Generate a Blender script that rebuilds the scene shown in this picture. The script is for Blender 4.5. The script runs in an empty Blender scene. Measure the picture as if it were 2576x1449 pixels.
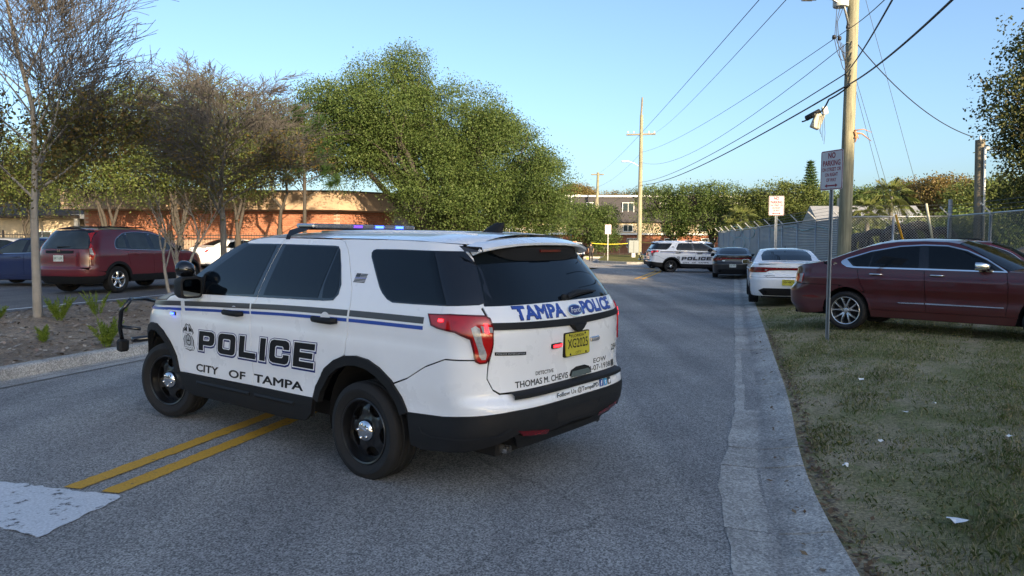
import bpy, math, random
import numpy as np
from mathutils import Vector, Matrix
from mathutils.geometry import delaunay_2d_cdt
sc = bpy.context.scene
COL = sc.collection
PI = math.pi
R = math.radians
# ------------------------------------------------------------------ camera
CAM_H, CAM_PITCH, CAM_ROLL = 1.747, 0.0627, R(0.2)
FPX, PCX, PCY = 1852.8, 1288.0, 724.5          # in a 2576 x 1449 frame
_cp, _sp, _cr, _sr = math.cos(CAM_PITCH), math.sin(CAM_PITCH), math.cos(CAM_ROLL), math.sin(CAM_ROLL)
_F = Vector((0, _cp, -_sp)); _U = Vector((0, _sp, _cp)); _Rt = Vector((1, 0, 0))
_R2 = _Rt*_cr + _U*_sr; _U2 = _U*_cr - _Rt*_sr
cam_d = bpy.data.cameras.new('camera'); cam = bpy.data.objects.new('camera', cam_d); COL.objects.link(cam)
cam_d.sensor_width = 36.0; cam_d.lens = FPX/2576*36.0; cam_d.clip_start = 0.05; cam_d.clip_end = 3000
_m = Matrix((( _R2.x, _U2.x, -_F.x, 0), (_R2.y, _U2.y, -_F.y, 0), (_R2.z, _U2.z, -_F.z, CAM_H), (0, 0, 0, 1)))
cam.matrix_world = _m
sc.camera = cam
# ------------------------------------------------------------------ sky, sun, exposure
SUN_AZ, SUN_EL = 28.0, 15.0        # azimuth: degrees from straight behind the camera towards the right
world = bpy.data.worlds.new('World'); sc.world = world; world.use_nodes = True
nt = world.node_tree; nt.nodes.clear()
sky = nt.nodes.new('ShaderNodeTexSky'); sky.sky_type = 'NISHITA'; sky.sun_disc = False
sky.sun_elevation = R(SUN_EL); sky.altitude = 10; sky.air_density = 0.85; sky.dust_density = 2.6; sky.ozone_density = 4.5
_to = Vector((math.sin(R(SUN_AZ))*math.cos(R(SUN_EL)), -math.cos(R(SUN_AZ))*math.cos(R(SUN_EL)), math.sin(R(SUN_EL))))
sky.sun_rotation = math.atan2(_to.x, _to.y)
bg = nt.nodes.new('ShaderNodeBackground'); bg.inputs[1].default_value = 0.15
wo = nt.nodes.new('ShaderNodeOutputWorld')
nt.links.new(sky.outputs[0], bg.inputs[0]); nt.links.new(bg.outputs[0], wo.inputs[0])
sd = bpy.data.lights.new('sun', 'SUN'); sd.energy = 4.8; sd.angle = R(0.5); sd.color = (1.0, 0.85, 0.66)
sun = bpy.data.objects.new('sun', sd); COL.objects.link(sun)
sun.rotation_euler = (-_to).to_track_quat('-Z', 'Y').to_euler()
sc.view_settings.view_transform = 'Standard'; sc.view_settings.look = 'None'
sc.view_settings.exposure = 1.33; sc.view_settings.gamma = 1.0; sc.view_settings.use_curve_mapping = False
sc.view_settings.use_white_balance = True; sc.view_settings.white_balance_temperature = 7950; sc.view_settings.white_balance_tint = 9.0
sc.cycles.max_bounces = 6; sc.cycles.transparent_max_bounces = 16; sc.cycles.use_denoising = True
sc.cycles.sample_clamp_indirect = 6.0
# ------------------------------------------------------------------ pixel helpers (2576 px frame) -> real points
def ray(u, v):
    d = _F + _R2*((u-PCX)/FPX) - _U2*((v-PCY)/FPX)
    return d
def at(u, v, Y):
    d = ray(u, v); return Vector((0, 0, CAM_H)) + d*(Y/d.y)
def gnd(u, v, z=0.0):
    d = ray(u, v); return Vector((0, 0, CAM_H)) + d*((z-CAM_H)/d.z)
def sstep(t):
    t = min(1.0, max(0.0, t)); return t*t*(3-2*t)
def gz(x, y): return -0.10*sstep((y-42)/28.0)
# road frame: s along the road, t to its right
RD = Vector((math.sin(R(16.7)), math.cos(R(16.7)), 0)); RN = Vector((RD.y, -RD.x, 0))
def rp(s, t, z=0.0): p = RD*s + RN*t; return Vector((p.x, p.y, z))
# ------------------------------------------------------------------ materials
def newmat(name):
    m = bpy.data.materials.new(name); m.use_nodes = True
    n = m.node_tree.nodes; b = n['Principled BSDF']
    return m, m.node_tree, n, m.node_tree.links, b
def setp(b, **k):
    al = {'rough': 'Roughness', 'metal': 'Metallic', 'coat': 'Coat Weight', 'coatr': 'Coat Roughness', 'spec': 'Specular IOR Level', 'alpha': 'Alpha', 'ior': 'IOR', 'trans': 'Transmission Weight'}
    for kk, v in k.items(): b.inputs[al[kk]].default_value = v
def simple(name, col, rough=0.5, var=0.08, scale=8.0, bump=0.0, bscale=60.0, emit=None, estr=1.0, coords='Object', **k):
    """principled material with a little noise in colour (and optional bump)"""
    m, t, n, l, b = newmat(name)
    setp(b, rough=rough, **k)
    tc = n.new('ShaderNodeTexCoord')
    nz = n.new('ShaderNodeTexNoise'); nz.inputs['Scale'].default_value = scale; nz.inputs['Detail'].default_value = 4
    l.new(tc.outputs[coords], nz.inputs['Vector'])
    mx = n.new('ShaderNodeMix'); mx.data_type = 'RGBA'
    mx.inputs['A'].default_value = (*[c*(1-var) for c in col], 1); mx.inputs['B'].default_value = (*[min(1, c*(1+var)) for c in col], 1)
    l.new(nz.outputs['Fac'], mx.inputs['Factor']); l.new(mx.outputs['Result'], b.inputs['Base Color'])
    if bump > 0:
        n2 = n.new('ShaderNodeTexNoise'); n2.inputs['Scale'].default_value = bscale; n2.inputs['Detail'].default_value = 5
        l.new(tc.outputs[coords], n2.inputs['Vector'])
        bp = n.new('ShaderNodeBump'); bp.inputs['Strength'].default_value = bump; bp.inputs['Distance'].default_value = 0.02
        l.new(n2.outputs['Fac'], bp.inputs['Height']); l.new(bp.outputs['Normal'], b.inputs['Normal'])
    if emit:
        b.inputs['Emission Color'].default_value = (*emit, 1); b.inputs['Emission Strength'].default_value = estr
    return m
def ramp2(n, l, src, p0, c0, p1, c1):
    r = n.new('ShaderNodeValToRGB'); e = r.color_ramp.elements
    e[0].position, e[0].color = p0, (*c0, 1); e[1].position, e[1].color = p1, (*c1, 1)
    l.new(src, r.inputs['Fac']); return r
def mixc(n, l, fac, a, b, mode='MIX'):
    x = n.new('ShaderNodeMix'); x.data_type = 'RGBA'; x.blend_type = mode
    for s, v in (('Factor', fac), ('A', a), ('B', b)):
        if isinstance(v, (int, float)): x.inputs[s].default_value = v
        elif isinstance(v, tuple): x.inputs[s].default_value = (*v, 1)
        else: l.new(v, x.inputs[s])
    return x.outputs['Result']
def noise(n, l, vec, scale, detail=4, rough=0.55):
    z = n.new('ShaderNodeTexNoise'); z.inputs['Scale'].default_value = scale; z.inputs['Detail'].default_value = detail; z.inputs['Roughness'].default_value = rough
    l.new(vec, z.inputs['Vector']); return z
def carpaint(name, col, rough=0.25, metal=0.0, dirt=0.05):
    m, t, n, l, b = newmat(name)
    tc = n.new('ShaderNodeTexCoord')
    nz = noise(n, l, tc.outputs['Object'], 2.2, 6, 0.65)
    r = ramp2(n, l, nz.outputs['Fac'], 0.42, (0, 0, 0), 0.75, (1, 1, 1))
    c = mixc(n, l, r.outputs['Color'], tuple(col), tuple(x*(1-dirt)+0.10*dirt for x in col))
    # road film low on the body
    sp = n.new('ShaderNodeSeparateXYZ'); l.new(tc.outputs['Object'], sp.inputs[0])
    mr = n.new('ShaderNodeMapRange'); mr.inputs[1].default_value = 0.75; mr.inputs[2].default_value = 0.25; mr.inputs[3].default_value = 0.0; mr.inputs[4].default_value = 0.25
    l.new(sp.outputs[2], mr.inputs[0])
    c = mixc(n, l, mr.outputs[0], c, tuple(x*0.7+0.05 for x in col))
    l.new(c, b.inputs['Base Color'])
    rr = n.new('ShaderNodeMapRange'); rr.inputs[3].default_value = rough*0.8; rr.inputs[4].default_value = rough*1.5
    l.new(nz.outputs['Fac'], rr.inputs[0]); l.new(rr.outputs[0], b.inputs['Roughness'])
    setp(b, metal=metal, coat=0.8, coatr=0.03)
    return m
M = {}
M['white'] = carpaint('white_paint', (0.83, 0.84, 0.86))
M['maroon'] = carpaint('maroon_paint', (0.13, 0.005, 0.012), 0.3, 0.0)
M['burgundy'] = carpaint('burgundy_paint', (0.062, 0.0022, 0.0042), 0.3, 0.0)
M['black_paint'] = carpaint('black_paint', (0.008, 0.008, 0.009), 0.3, 0.0, 0.2)
M['blue_paint'] = carpaint('blue_paint', (0.006, 0.02, 0.085), 0.3, 0.1)
M['red_paint'] = carpaint('red_paint', (0.35, 0.012, 0.012), 0.3, 0.1)
M['silver_paint'] = carpaint('silver_paint', (0.45, 0.46, 0.47), 0.35, 0.6)
M['plastic'] = simple('black_plastic', (0.010, 0.0105, 0.012), 0.62, 0.2, 14, 0.12, 300, spec=0.3)
M['inner'] = simple('dark_inner', (0.006, 0.006, 0.007), 0.9, 0.2)
M['gloss'] = simple('gloss_black', (0.006, 0.006, 0.007), 0.12, 0.1, coat=0.6)
M['rubber'] = simple('tyre_rubber', (0.008, 0.008, 0.009), 0.8, 0.35, 10, 0.25, 120)
M['steel_black'] = simple('black_steel', (0.008, 0.008, 0.009), 0.28, 0.2, coat=0.5)
M['chrome'] = simple('chrome', (0.78, 0.78, 0.79), 0.09, 0.05, metal=1.0)
M['alloy'] = simple('alloy', (0.62, 0.62, 0.63), 0.25, 0.06, metal=0.9)
M['glass'] = simple('tinted_glass', (0.004, 0.007, 0.010), 0.02, 0.1, spec=0.35)
M['glass_light'] = simple('clear_car_glass', (0.035, 0.047, 0.050), 0.03, 0.5, 3.0, spec=0.6)
M['redlens'] = simple('red_lens', (0.42, 0.006, 0.008), 0.12, 0.3, 20, coat=0.4)
M['darkred'] = simple('dark_red_lens', (0.10, 0.004, 0.007), 0.15, 0.3, 20)
M['clearlens'] = simple('clear_lens', (0.30, 0.30, 0.31), 0.18, 0.5, 60, coat=0.5)
M['orange_lens'] = simple('orange_lens', (0.6, 0.16, 0.02), 0.1, 0.2, coat=1.0)
M['redlit'] = simple('lit_red_led', (0.6, 0.02, 0.02), 0.2, emit=(1.0, 0.02, 0.035), estr=2.6)
M['bluelit'] = simple('lit_blue_led', (0.05, 0.1, 0.8), 0.2, emit=(0.004, 0.035, 1.0), estr=9.0)
M['pinklit'] = simple('lit_red_white_led', (0.8, 0.3, 0.2), 0.2, emit=(1.0, 0.25, 0.12), estr=4.0)
M['violetlit'] = simple('lit_violet_led', (0.2, 0.1, 0.8), 0.2, emit=(0.12, 0.03, 1.0), estr=0.9)
M['bluelit2'] = simple('lit_blue_led_far', (0.05, 0.2, 0.9), 0.2, emit=(0.01, 0.10, 1.0), estr=4.0)
M['decal_grey'] = simple('grey_stripe_vinyl', (0.060, 0.063, 0.070), 0.3, 0.08, spec=0.35)
M['decal_blue'] = simple('blue_stripe_vinyl', (0.018, 0.07, 0.34), 0.3, 0.08, spec=0.35)
M['decal_navy'] = simple('navy_vinyl', (0.010, 0.024, 0.15), 0.3, 0.08, spec=0.35)
M['decal_black'] = simple('black_vinyl', (0.008, 0.008, 0.009), 0.35, 0.15, spec=0.35)
M['decal_white'] = simple('white_vinyl', (0.78, 0.79, 0.81), 0.3, 0.03, spec=0.35)
M['decal_silver'] = simple('silver_print', (0.42, 0.44, 0.46), 0.3, 0.05)
M['plate_yellow'] = simple('yellow_plate', (0.50, 0.44, 0.045), 0.4, 0.12, 25)
M['plate_white'] = simple('white_plate', (0.62, 0.64, 0.60), 0.4, 0.1, 25)
M['plate_green'] = simple('plate_green', (0.03, 0.14, 0.06), 0.4)
M['lightbar'] = simple('clear_lightbar_lens', (0.20, 0.21, 0.23), 0.12, 0.75, 90, coat=1.0, metal=0.3)
M['mirror'] = simple('mirror_glass', (0.10, 0.12, 0.13), 0.03, 0.05, metal=1.0)
M['cyan'] = simple('cyan_print', (0.05, 0.33, 0.62), 0.4)
M['fbblue'] = simple('blue_print', (0.03, 0.08, 0.30), 0.4)
# ------------------------------------------------------------------ objects and meshes
def tag(o, label=None, cat=None, group=None, kind=None):
    if label: o['label'] = label
    if cat: o['category'] = cat
    if group: o['group'] = group
    if kind: o['kind'] = kind
    return o
def link(name, data, parent=None):
    o = bpy.data.objects.new(name, data); COL.objects.link(o)
    if parent is not None: o.parent = parent
    return o
def empty(name, loc=(0, 0, 0), rz=0.0, label=None, cat=None, group=None):
    o = link(name, None); o.location = loc; o.rotation_euler = (0, 0, rz); o.empty_display_size = 0.2
    return tag(o, label, cat, group)
def qmesh(name, V, F, mat, parent=None, smooth=False, normals=None):
    """V: n x 3, F: array m x k or list of tuples"""
    me = bpy.data.meshes.new(name)
    V = np.asarray(V, dtype=np.float32).reshape(-1, 3)
    if isinstance(F, np.ndarray):
        k = F.shape[1]; nf = F.shape[0]
        me.vertices.add(len(V)); me.vertices.foreach_set('co', V.ravel())
        me.loops.add(nf*k); me.loops.foreach_set('vertex_index', F.astype(np.int32).ravel())
        me.polygons.add(nf); me.polygons.foreach_set('loop_start', np.arange(0, nf*k, k, dtype=np.int32))
        me.update(calc_edges=True)
    else:
        me.from_pydata([tuple(map(float, v)) for v in V], [], F)
    if smooth: me.polygons.foreach_set('use_smooth', np.ones(len(me.polygons), dtype=bool))
    me.update(); me.validate()
    if normals is not None and len(normals) == len(me.vertices):
        me.normals_split_custom_set_from_vertices([tuple(map(float, q)) for q in normals])
    if mat is not None:
        for mm in (mat if isinstance(mat, (list, tuple)) else [mat]): me.materials.append(mm)
    return link(name, me, parent)
class MB:
    def __init__(s): s.v = []; s.f = []
    def add(s, V, F):
        o = len(s.v); s.v += [tuple(p) for p in V]; s.f += [tuple(o+i for i in f) for f in F]; return s
    def box(s, c, d, rot=None, bev=0.0):
        x, y, z = d[0]/2, d[1]/2, d[2]/2
        if bev <= 0:
            V = [(a*x, b*y, e*z) for e in (-1, 1) for b in (-1, 1) for a in (-1, 1)]
            F = [(0, 2, 3, 1), (4, 5, 7, 6), (0, 1, 5, 4), (2, 6, 7, 3), (0, 4, 6, 2), (1, 3, 7, 5)]
        else:
            b_ = min(bev, x, y, z)*0.999; V = []; F = []
            ring = lambda i, zz: [(-x+i, -y+b_, zz), (-x+b_, -y+i, zz), (x-b_, -y+i, zz), (x-i, -y+b_, zz), (x-i, y-b_, zz), (x-b_, y-i, zz), (-x+b_, y-i, zz), (-x+i, y-b_, zz)]
            V += [(-x+b_, -y+b_, -z), (x-b_, -y+b_, -z), (x-b_, y-b_, -z), (-x+b_, y-b_, -z)]
            V += ring(0, -z+b_); V += ring(0, z-b_)
            V += [(-x+b_, -y+b_, z), (x-b_, -y+b_, z), (x-b_, y-b_, z), (-x+b_, y-b_, z)]
            F.append((3, 2, 1, 0)); F.append((20, 21, 22, 23))
            for i in range(8): F.append((4+i, 4+(i+1) % 8, 12+(i+1) % 8, 12+i))
            c4 = [0, 0, 1, 1, 2, 2, 3, 3]
            for i in range(8):
                a, b2 = c4[i], c4[(i+1) % 8]
                if a == b2:
                    F.append((a, 4+(i+1) % 8, 4+i)); F.append((20+a, 12+i, 12+(i+1) % 8))
                else:
                    F.append((a, b2, 4+(i+1) % 8, 4+i)); F.append((20+a, 12+i, 12+(i+1) % 8, 20+b2))
        if rot is not None: V = [rot @ Vector(p) for p in V]
        return s.add([(p[0]+c[0], p[1]+c[1], p[2]+c[2]) for p in V], F)
    def tube(s, pts, r, n=8, cap=True):
        pts = [Vector(p) for p in pts]; N = len(pts)
        rs = r if isinstance(r, (list, tuple)) else [r]*N
        V = []; F = []; up = None
        for i, p in enumerate(pts):
            d = (pts[min(i+1, N-1)]-pts[max(i-1, 0)])
            if d.length < 1e-9: d = Vector((0, 0, 1))
            d.normalize()
            if up is None:
                up = Vector((0, 0, 1)) if abs(d.z) < 0.9 else Vector((1, 0, 0))
            a = up - d*up.dot(d)
            if a.length < 1e-6: a = d.orthogonal()
            a.normalize(); b = d.cross(a); up = a
            for k in range(n):
                t = 2*PI*k/n; V.append(p + (a*math.cos(t)+b*math.sin(t))*rs[i])
        for i in range(N-1):
            for k in range(n):
                F.append((i*n+k, i*n+(k+1) % n, (i+1)*n+(k+1) % n, (i+1)*n+k))
        if cap: F.append(tuple(range(n-1, -1, -1))); F.append(tuple((N-1)*n+k for k in range(n)))
        return s.add(V, F)
    def lathe(s, prof, n=32, axis='y', c=(0, 0, 0), close=False):
        """prof: list of (radius, h) along axis"""
        V = []; F = []; P = len(prof)
        for k in range(n):
            t = 2*PI*k/n; ct, st = math.cos(t), math.sin(t)
            for r, h in prof:
                if axis == 'y': q = (r*ct, h, r*st)
                elif axis == 'z': q = (r*ct, r*st, h)
                else: q = (h, r*ct, r*st)
                V.append((q[0]+c[0], q[1]+c[1], q[2]+c[2]))
        for k in range(n):
            for j in range(P-1 if not close else P):
                j2 = (j+1) % P
                F.append((k*P+j, k*P+j2, ((k+1) % n)*P+j2, ((k+1) % n)*P+j))
        return s.add(V, F)
    def prism(s, poly, h0, h1, axis='y'):
        n = len(poly); V = []
        for h in (h0, h1):
            for a, b in poly:
                V.append((a, h, b) if axis == 'y' else ((a, b, h) if axis == 'z' else (h, a, b)))
        F = [tuple(range(n-1, -1, -1)), tuple(range(n, 2*n))] + [(i, (i+1) % n, n+(i+1) % n, n+i) for i in range(n)]
        return s.add(V, F)
    def build(s, name, mat, parent=None, smooth=False, auto=None):
        o = qmesh(name, s.v, s.f, mat, parent, smooth)
        if auto is not None and smooth:
            try: o.data.set_sharp_from_angle(angle=R(auto))
            except Exception: pass
        return o
def copy_tree(o, parent=None):
    c = o.copy(); COL.objects.link(c); c.parent = parent
    for ch in list(o.children): copy_tree(ch, c)
    return c
# ------------------------------------------------------------------ 2D meshing
def dens(loop, step):
    out = []
    for i in range(len(loop)):
        a = np.array(loop[i], float); b = np.array(loop[(i+1) % len(loop)], float)
        n = max(1, int(math.ceil(np.linalg.norm(b-a)/step)))
        for k in range(n): out.append(tuple(a+(b-a)*k/n))
    return out
def loops_pe(loops):
    P = []; E = []
    for lp in loops:
        o = len(P); P += lp; E += [(o+i, o+(i+1) % len(lp)) for i in range(len(lp))]
    return P, E
def inside(Q, P, E):
    Q = np.asarray(Q); P = np.asarray(P); E = np.asarray(E)
    A = P[E[:, 0]]; B = P[E[:, 1]]
    r = np.zeros(len(Q), bool)
    for i0 in range(0, len(Q), 4000):
        q = Q[i0:i0+4000]
        y = q[:, 1][:, None]
        c = (A[:, 1][None] > y) != (B[:, 1][None] > y)
        dy = B[:, 1]-A[:, 1]; dy = np.where(np.abs(dy) < 1e-12, 1e-12, dy)
        xi = A[:, 0][None]+(y-A[:, 1][None])*((B[:, 0]-A[:, 0])/dy)[None]
        r[i0:i0+4000] = (np.sum(c & (q[:, 0][:, None] < xi), axis=1) % 2) == 1
    return r
def tri2d(P, E, step):
    P = [(float(a), float(b)) for a, b in P]
    A = np.array(P); lo = A.min(0); hi = A.max(0)
    G = []
    if step:
        gx = np.arange(lo[0]+step*0.5, hi[0], step); gy = np.arange(lo[1]+step*0.5, hi[1], step)
        if len(gx) and len(gy):
            g = np.stack(np.meshgrid(gx, gy), -1).reshape(-1, 2)
            g = g[inside(g, A, E)]
            if len(g):
                keep = np.ones(len(g), bool)
                for i0 in range(0, len(g), 2000):
                    d = ((g[i0:i0+2000, None, :]-A[None])**2).sum(-1).min(1); keep[i0:i0+2000] = d > (0.45*step)**2
                G = g[keep].tolist()
    pts = [Vector(p) for p in P]+[Vector(p) for p in G]
    v, e, f, *_ = delaunay_2d_cdt(pts, [tuple(map(int, x)) for x in E], [], 0, 1e-7)
    v = np.array([tuple(p) for p in v]); f = np.array([t for t in f if len(t) == 3], int)
    cen = v[f].mean(1); f = f[inside(cen, A, E)]
    a, b, c = v[f[:, 0]], v[f[:, 1]], v[f[:, 2]]
    ar = (b[:, 0]-a[:, 0])*(c[:, 1]-a[:, 1])-(b[:, 1]-a[:, 1])*(c[:, 0]-a[:, 0])
    f = np.where((ar < 0)[:, None], f[:, ::-1], f); f = f[np.abs(ar) > 1e-10]
    used, inv = np.unique(f.ravel(), return_inverse=True)
    return v[used], inv.reshape(-1, 3)
def bedges(F):
    c = {}
    for t in F:
        for i in range(3):
            a, b = int(t[i]), int(t[(i+1) % 3]); k = (min(a, b), max(a, b)); c.setdefault(k, []).append((a, b))
    return [x[0] for x in c.values() if len(x) == 1]
_tc = {}
def text_pe(s, bold=0.0, res=3):
    """outline points and edges of a string, cap height about 0.7"""
    k = (s, bold)
    if k in _tc: return _tc[k]
    cu = bpy.data.curves.new('t', 'FONT'); cu.body = s; cu.offset = bold; cu.resolution_u = res; cu.fill_mode = 'FRONT'
    o = bpy.data.objects.new('t', cu); COL.objects.link(o)
    dg = bpy.context.evaluated_depsgraph_get(); ev = o.evaluated_get(dg); me = ev.to_mesh()
    V = np.array([tuple(v.co) for v in me.vertices])[:, :2]; cnt = {}
    for p in me.polygons:
        vs = list(p.vertices)
        for i in range(len(vs)):
            a, b = vs[i], vs[(i+1) % len(vs)]; kk = (min(a, b), max(a, b)); cnt[kk] = cnt.get(kk, 0)+1
    E = [kk for kk, n in cnt.items() if n == 1]
    ev.to_mesh_clear(); bpy.data.objects.remove(o); bpy.data.curves.remove(cu)
    used = sorted({i for e in E for i in e}); mp = {u: i for i, u in enumerate(used)}
    V = V[used]; E = [(mp[a], mp[b]) for a, b in E]
    V = V - np.array([V[:, 0].min(), 0])
    _tc[k] = (V, E); return V, E
def flat_text(name, s, w, h, mat, parent, fn, bold=0.0, shear=0.0, step=None):
    """text w wide and h high (cap height); fn maps (tx 0..w, ty 0..h) arrays to 3D"""
    V, E = text_pe(s, bold)
    y0, y1 = V[:, 1].min(), V[:, 1].max()
    q = np.stack([V[:, 0]/V[:, 0].max()*w, (V[:, 1]-y0)/(y1-y0)*h], 1); q[:, 0] += shear*q[:, 1]
    p, f = tri2d(q, E, step)
    X = fn(p[:, 0], p[:, 1])
    return qmesh(name, X, f, mat, parent)
# ================================================================== vehicles
def pchip(xs, ys):
    xs = np.array(xs, float); ys = np.array(ys, float); o = np.argsort(xs); xs, ys = xs[o], ys[o]
    h = np.diff(xs); d = np.diff(ys)/h; m = np.zeros_like(xs)
    for i in range(1, len(xs)-1):
        if d[i-1]*d[i] > 0:
            w1 = 2*h[i]+h[i-1]; w2 = h[i]+2*h[i-1]; m[i] = (w1+w2)/(w1/d[i-1]+w2/d[i])
    m[0], m[-1] = d[0], d[-1]
    def f(x):
        x = np.clip(np.asarray(x, float), xs[0], xs[-1]); i = np.clip(np.searchsorted(xs, x)-1, 0, len(xs)-2)
        t = (x-xs[i])/h[i]
        return (2*t**3-3*t**2+1)*ys[i]+(t**3-2*t**2+t)*h[i]*m[i]+(-2*t**3+3*t**2)*ys[i+1]+(t**3-t**2)*h[i]*m[i+1]
    return f
class Body:
    """side wrap surface of a vehicle; x forward from the rear axle, y left, z up"""
    def __init__(s, S, xr, xf, rr=(0.42, 4.5), rf=(0.95, 2.6)):
        s.S = pchip(*zip(*S)); s.xr = pchip(*zip(*xr)); s.xf = pchip(*zip(*xf)); s.rr = rr; s.rf = rf
    def par(s, k, p):
        if k in 'RF': return (p[-2], p[-1])
        sg = 1 if k == 'r' else -1
        rx, n = s.rr if k == 'r' else s.rf
        z = p[-1]; e = float(s.xr(z) if k == 'r' else s.xf(z)); xa = e+sg*rx
        if p[0] == 'y':
            W = float(s.S(z)); th = math.acos(min(1, (abs(p[1])/W)**(n/2))); return (-rx*th, z)
        q = sg*(p[0]-xa)
        if q >= 0: return (q, z)
        return (-rx*math.asin(min(1.0, -q/rx)), z)
    def pos(s, k, a, z):
        a = np.asarray(a, float); z = np.asarray(z, float); W = s.S(z)
        rx, n = s.rr if k in 'rR' else s.rf; sg = 1 if k in 'rR' else -1
        xa = (s.xr(z) if k in 'rR' else s.xf(z))+sg*rx
        if k in 'rf':
            th = np.clip(-a/rx, 0, PI/2-1e-9)
            x = np.where(a >= 0, xa+sg*a, xa-sg*rx*np.sin(th)); y = np.where(a >= 0, W, W*np.cos(th)**(2/n))
        else:
            y = a; x = xa-sg*rx*np.sqrt(np.clip(1-(np.abs(a)/W)**n, 0, 1))
        return np.stack([x, y, z], -1)
    def nrm(s, k, a, z):
        e = 2e-3
        du = s.pos(k, a+e, z)-s.pos(k, a-e, z); dv = s.pos(k, a, z+e)-s.pos(k, a, z-e)
        n = np.cross(du, dv); n /= np.maximum(np.linalg.norm(n, axis=1), 1e-12)[:, None]
        ref = np.stack([np.zeros_like(a), np.ones_like(a), np.zeros_like(a)], -1) if k in 'rf' else np.stack([np.full_like(a, -1.0 if k == 'R' else 1.0), np.zeros_like(a), np.zeros_like(a)], -1)
        sgn = np.sign((n*ref).sum(1)); sgn[sgn == 0] = 1
        return n*sgn[:, None]
    def Y(s, x, z):
        x = float(x); z = float(z)
        q, _ = s.par('r', (x, z)) if x < 1.2 else s.par('f', (x, z))
        return float(s.pos('r' if x < 1.2 else 'f', np.array([q]), np.array([z]))[0, 1])
    def emit(s, name, k, P, E, mat, parent, off, step, side, rim, flipin=False):
        p, f = tri2d(P, E, step)
        X = s.pos(k, p[:, 0], p[:, 1]); N = s.nrm(k, p[:, 0], p[:, 1])
        o_ = off(p, X) if callable(off) else off
        X = X+N*(o_ if np.isscalar(o_) else np.asarray(o_)[:, None])
        # winding
        a, b, c = X[f[:, 0]], X[f[:, 1]], X[f[:, 2]]
        w = (np.cross(b-a, c-a)*N[f[:, 0]]).sum(1)
        f = np.where((w < 0)[:, None], f[:, ::-1], f)
        if rim:
            be = np.array(bedges(f)); V2 = []; F2 = []; N2 = []; b0 = len(X)
            A, B = X[be[:, 0]], X[be[:, 1]]; NA, NB = N[be[:, 0]], N[be[:, 1]]
            en = np.cross(B-A, NA); en /= np.maximum(np.linalg.norm(en, axis=1), 1e-9)[:, None]
            V2 = np.concatenate([A, B, B-NB*rim, A-NA*rim]); m = len(be); i = np.arange(m)
            F2 = np.concatenate([np.stack([b0+m+i, b0+i, b0+3*m+i], 1), np.stack([b0+m+i, b0+3*m+i, b0+2*m+i], 1)])
            X = np.concatenate([X, V2]); N = np.concatenate([N, en, en, en, en]); f = np.concatenate([f, F2])
        if side < 0:
            X = X*np.array([1, -1, 1]); N = N*np.array([1, -1, 1]); f = f[:, ::-1].copy()
        return qmesh(name, X, np.ascontiguousarray(f), mat, parent, True, N)
    def patch(s, name, k, loops, mat, parent, off=0.0, step=0.06, sides=(1,), rim=0.0):
        if loops and not isinstance(loops[0], list): loops = [loops]
        L = []
        for lp in loops:
            lp2 = []
            for i in range(len(lp)):      # densify in real space, then to parameters
                a, b = lp[i], lp[(i+1) % len(lp)]
                if a[0] == 'y' or b[0] == 'y': lp2.append(s.par(k, a)); continue
                n = max(1, int(math.ceil(math.hypot(a[0]-b[0], a[1]-b[1])/(step*0.9))))
                for j in range(n): lp2.append(s.par(k, (a[0]+(b[0]-a[0])*j/n, a[1]+(b[1]-a[1])*j/n)))
            L.append(dens(lp2, step))
        P, E = loops_pe(L)
        return [s.emit(name, k, P, E, mat, parent, off, step, sd, rim) for sd in sides]
    def text(s, name, k, string, pa, pb, h, mat, parent, off=0.004, side=1, bold=0.0, shear=0.0):
        """text whose baseline runs from pa to pb (x,z or y,z) with cap height h"""
        V, E = text_pe(string, bold)
        y0, y1 = V[:, 1].min(), V[:, 1].max()
        t = V[:, 0]/V[:, 0].max(); hh = (V[:, 1]-y0)/(y1-y0)*h
        a = pa[0]+(pb[0]-pa[0])*t+shear*hh*np.sign(pb[0]-pa[0]); z = pa[1]+(pb[1]-pa[1])*t+hh
        P = [s.par(k, (aa, zz)) for aa, zz in zip(a, z)]
        return s.emit(name, k, P, E, mat, parent, off, None, side, 0)
def top_strip(body, name, line, crown, bow, mat, parent, inset=0.0, ny=12, off=0.0, p=2.4, kpow=1.0, ylim=None):
    """a skin spanning both sides above the polyline line [(x,z)..]; crown, bow: (start, end) values at the centre"""
    L = [line[0]]
    for a, b in zip(line, line[1:]):
        n = max(1, int(math.hypot(a[0]-b[0], a[1]-b[1])/0.07))
        for k in range(1, n+1): L.append((a[0]+(b[0]-a[0])*k/n, a[1]+(b[1]-a[1])*k/n))
    V = []; F = []; n = len(L)
    ts = np.linspace(-1, 1, 2*ny+1); ts = np.sign(ts)*(1-(1-np.abs(ts))**1.5)
    for i, (x, z) in enumerate(L):
        t = i/(n-1); c = crown[0]+(crown[1]-crown[0])*t; bw = bow[0]+(bow[1]-bow[0])*t
        y = body.Y(x, z)-inset
        if ylim: y = min(y, ylim)
        for q in ts:
            e = 1-abs(q)**p
            V.append((x+bw*(1-q*q), y*q, z+c*e+off))
    m = len(ts)
    for i in range(n-1):
        for j in range(m-1):
            F.append((i*m+j, i*m+j+1, (i+1)*m+j+1, (i+1)*m+j))
    V = np.array(V); F = np.array(F)
    # upward facing
    a, b, c_ = V[F[0, 0]], V[F[0, 1]], V[F[0, 2]]
    if np.cross(b-a, c_-a)[2] < 0: F = F[:, ::-1].copy()
    return qmesh(name, V, F, mat, parent, True)
def arc(cx, cz, r, a0, a1, n=18, ez=1.0):
    return [(cx+r*math.cos(R(a0+(a1-a0)*i/n)), cz+r*ez*math.sin(R(a0+(a1-a0)*i/n))) for i in range(n+1)]
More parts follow.
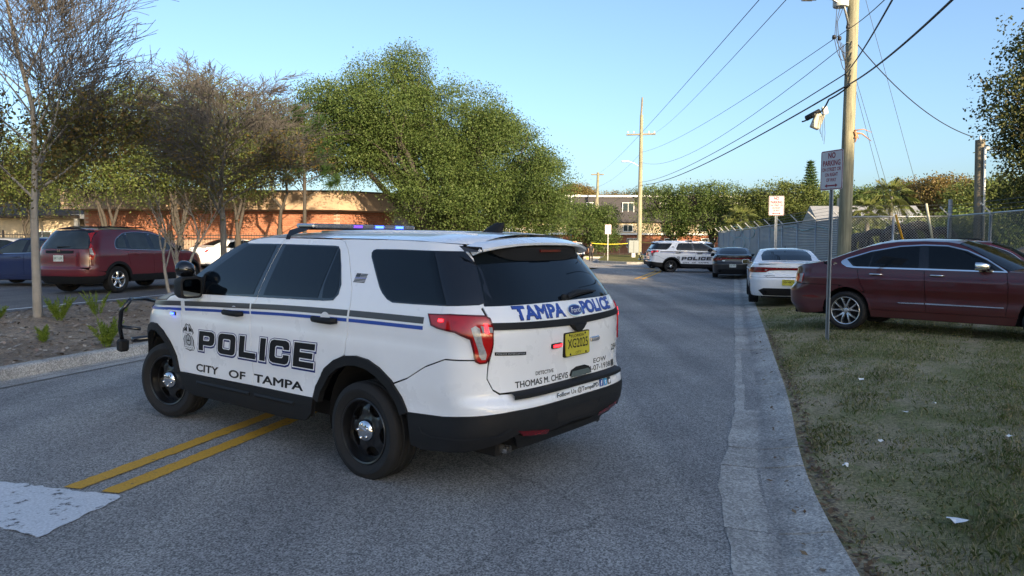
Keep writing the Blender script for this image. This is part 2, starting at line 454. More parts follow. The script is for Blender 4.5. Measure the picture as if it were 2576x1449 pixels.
def rrect(x0, y0, x1, y1, r, n=4):
    out = []
    for cx, cy, a in ((x1-r, y0+r, -90), (x1-r, y1-r, 0), (x0+r, y1-r, 90), (x0+r, y0+r, 180)):
        for i in range(n+1):
            t = R(a+90*i/n); out.append((cx+r*math.cos(t), cy+r*math.sin(t)))
    return out
def smooth_poly(P, n=3, keep=()):
    """round the corners of a closed polygon (Chaikin)"""
    for _ in range(n):
        Q = []
        for i in range(len(P)):
            a, b = np.array(P[i]), np.array(P[(i+1) % len(P)])
            Q += [tuple(a*0.75+b*0.25), tuple(a*0.25+b*0.75)]
        P = Q
    return P
def round_poly(P, r=.04, n=4):
    out = []; N = len(P)
    for i in range(N):
        a, b, c = (np.array(P[(i+j) % N], float) for j in (-1, 0, 1)); u = a-b; v = c-b; lu, lv = np.linalg.norm(u), np.linalg.norm(v); q = min(r, lu*.45, lv*.45); p0 = b+u/lu*q; p1 = b+v/lv*q
        for k in range(n+1):
            t = k/n; out.append(tuple((1-t)**2*p0+2*t*(1-t)*b+t*t*p1))
    return out
def miter(loop, d):
    """offset a loop outwards (counter-clockwise = outer)"""
    n = len(loop); out = []
    for i in range(n):
        a, b, c = (np.array(loop[(i+j) % n], float) for j in (-1, 0, 1))
        u = b-a; v = c-b; u /= np.linalg.norm(u); v /= np.linalg.norm(v)
        n1 = np.array([u[1], -u[0]]); n2 = np.array([v[1], -v[0]])
        m = n1+n2; k = 1+n1.dot(n2); out.append(tuple(b+m*d/max(k, 0.35)))
    return out
_c = [(.2, 0), (.82, 0), (.96, .06), (1.02, .2), (1.02, .4), (.72, .4), (.72, .3), (.66, .25), (.36, .25), (.3, .31), (.3, .69), (.36, .75), (.66, .75), (.72, .7), (.72, .62), (1.02, .62), (1.02, .8), (.96, .94), (.82, 1), (.2, 1), (.06, .94), (0, .8), (0, .2), (.06, .06)]
GLY = {'P': (1.0, [[(0, 0), (.30, 0), (.30, .30), (.78, .30), (.93, .36), (1, .5), (1, .8), (.93, .94), (.78, 1), (0, 1)], [(.30, .53), (.30, .77), (.62, .77), (.68, .72), (.68, .58), (.62, .53)]]),
       'O': (1.05, [rrect(0, 0, 1.05, 1, .22), rrect(.3, .25, .75, .75, .08)[::-1]]),
       'L': (.95, [[(0, 0), (.95, 0), (.95, .27), (.3, .27), (.3, 1), (0, 1)]]), 'I': (.3, [[(0, 0), (.3, 0), (.3, 1), (0, 1)]]),
       'C': (1.02, [_c]), 'E': (1.0, [[(0, 0), (1, 0), (1, .25), (.3, .25), (.3, .39), (.92, .39), (.92, .62), (.3, .62), (.3, .75), (1, .75), (1, 1), (0, 1)]])}
def block_word(word, gap=.22):
    x = 0; loops = []
    for ch in word:
        w, ls = GLY[ch]
        loops += [[(px+x, py) for px, py in lp] for lp in ls]; x += w+gap
    return loops, x-gap
# ---- wheels ------------------------------------------------------------------
def wheel(parent, x, y, r, w, rimr, side, style, steer=0.0, spare=None):
    """wheel group: tyre > none, rim > hub_cap; built round its own axle point"""
    wh = link('wheel', None, parent); wh.location = (x, side*y, r); wh.empty_display_size = 0.1
    wh.rotation_euler = (0, random.Random(x+side).uniform(0, 6.28) if style != 'spare' else 0, 0)
    wh.rotation_mode = 'YXZ' if False else 'XYZ'
    if steer: wh.rotation_euler = (0, 0, steer)
    if spare is not None:
        for ch in spare:
            c = copy_tree(ch, wh)
        if side < 0: wh.rotation_euler = (wh.rotation_euler[0], 0, wh.rotation_euler[2]+PI)
        return wh
    hw = w/2
    b = MB()
    pf = [(rimr*0.97, -hw*.72), (rimr*1.02, -hw*.86), (rimr*1.10, -hw*.95), (rimr+(r-rimr)*.5, -hw*1.02), (r*.955, -hw*.95), (r*.985, -hw*.86), (r*.996, -hw*.72)]
    for g in (-.45, 0, .45):
        pf += [(r, hw*(g-.13)), (r-.008, hw*(g-.10)), (r-.008, hw*(g+.10)), (r, hw*(g+.13))]
    pf += [(r*.996, hw*.72), (r*.985, hw*.86), (r*.955, hw*.95), (rimr+(r-rimr)*.62, hw*1.01), (rimr+(r-rimr)*.60, hw*1.035), (rimr+(r-rimr)*.45, hw*1.035), (rimr+(r-rimr)*.42, hw*1.01), (rimr*1.10, hw*.95), (rimr*1.02, hw*.86), (rimr*0.97, hw*.72)]
    b.lathe(pf, 56); b.build('tyre', M['rubber'], wh, True, 40)
    metal = {'steel': 'steel_black', 'alloy': 'alloy', 'hub': 'alloy', 'dark': 'steel_black'}[style]
    b = MB()   # barrel with flange
    b.lathe([(rimr*.98, hw*.80), (rimr*1.02, hw*.90), (rimr*1.0, hw*.93), (rimr*.955, hw*.90), (rimr*.93, hw*.70), (rimr*.90, hw*.3), (rimr*.88, -hw*.7), (rimr*.98, -hw*.8)], 56)
    rim = b.build('rim', M[metal], wh, True, 50)
    bk = MB(); bk.lathe([(0.001, -hw*.2), (rimr*.90, -hw*.2)], 32); bk.lathe([(0.001, -hw*.05), (rimr*.62, -hw*.05), (rimr*.62, -hw*.2)], 32)
    bk.build('brake_disc', M['inner'], wh)
    if style == 'steel':
        holes = []
        for k in range(5):
            a = R(90+72*k)
            hp = [(-.17, .52), (.17, .52), (.28, .68), (.24, .80), (.0, .835), (-.24, .80), (-.28, .68)]
            hp = smooth_poly(hp, 2)
            holes.append([((px*math.sin(a)+py*math.cos(a))*rimr, (-px*math.cos(a)+py*math.sin(a))*rimr) for px, py in hp])
        out = [(rimr*.95*math.cos(2*PI*i/64), rimr*.95*math.sin(2*PI*i/64)) for i in range(64)]
        P, E = loops_pe([out]+[dens(h, .02) for h in holes])
        p, f = tri2d(P, E, .022)
        rr = np.hypot(p[:, 0], p[:, 1])/rimr
        prof = pchip([0, .33, .42, .6, .80, .9, .96], [.60, .60, .50, .52, .40, .30, .26])
        yy = prof(rr)*hw
        # ridges round the windows
        for h in holes:
            c = np.mean(h, axis=0); hb = np.array(h)
            d = np.sqrt(((p[:, None]-hb[None])**2).sum(-1)).min(1); yy = yy+.006*np.exp(-(d/.014)**2)-.012*(d < 1e-4)
        X = np.stack([p[:, 0], yy, p[:, 1]], -1)
        be = np.array(bedges(f)); m = len(be); b0 = len(X); i = np.arange(m)
        X2 = np.concatenate([X, X[be[:, 0]], X[be[:, 1]], X[be[:, 1]]-[0, .025, 0], X[be[:, 0]]-[0, .025, 0]])
        f2 = np.concatenate([f, np.stack([b0+m+i, b0+i, b0+3*m+i], 1), np.stack([b0+m+i, b0+3*m+i, b0+2*m+i], 1)])
        qmesh('wheel_disc', X2, f2[:, ::-1].copy(), M[metal], wh, True)
        cap = MB(); cr = rimr*.35
        cap.lathe([(0.0005, hw*.60+.042), (cr*.45, hw*.60+.041), (cr*.8, hw*.60+.034), (cr*.97, hw*.60+.018), (cr, hw*.60-.004)], 40)
        hc = cap.build('hub_cap', M['chrome'], wh, True)
        lug = MB()
        for k in range(5):
            a = R(54+72*k); c = (cr*.64*math.cos(a), hw*.60+.032, cr*.64*math.sin(a))
            lug.lathe([(0.0005, .018), (.008, .016), (.0115, .006), (.0125, 0)], 12, c=c)
        tag(lug.build('lug_nuts', M['chrome'], wh, True), None, None, None, 'stuff')
    elif style == 'alloy':
        sp = MB()
        for k in range(5):
            for s_ in (-1, 1):
                a0 = R(90+72*k+s_*9); a1 = R(90+72*k+s_*19)
                pts = []
                for t in np.linspace(0, 1, 6):
                    a = a0+(a1-a0)*t; rr_ = rimr*(.20+.76*t)
                    wd = rimr*(.085-.02*t); y_ = hw*(.55+.10*math.sin(PI*t)+.12*t)
                    ca, sa = math.cos(a), math.sin(a)
                    pts.append([(rr_*ca+wd*sa, y_-.01, rr_*sa-wd*ca), (rr_*ca+wd*.5*sa, y_+.012, rr_*sa-wd*.5*ca), (rr_*ca-wd*.5*sa, y_+.012, rr_*sa+wd*.5*ca), (rr_*ca-wd*sa, y_-.01, rr_*sa+wd*ca), (rr_*ca-wd*sa, y_-.05, rr_*sa+wd*ca), (rr_*ca+wd*sa, y_-.05, rr_*sa-wd*ca)])
                V = [q for row in pts for q in row]; F = []
                for i in range(5):
                    for j in range(6): F.append((i*6+j, (i+1)*6+j, (i+1)*6+(j+1) % 6, i*6+(j+1) % 6))
                sp.add(V, F)
        sp.build('spokes', M['alloy'], wh)
        cap = MB(); cap.lathe([(0.0005, hw*.62), (rimr*.12, hw*.62), (rimr*.26, hw*.58), (rimr*.29, hw*.35)], 30); cap.build('hub_cap', M['alloy'], wh, True)
        lug = MB()
        for k in range(5):
            a = R(54+72*k); lug.lathe([(0.0005, .03), (.011, .03), (.012, 0)], 8, c=(rimr*.27*math.cos(a), hw*.55, rimr*.27*math.sin(a)))
        tag(lug.build('lug_nuts', M['steel_black'], wh), None, None, None, 'stuff')
    else:
        sp = MB()
        n = 5
        for k in range(n):
            a = R(90+72*k)
            V = []; F = []
            for t in np.linspace(0, 1, 5):
                rr_ = rimr*(.22+.72*t); wd = rimr*(.17-.06*math.sin(PI*t)+.03*t); y_ = hw*(.62+.16*math.sin(PI*t)); ca, sa = math.cos(a), math.sin(a)
                V += [(rr_*ca+wd*sa, y_-.02, rr_*sa-wd*ca), (rr_*ca+wd*.6*sa, y_+.012, rr_*sa-wd*.6*ca), (rr_*ca-wd*.6*sa, y_+.012, rr_*sa+wd*.6*ca), (rr_*ca-wd*sa, y_-.02, rr_*sa+wd*ca)]
            for i in range(4):
                for j in range(3): F.append((i*4+j, (i+1)*4+j, (i+1)*4+j+1, i*4+j+1))
            sp.add(V, F)
        sp.build('spokes', M['chrome' if style == 'hub' else 'steel_black'], wh, True)
        cap = MB(); cap.lathe([(0.0005, hw*.80), (rimr*.16, hw*.78), (rimr*.30, hw*.66), (rimr*.34, hw*.5)], 30); cap.build('hub_cap', M['chrome' if style == 'hub' else 'steel_black'], wh, True)
    if side < 0: wh.rotation_euler = (wh.rotation_euler[0], 0, wh.rotation_euler[2]+PI)
    return wh
def wheels(parent, wb, track, r, w, rimr, style, steer=0.0):
    w0 = wheel(parent, 0, track, r, w, rimr, 1, style)
    ch = list(w0.children)
    wheel(parent, 0, track, r, w, rimr, -1, style, spare=ch)
    wheel(parent, wb, track, r, w, rimr, 1, style, steer=steer, spare=ch)
    wheel(parent, wb, track, r, w, rimr, -1, style, steer=steer, spare=ch)
def inner_shell(body, parent, sil, wb, ar, floor, xs, az=None):
    """dark inner body behind the panel gaps, floor pan and wheel-well liners"""
    b = MB(); yy = 0.55
    b.box(((xs[0]+xs[1])/2, 0, floor+.06), (xs[1]-xs[0], 1.3, .12))
    b.build('underbody', M['inner'], parent)
    body.patch('inner_body', 'r', [sil], M['inner'], parent, off=-.022, step=.12, sides=(1, -1))
    for cx in (0, wb):
        for sd in (1, -1):
            l = MB()
            V = []; F = []; n = 16
            for i in range(n+1):
                a = PI*i/n*1.16-.08*PI
                for y in (.45, .86): V.append((cx+ar*math.cos(a), sd*y, (az or .36)+ar*math.sin(a)))
            for i in range(n): F.append((i*2, i*2+1, i*2+3, i*2+2))
            l.add(V, F)
            l.add([(cx+ar*1.05*math.cos(2*PI*i/20), sd*.45, max(.27, (az or .36)+ar*1.05*math.sin(2*PI*i/20))) for i in range(20)], [tuple(range(20))])
            l.build('wheel_well', M['inner'], parent)
def licence_plate(parent, loc, rot, w, h, mat, chars, top=None, bottom=None, ink='decal_black'):
    pl = link('licence_plate', None, parent)
    m = Matrix.Translation(loc) @ rot      # local frame: x right, y up, z out
    b = MB(); b.v = []; 
    P = rrect(-w/2, -h/2, w/2, h/2, .012, 3)
    b.prism(P, -.003, .003, 'z'); b.v = [m @ Vector(v) for v in b.v]
    b.build('plate', M[mat], pl)
    def put(s, cx, cy, tw, th, bold=0.0):
        fn = lambda tx, ty: np.array([m @ Vector((cx-tw/2+a, cy+c, .0045)) for a, c in zip(tx, ty)])
        flat_text('lettering', s, tw, th, M[ink], pl, fn, bold)
    put(chars, 0, -.028, w*.86, h*.42, 0.01)
    if top: put(top, 0, h*.5-.032, w*.55, h*.13, .012)
    if bottom: put(bottom, 0, -h*.5+.010, w*.24, h*.10, .01)
    bolts = MB()
    for sx in (-1, 1):
        for sy in (-1, 1): bolts.lathe([(0.0005, .0075), (.008, .0055), (.009, .003)], 8, 'z', c=(sx*w*.33, sy*h*.43, 0))
    bolts.v = [m @ Vector(v) for v in bolts.v]; bolts.build('bolts', M['plastic'], pl)
    return pl
# ---- the police patrol SUV -----------------------------------------------------
def make_police_suv():
    root = empty('police_suv')
    B = Body(S=[(.20, .90), (.34, .945), (.50, .960), (.62, .955), (.80, .972), (.98, .978), (1.06, .968), (1.15, .972), (1.26, .955), (1.36, .925), (1.56, .845), (1.70, .785), (1.76, .755), (1.85, .70)],
             xr=[(.20, -1.05), (.36, -1.14), (.48, -1.215), (.60, -1.24), (.70, -1.235), (.76, -1.185), (.90, -1.175), (1.10, -1.18), (1.22, -1.17), (1.33, -1.12), (1.50, -1.00), (1.70, -.845), (1.80, -.78)],
             xf=[(.20, 3.70), (.40, 3.80), (.60, 3.84), (.85, 3.82), (1.02, 3.76), (1.12, 3.66), (1.25, 3.5), (1.9, 3.4)], rr=(.36, 4.2), rf=(.95, 2.5))
    W = M['white']; both = (1, -1)
    ra = [(.559, .527), (.528, .627), (.404, .784), (.287, .860), (.172, .903), (.045, .918), (-.085, .905), (-.205, .860), (-.325, .783), (-.415, .681), (-.471, .578)]
    fa = [(3.45, .55), (3.42, .63), (3.33, .765), (3.22, .862), (3.10, .905), (2.97, .905), (2.85, .85), (2.735, .755), (2.64, .62), (2.585, .479)]
    # --- painted panels
    fgap = [(2.462, 1.185), (2.511, 1.063), (2.523, .839), (2.523, .651), (2.500, .486)]
    bgap = [(1.205, 1.755), (1.208, 1.707), (1.260, 1.534), (1.303, 1.331), (1.321, 1.244), (1.378, 1.185), (1.400, 1.028), (1.386, .829), (1.391, .512)]
    g = .0035
    def sh(P, d): return [(x+d, z) for x, z in P]
    B.patch('front_fender', 'f', sh(fgap, g)+[(2.578, .482)]+fa[::-1][1:]+[(3.47, .56), (3.47, .80), (3.42, .96), (3.20, 1.065), (3.20, 1.113), (2.79, 1.143), (2.72, 1.185), (2.60, 1.205)], W, root, 0, .07, both, .015)
    fd = [(2.455, 1.20), (2.33, 1.33), (2.25, 1.40), (2.09, 1.505), (1.92, 1.605), (1.755, 1.69), (1.68, 1.728), (1.58, 1.745), (1.40, 1.755)]
    B.patch('front_door', 'r', sh(fgap, -g)[::-1]+fd+sh(bgap, g), W, root, 0, .07, both, .015)
    rgap = [(.487, 1.752), (.425, 1.738), (.368, 1.69), (.321, 1.635), (.235, 1.50), (.174, 1.403), (.146, 1.297), (.142, 1.182), (.150, 1.09), (.167, 1.003), (.180, .908)]
    B.patch('rear_door', 'r', sh(bgap, -g)[::-1]+sh(rgap, g)+[(.287, .862), (.404, .787), (.528, .629), (.559, .527)], W, root, 0, .07, both, .015)
    tgl = [(-.752, 1.690), (-.866, 1.584), (-1.00, 1.435)]          # side edge of the tailgate, upper
    B.patch('quarter_panel', 'r', sh(rgap, -g)+ra[4:9]+[(-.335, .77), (-.474, .822), (-.65, .925), (-.83, .995), ('y', .83, 1.00), ('y', .82, 1.15), ('y', .815, 1.25), ('y', .82, 1.325), (-1.02, 1.36), (-.866, 1.575), (-.745, 1.695), (-.70, 1.735), (-.5, 1.750), (-.2, 1.757), (.3, 1.757)], W, root, 0, .06, both, .015)
    # --- roof, hood, windscreen
    roofl = [(1.76, 1.705), (1.66, 1.738), (1.50, 1.752), (1.20, 1.760), (.6, 1.762), (.1, 1.762), (-.4, 1.755), (-.76, 1.735)]
    top_strip(B, 'roof', roofl, (.045, .075), (.10, -.06), W, root, off=.002, p=3.0)
    rb = MB()
    for y in (-.42, -.21, .21, .42):
        rb.tube([(1.15, y, 1.810), (.4, y, 1.823), (-.3, y, 1.820), (-.62, y, 1.803)], .012, 6)
    rb.build('roof_rib', W, root, True)
    ap = [(2.56, 1.225), (2.40, 1.350), (2.289, 1.429), (2.125, 1.532), (1.962, 1.622), (1.775, 1.705)]
    top_strip(B, 'windscreen', ap, (.03, .045), (.22, .10), M['glass'], root, inset=.03, off=.002)
    B.patch('pillar_trim', 'r', [(2.60, 1.21), (2.40, 1.352), (2.289, 1.431), (2.125, 1.534), (1.962, 1.624), (1.765, 1.707), (1.70, 1.702), (2.0, 1.545), (2.2, 1.40), (2.28, 1.235), (2.44, 1.21)], M['gloss'], root, .004, .06, both)
    hl = [(2.60, 1.212), (2.72, 1.192), (2.79, 1.150), (3.05, 1.135), (3.20, 1.12), (3.34, 1.085)]
    top_strip(B, 'hood', hl, (.055, .06), (.22, .42), W, root, off=.003, p=3.5)
    # --- front end
    B.patch('front_bumper', 'f', [(3.475, .56), (3.475, .80), (3.43, .965), ('y', .70, .98), ('y', .3, .98), ('y', .0, .98), ('y', .0, .56), ('y', .4, .56)], W, root, 0, .09, both, .02)
    B.patch('lower_bumper', 'f', [(3.46, .55), ('y', .4, .55), ('y', .0, .55), ('y', .0, .30), ('y', .5, .30), (3.44, .36)], M['plastic'], root, .01, .09, both, .02)
    B.patch('grille', 'F', rrect(-.52, .72, .52, .96, .05), M['gloss'], root, .006, .1)
    gb = MB()
    for zz in (.78, .84, .90): gb.box((3.83-.02*(zz-.78), 0, zz), (.03, .96, .018))
    gb.build('grille_bar', M['chrome'], root)
    B.patch('headlight', 'f', [(3.215, 1.07), (3.215, 1.108), (3.36, 1.09), ('y', .62, 1.07), ('y', .56, .99), (3.46, .985)], M['clearlens'], root, .004, .06, both)
    # --- lower cladding
    B.patch('rocker_cladding', 'r', [(2.578, .476), (2.50, .478), (1.39, .505), (.85, .520), (.565, .522), (.60, .40), (.68, .33), (.9, .31), (2.40, .285), (2.52, .33)], M['plastic'], root, .012, .08, both, .03)
    for k in (1, -1):
        m_ = MB()
        for a_, b_ in (((2.28, .422), (1.42, .437)), ((1.36, .438), (.80, .447))):
            ya, yb = B.Y(a_[0], a_[1])+.014, B.Y(b_[0], b_[1])+.014
            m_.add([(a_[0], k*ya, a_[1]+.016), (b_[0], k*yb, b_[1]+.016), (b_[0]+.02, k*(yb+.012), b_[1]), (a_[0]-.03, k*(ya+.012), a_[1]), (b_[0]+.01, k*yb, b_[1]-.022), (a_[0], k*ya, a_[1]-.022)], [(0, 1, 2, 3), (3, 2, 4, 5), (0, 3, 5), (1, 4, 2)])
        m_.build('sill_rib', M['plastic'], root)
    def ring(outer, cx, cz, t):
        return outer+[(cx+(x-cx)*t[0], cz+(z-cz)*t[1]) for x, z in outer][::-1]
    B.patch('wheel_arch', 'r', ring(ra, .045, .36, (.875, .872)), M['plastic'], root, .022, .04, both, .05)
    B.patch('wheel_arch', 'f', ring(fa, 3.02, .36, (.875, .872)), M['plastic'], root, .022, .04, both, .05)
    # --- rear end
    B.patch('bumper_cover', 'r', [(-.345, .760), (-.474, .812), (-.65, .915), (-.83, .985), ('y', .83, .99), ('y', .835, .87), ('y', .80, .79), ('y', .76, .760), ('y', .70, .758), ('y', .0, .752), ('y', .0, .655), ('y', .40, .655), ('y', .70, .655), (-.95, .625), (-.80, .603), (-.471, .582), (-.415, .681)], W, root, .004, .055, both, .015)
    B.patch('bumper_cladding', 'r', [(-.475, .580), (-.80, .600), (-.95, .622), ('y', .70, .652), ('y', .40, .652), ('y', .0, .652), ('y', .0, .47), ('y', .30, .455), ('y', .40, .43), ('y', .52, .44), ('y', .62, .50), ('y', .78, .44), (-.95, .385), (-.60, .345), (-.50, .36)], M['plastic'], root, .012, .05, both, .04)
    for sd in (1, -1):
        s_ = MB(); y0 = .0
        pts = [(-.62, .49), (-.70, .455), (-.95, .49)]
        V = []
    B.patch('bumper_lower', 'R', [[(-.66, .475), (-.50, .425), (-.30, .40), (.30, .40), (.50, .425), (.66, .475), (.52, .335), (-.52, .335)]], M['plastic'], root, -.02, .08, (1,), .05)
    B.patch('bumper_groove', 'r', [(-.60, .505), (-.62, .475), (-.70, .458), (-.95, .480), ('y', .80, .505), ('y', .72, .545), ('y', .70, .535), ('y', .78, .495), (-.95, .468), (-.70, .446), (-.61, .462), (-.585, .500)], M['steel_black'], root, .0145, .04, both)
    B.patch('reflector', 'R', [(.66, .520), (.33, .470), (.335, .440), (.60, .475)], M['darkred'], root, .016, .06, (1,))
    B.patch('reflector', 'R', [(-.66, .520), (-.33, .470), (-.335, .440), (-.60, .475)][::-1], M['darkred'], root, .016, .06, (1,))
    B.patch('bumper_inset', 'R', [[(.30, .585), (.24, .49), (-.24, .49), (-.30, .585)]], M['inner'], root, .0135, .06)
    B.patch('tailgate', 'R', [(.808, 1.335), (.803, 1.25), (.80, 1.13), (.81, 1.02), (.824, .95), (.828, .87), (.797, .80), (.755, .772), (-.755, .772), (-.797, .80), (-.828, .87), (-.824, .95), (-.81, 1.02), (-.80, 1.13), (-.803, 1.25), (-.808, 1.335)], W, root, .004, .06, (1,), .015)
    B.patch('rear_window', 'R', [(.792, 1.338), (-.792, 1.338), (-.715, 1.52), (-.635, 1.70), (.635, 1.70), (.715, 1.52)], M['glass'], root, .003, .06, (1,), .01)
    B.patch('pillar_trim', 'r', [(-1.026, 1.355), ('y', .797, 1.338), ('y', .720, 1.52), ('y', .640, 1.70), (-.748, 1.70), (-.87, 1.575)], M['gloss'], root, .001, .05, both, .01)
    sp = MB(); # step pad on the bumper
    P = [(-.66, .752), (.66, .752)]
    V = []; F = []; N = 16
    for i in range(N+1):
        y = -.70+1.40*i/N
        xo = float(B.pos('R', np.array([y]), np.array([.70]))[0, 0])-.006; xi = float(B.pos('R', np.array([y]), np.array([.78]))[0, 0])
        V += [(xi-.005, y, .770), (xo+.010, y, .764), (xo-.006, y, .752), (xo-.006, y, .728)]
    for i in range(N):
        for j in range(3): F.append((i*4+j, i*4+j+1, i*4+5+j, i*4+4+j))
    sp.add(V, F); sp.build('step_pad', M['plastic'], root, True, 30)
    B.patch('trim_bar', 'R', [(.803, 1.232), (.0, 1.212), (-.803, 1.232), (-.80, 1.188), (0, 1.160), (.80, 1.188)], M['plastic'], root, .016, .06, (1,), .014)
    # taillights
    tl = [(-.66, 1.275), (-.70, 1.200), (-.76, 1.185), (-.90, 1.170), ('y', .915, 1.13), ('y', .90, 1.02), ('y', .895, .985), ('y', .875, .972), ('y', .84, .975), ('y', .815, 1.02), ('y', .80, 1.10), ('y', .795, 1.20), ('y', .80, 1.262), ('y', .82, 1.278), ('y', .90, 1.282), (-.85, 1.284)]
    t_ = B.patch('taillight', 'r', tl, M['redlens'], root, .014, .035, both, .02)
    for o, sd in zip(t_, both):
        B.patch('lens_edge', 'r', tl+[tl[0]]+[(-.675, 1.268), (-.85, 1.275), ('y', .90, 1.273), ('y', .825, 1.268), ('y', .808, 1.255), ('y', .803, 1.20), ('y', .808, 1.10), ('y', .823, 1.03), ('y', .845, .985), ('y', .872, .982), ('y', .885, .992), ('y', .893, 1.03), ('y', .905, 1.14), (-.905, 1.182), (-.77, 1.195), (-.71, 1.210), (-.675, 1.268)], M['darkred'], o, .016, .03, (sd,))
        B.patch('clear_lens', 'r', [('y', .905, 1.20), ('y', .885, 1.215), ('y', .868, 1.20), ('y', .858, 1.10), ('y', .838, 1.03), ('y', .845, 1.00), ('y', .865, .998), ('y', .875, 1.02), ('y', .888, 1.10)], M['clearlens'], o, .0175, .03, (sd,))
        B.patch('clear_lens', 'r', [('y', .862, 1.215), ('y', .803, 1.205), ('y', .803, 1.172), ('y', .858, 1.172)], M['clearlens'], o, .0175, .03, (sd,))
        B.patch('lit_lamp', 'r', [('y', .845, 1.228), ('y', .825, 1.226), ('y', .825, 1.165), ('y', .845, 1.165)], M['redlit'], o, .019, .03, (sd,))
        B.patch('lit_lamp', 'r', [(-.765, 1.248), (-.81, 1.248), (-.81, 1.232), (-.765, 1.230)], M['redlit'], o, .0175, .03, (sd,))
    # --- windows
    bz = [(1.2085, 1.705), (1.260, 1.534), (1.303, 1.331), (1.318, 1.262)]
    B.patch('window_trim', 'r', [(2.27, 1.232)]+sh(bz, .0036)[::-1]+[(1.73, 1.700), (2.00, 1.550), (2.235, 1.40)], M['gloss'], root, .0025, .07, both)
    B.patch('window', 'r', smooth_poly([(2.12, 1.252), (1.40, 1.278), (1.375, 1.285), (1.275, 1.690), (1.30, 1.694), (1.67, 1.689), (1.70, 1.682), (2.00, 1.520), (2.165, 1.405), (2.16, 1.38)], 1), M['glass'], root, .0045, .06, both)
    dl = sh(bz, -.0036)+[(.46, 1.288), (.345, 1.298), (.300, 1.345), (.300, 1.42), (.370, 1.555), (.440, 1.672), (.475, 1.700), (.52, 1.704)]
    B.patch('window_trim', 'r', dl, M['gloss'], root, .0025, .07, both)
    B.patch('window', 'r', [(1.235, 1.285), (.535, 1.306), (.480, 1.690), (.60, 1.692), (1.150, 1.696)], M['glass'], root, .0045, .06, both)
    B.patch('window', 'r', smooth_poly([(.505, 1.308), (.40, 1.312), (.335, 1.325), (.318, 1.40), (.385, 1.55), (.450, 1.668), (.465, 1.675)], 1), M['glass'], root, .0045, .05, both)
    qw = [(-.290, 1.323), (-.229, 1.341), (-.165, 1.38), (-.121, 1.417), (-.03, 1.52), (.066, 1.632), (.078, 1.662), (.066, 1.680), (.040, 1.688), (-.199, 1.692), (-.557, 1.690), (-.735, 1.690), (-.87, 1.57), (-1.02, 1.372), ('y', .82, 1.345), (-.806, 1.334), (-.50, 1.326)]
    B.patch('window_trim', 'r', qw, M['gloss'], root, .0025, .07, both)
    B.patch('window', 'r', [(-.285, 1.335), (-.225, 1.352), (-.125, 1.43), (.060, 1.645), (.062, 1.668), (.035, 1.680), (-.199, 1.684), (-.548, 1.682), (-.790, 1.345), (-.50, 1.337)], M['glass'], root, .0045, .06, both)
    # --- stripes and lettering (they follow the belt line)
    zg0 = pchip([-.75, 0, .9, 1.4, 2.45, 3.3], [1.250, 1.243, 1.224, 1.204, 1.156, 1.110]); zg1 = pchip([-.75, 0, .9, 1.4, 2.45, 3.3], [1.206, 1.198, 1.180, 1.160, 1.112, 1.064])
    zb0 = pchip([-.75, 0, .9, 1.4, 2.45, 3.3], [1.191, 1.183, 1.161, 1.141, 1.092, 1.046]); zb1 = pchip([-.75, 0, .9, 1.4, 2.45, 3.3], [1.166, 1.158, 1.138, 1.117, 1.067, 1.020])
    def band(f0, f1, x0, x1, k):
        xs = np.linspace(x0, x1, 24); return [(x, float(f0(x))) for x in xs]+[(x, float(f1(x))) for x in xs[::-1]]
    for f0, f1, mt, nm in ((zg0, zg1, 'decal_grey', 'grey_stripe'), (zb0, zb1, 'decal_blue', 'blue_stripe')):
        for xa, xb, k in ((2.455, 1.405, 'r'), (1.385, .160, 'r'), (.138, -.62, 'r'), (3.26, 2.52, 'f')):
            B.patch(nm, k, band(f0, f1, xa, xb, k), M[mt], root, .0022, .07, both)
    loops, tw = block_word('POLICE')
    for sd in both:
        xL, xR = (2.232, .515) if sd > 0 else (.60, 2.317)
        def place(lps, dx=0, dz=0):
            out = []
            for lp in lps:
                q = []
                for px, py in lp:
                    t = (px+.16*py)/(tw+.16); x = xL+(xR-xL)*t+dx; zt = .724+.028*min(1, max(0, (2.23-x)/1.7)) if sd > 0 else .735
                    q.append((x, zt+py*(.178+.022*t*(sd > 0))+dz))
                out.append(q)
            return out
        q0 = [miter(l_, .075) for l_ in loops]; q1 = [miter(l_, .045) for l_ in loops]
        lt = link('police_lettering', None, root)
        B.patch('blue_shadow', 'r', place(q0, 0, -.010), M['decal_navy'], lt, .0022, .08, (sd,))
        B.patch('blue_outline', 'r', place(q0), M['decal_navy'], lt, .0030, .08, (sd,))
        B.patch('white_outline', 'r', place(q1), M['decal_white'], lt, .0038, .08, (sd,))
        B.patch('black_letters', 'r', place(loops), M['decal_black'], lt, .0046, .08, (sd,))
        lc = link('city_lettering', None, root)
        if sd > 0: ws = (('CITY', (2.292, .522), (1.92, .529)), ('OF', (1.755, .533), (1.50, .539)), ('TAMPA', (1.372, .543), (.70, .558)))
        else: ws = (('CITY', (.68, .545), (1.05, .545)), ('OF', (1.20, .545), (1.43, .545)), ('TAMPA', (1.56, .545), (2.18, .545)))
        for s_, a_, b_ in ws: B.text('lettering', 'r', s_, a_, b_, .070, M['decal_black'], lc, .0026, sd, .028)
        # badge: shield with eagle top, banner and oval seal
        bd = link('badge_decal', None, root); cx = 2.392 if sd > 0 else .42; cz = .83 if sd > 0 else .83
        def bp(P, kx=.098, kz=.135): return [(cx+a*kx, cz+b*kz) for a, b in P]
        shield = [(0, -1), (.35, -.93), (.75, -.9), (.95, -.72), (.88, -.45), (.95, -.2), (.72, .0), (.60, .12), (.80, .2), (.98, .32), (.85, .55), (.62, .62), (.45, .82), (.25, .92), (.15, .82), (0, .86)]
        shield = shield+[(-a, b) for a, b in shield[::-1][1:-1]]
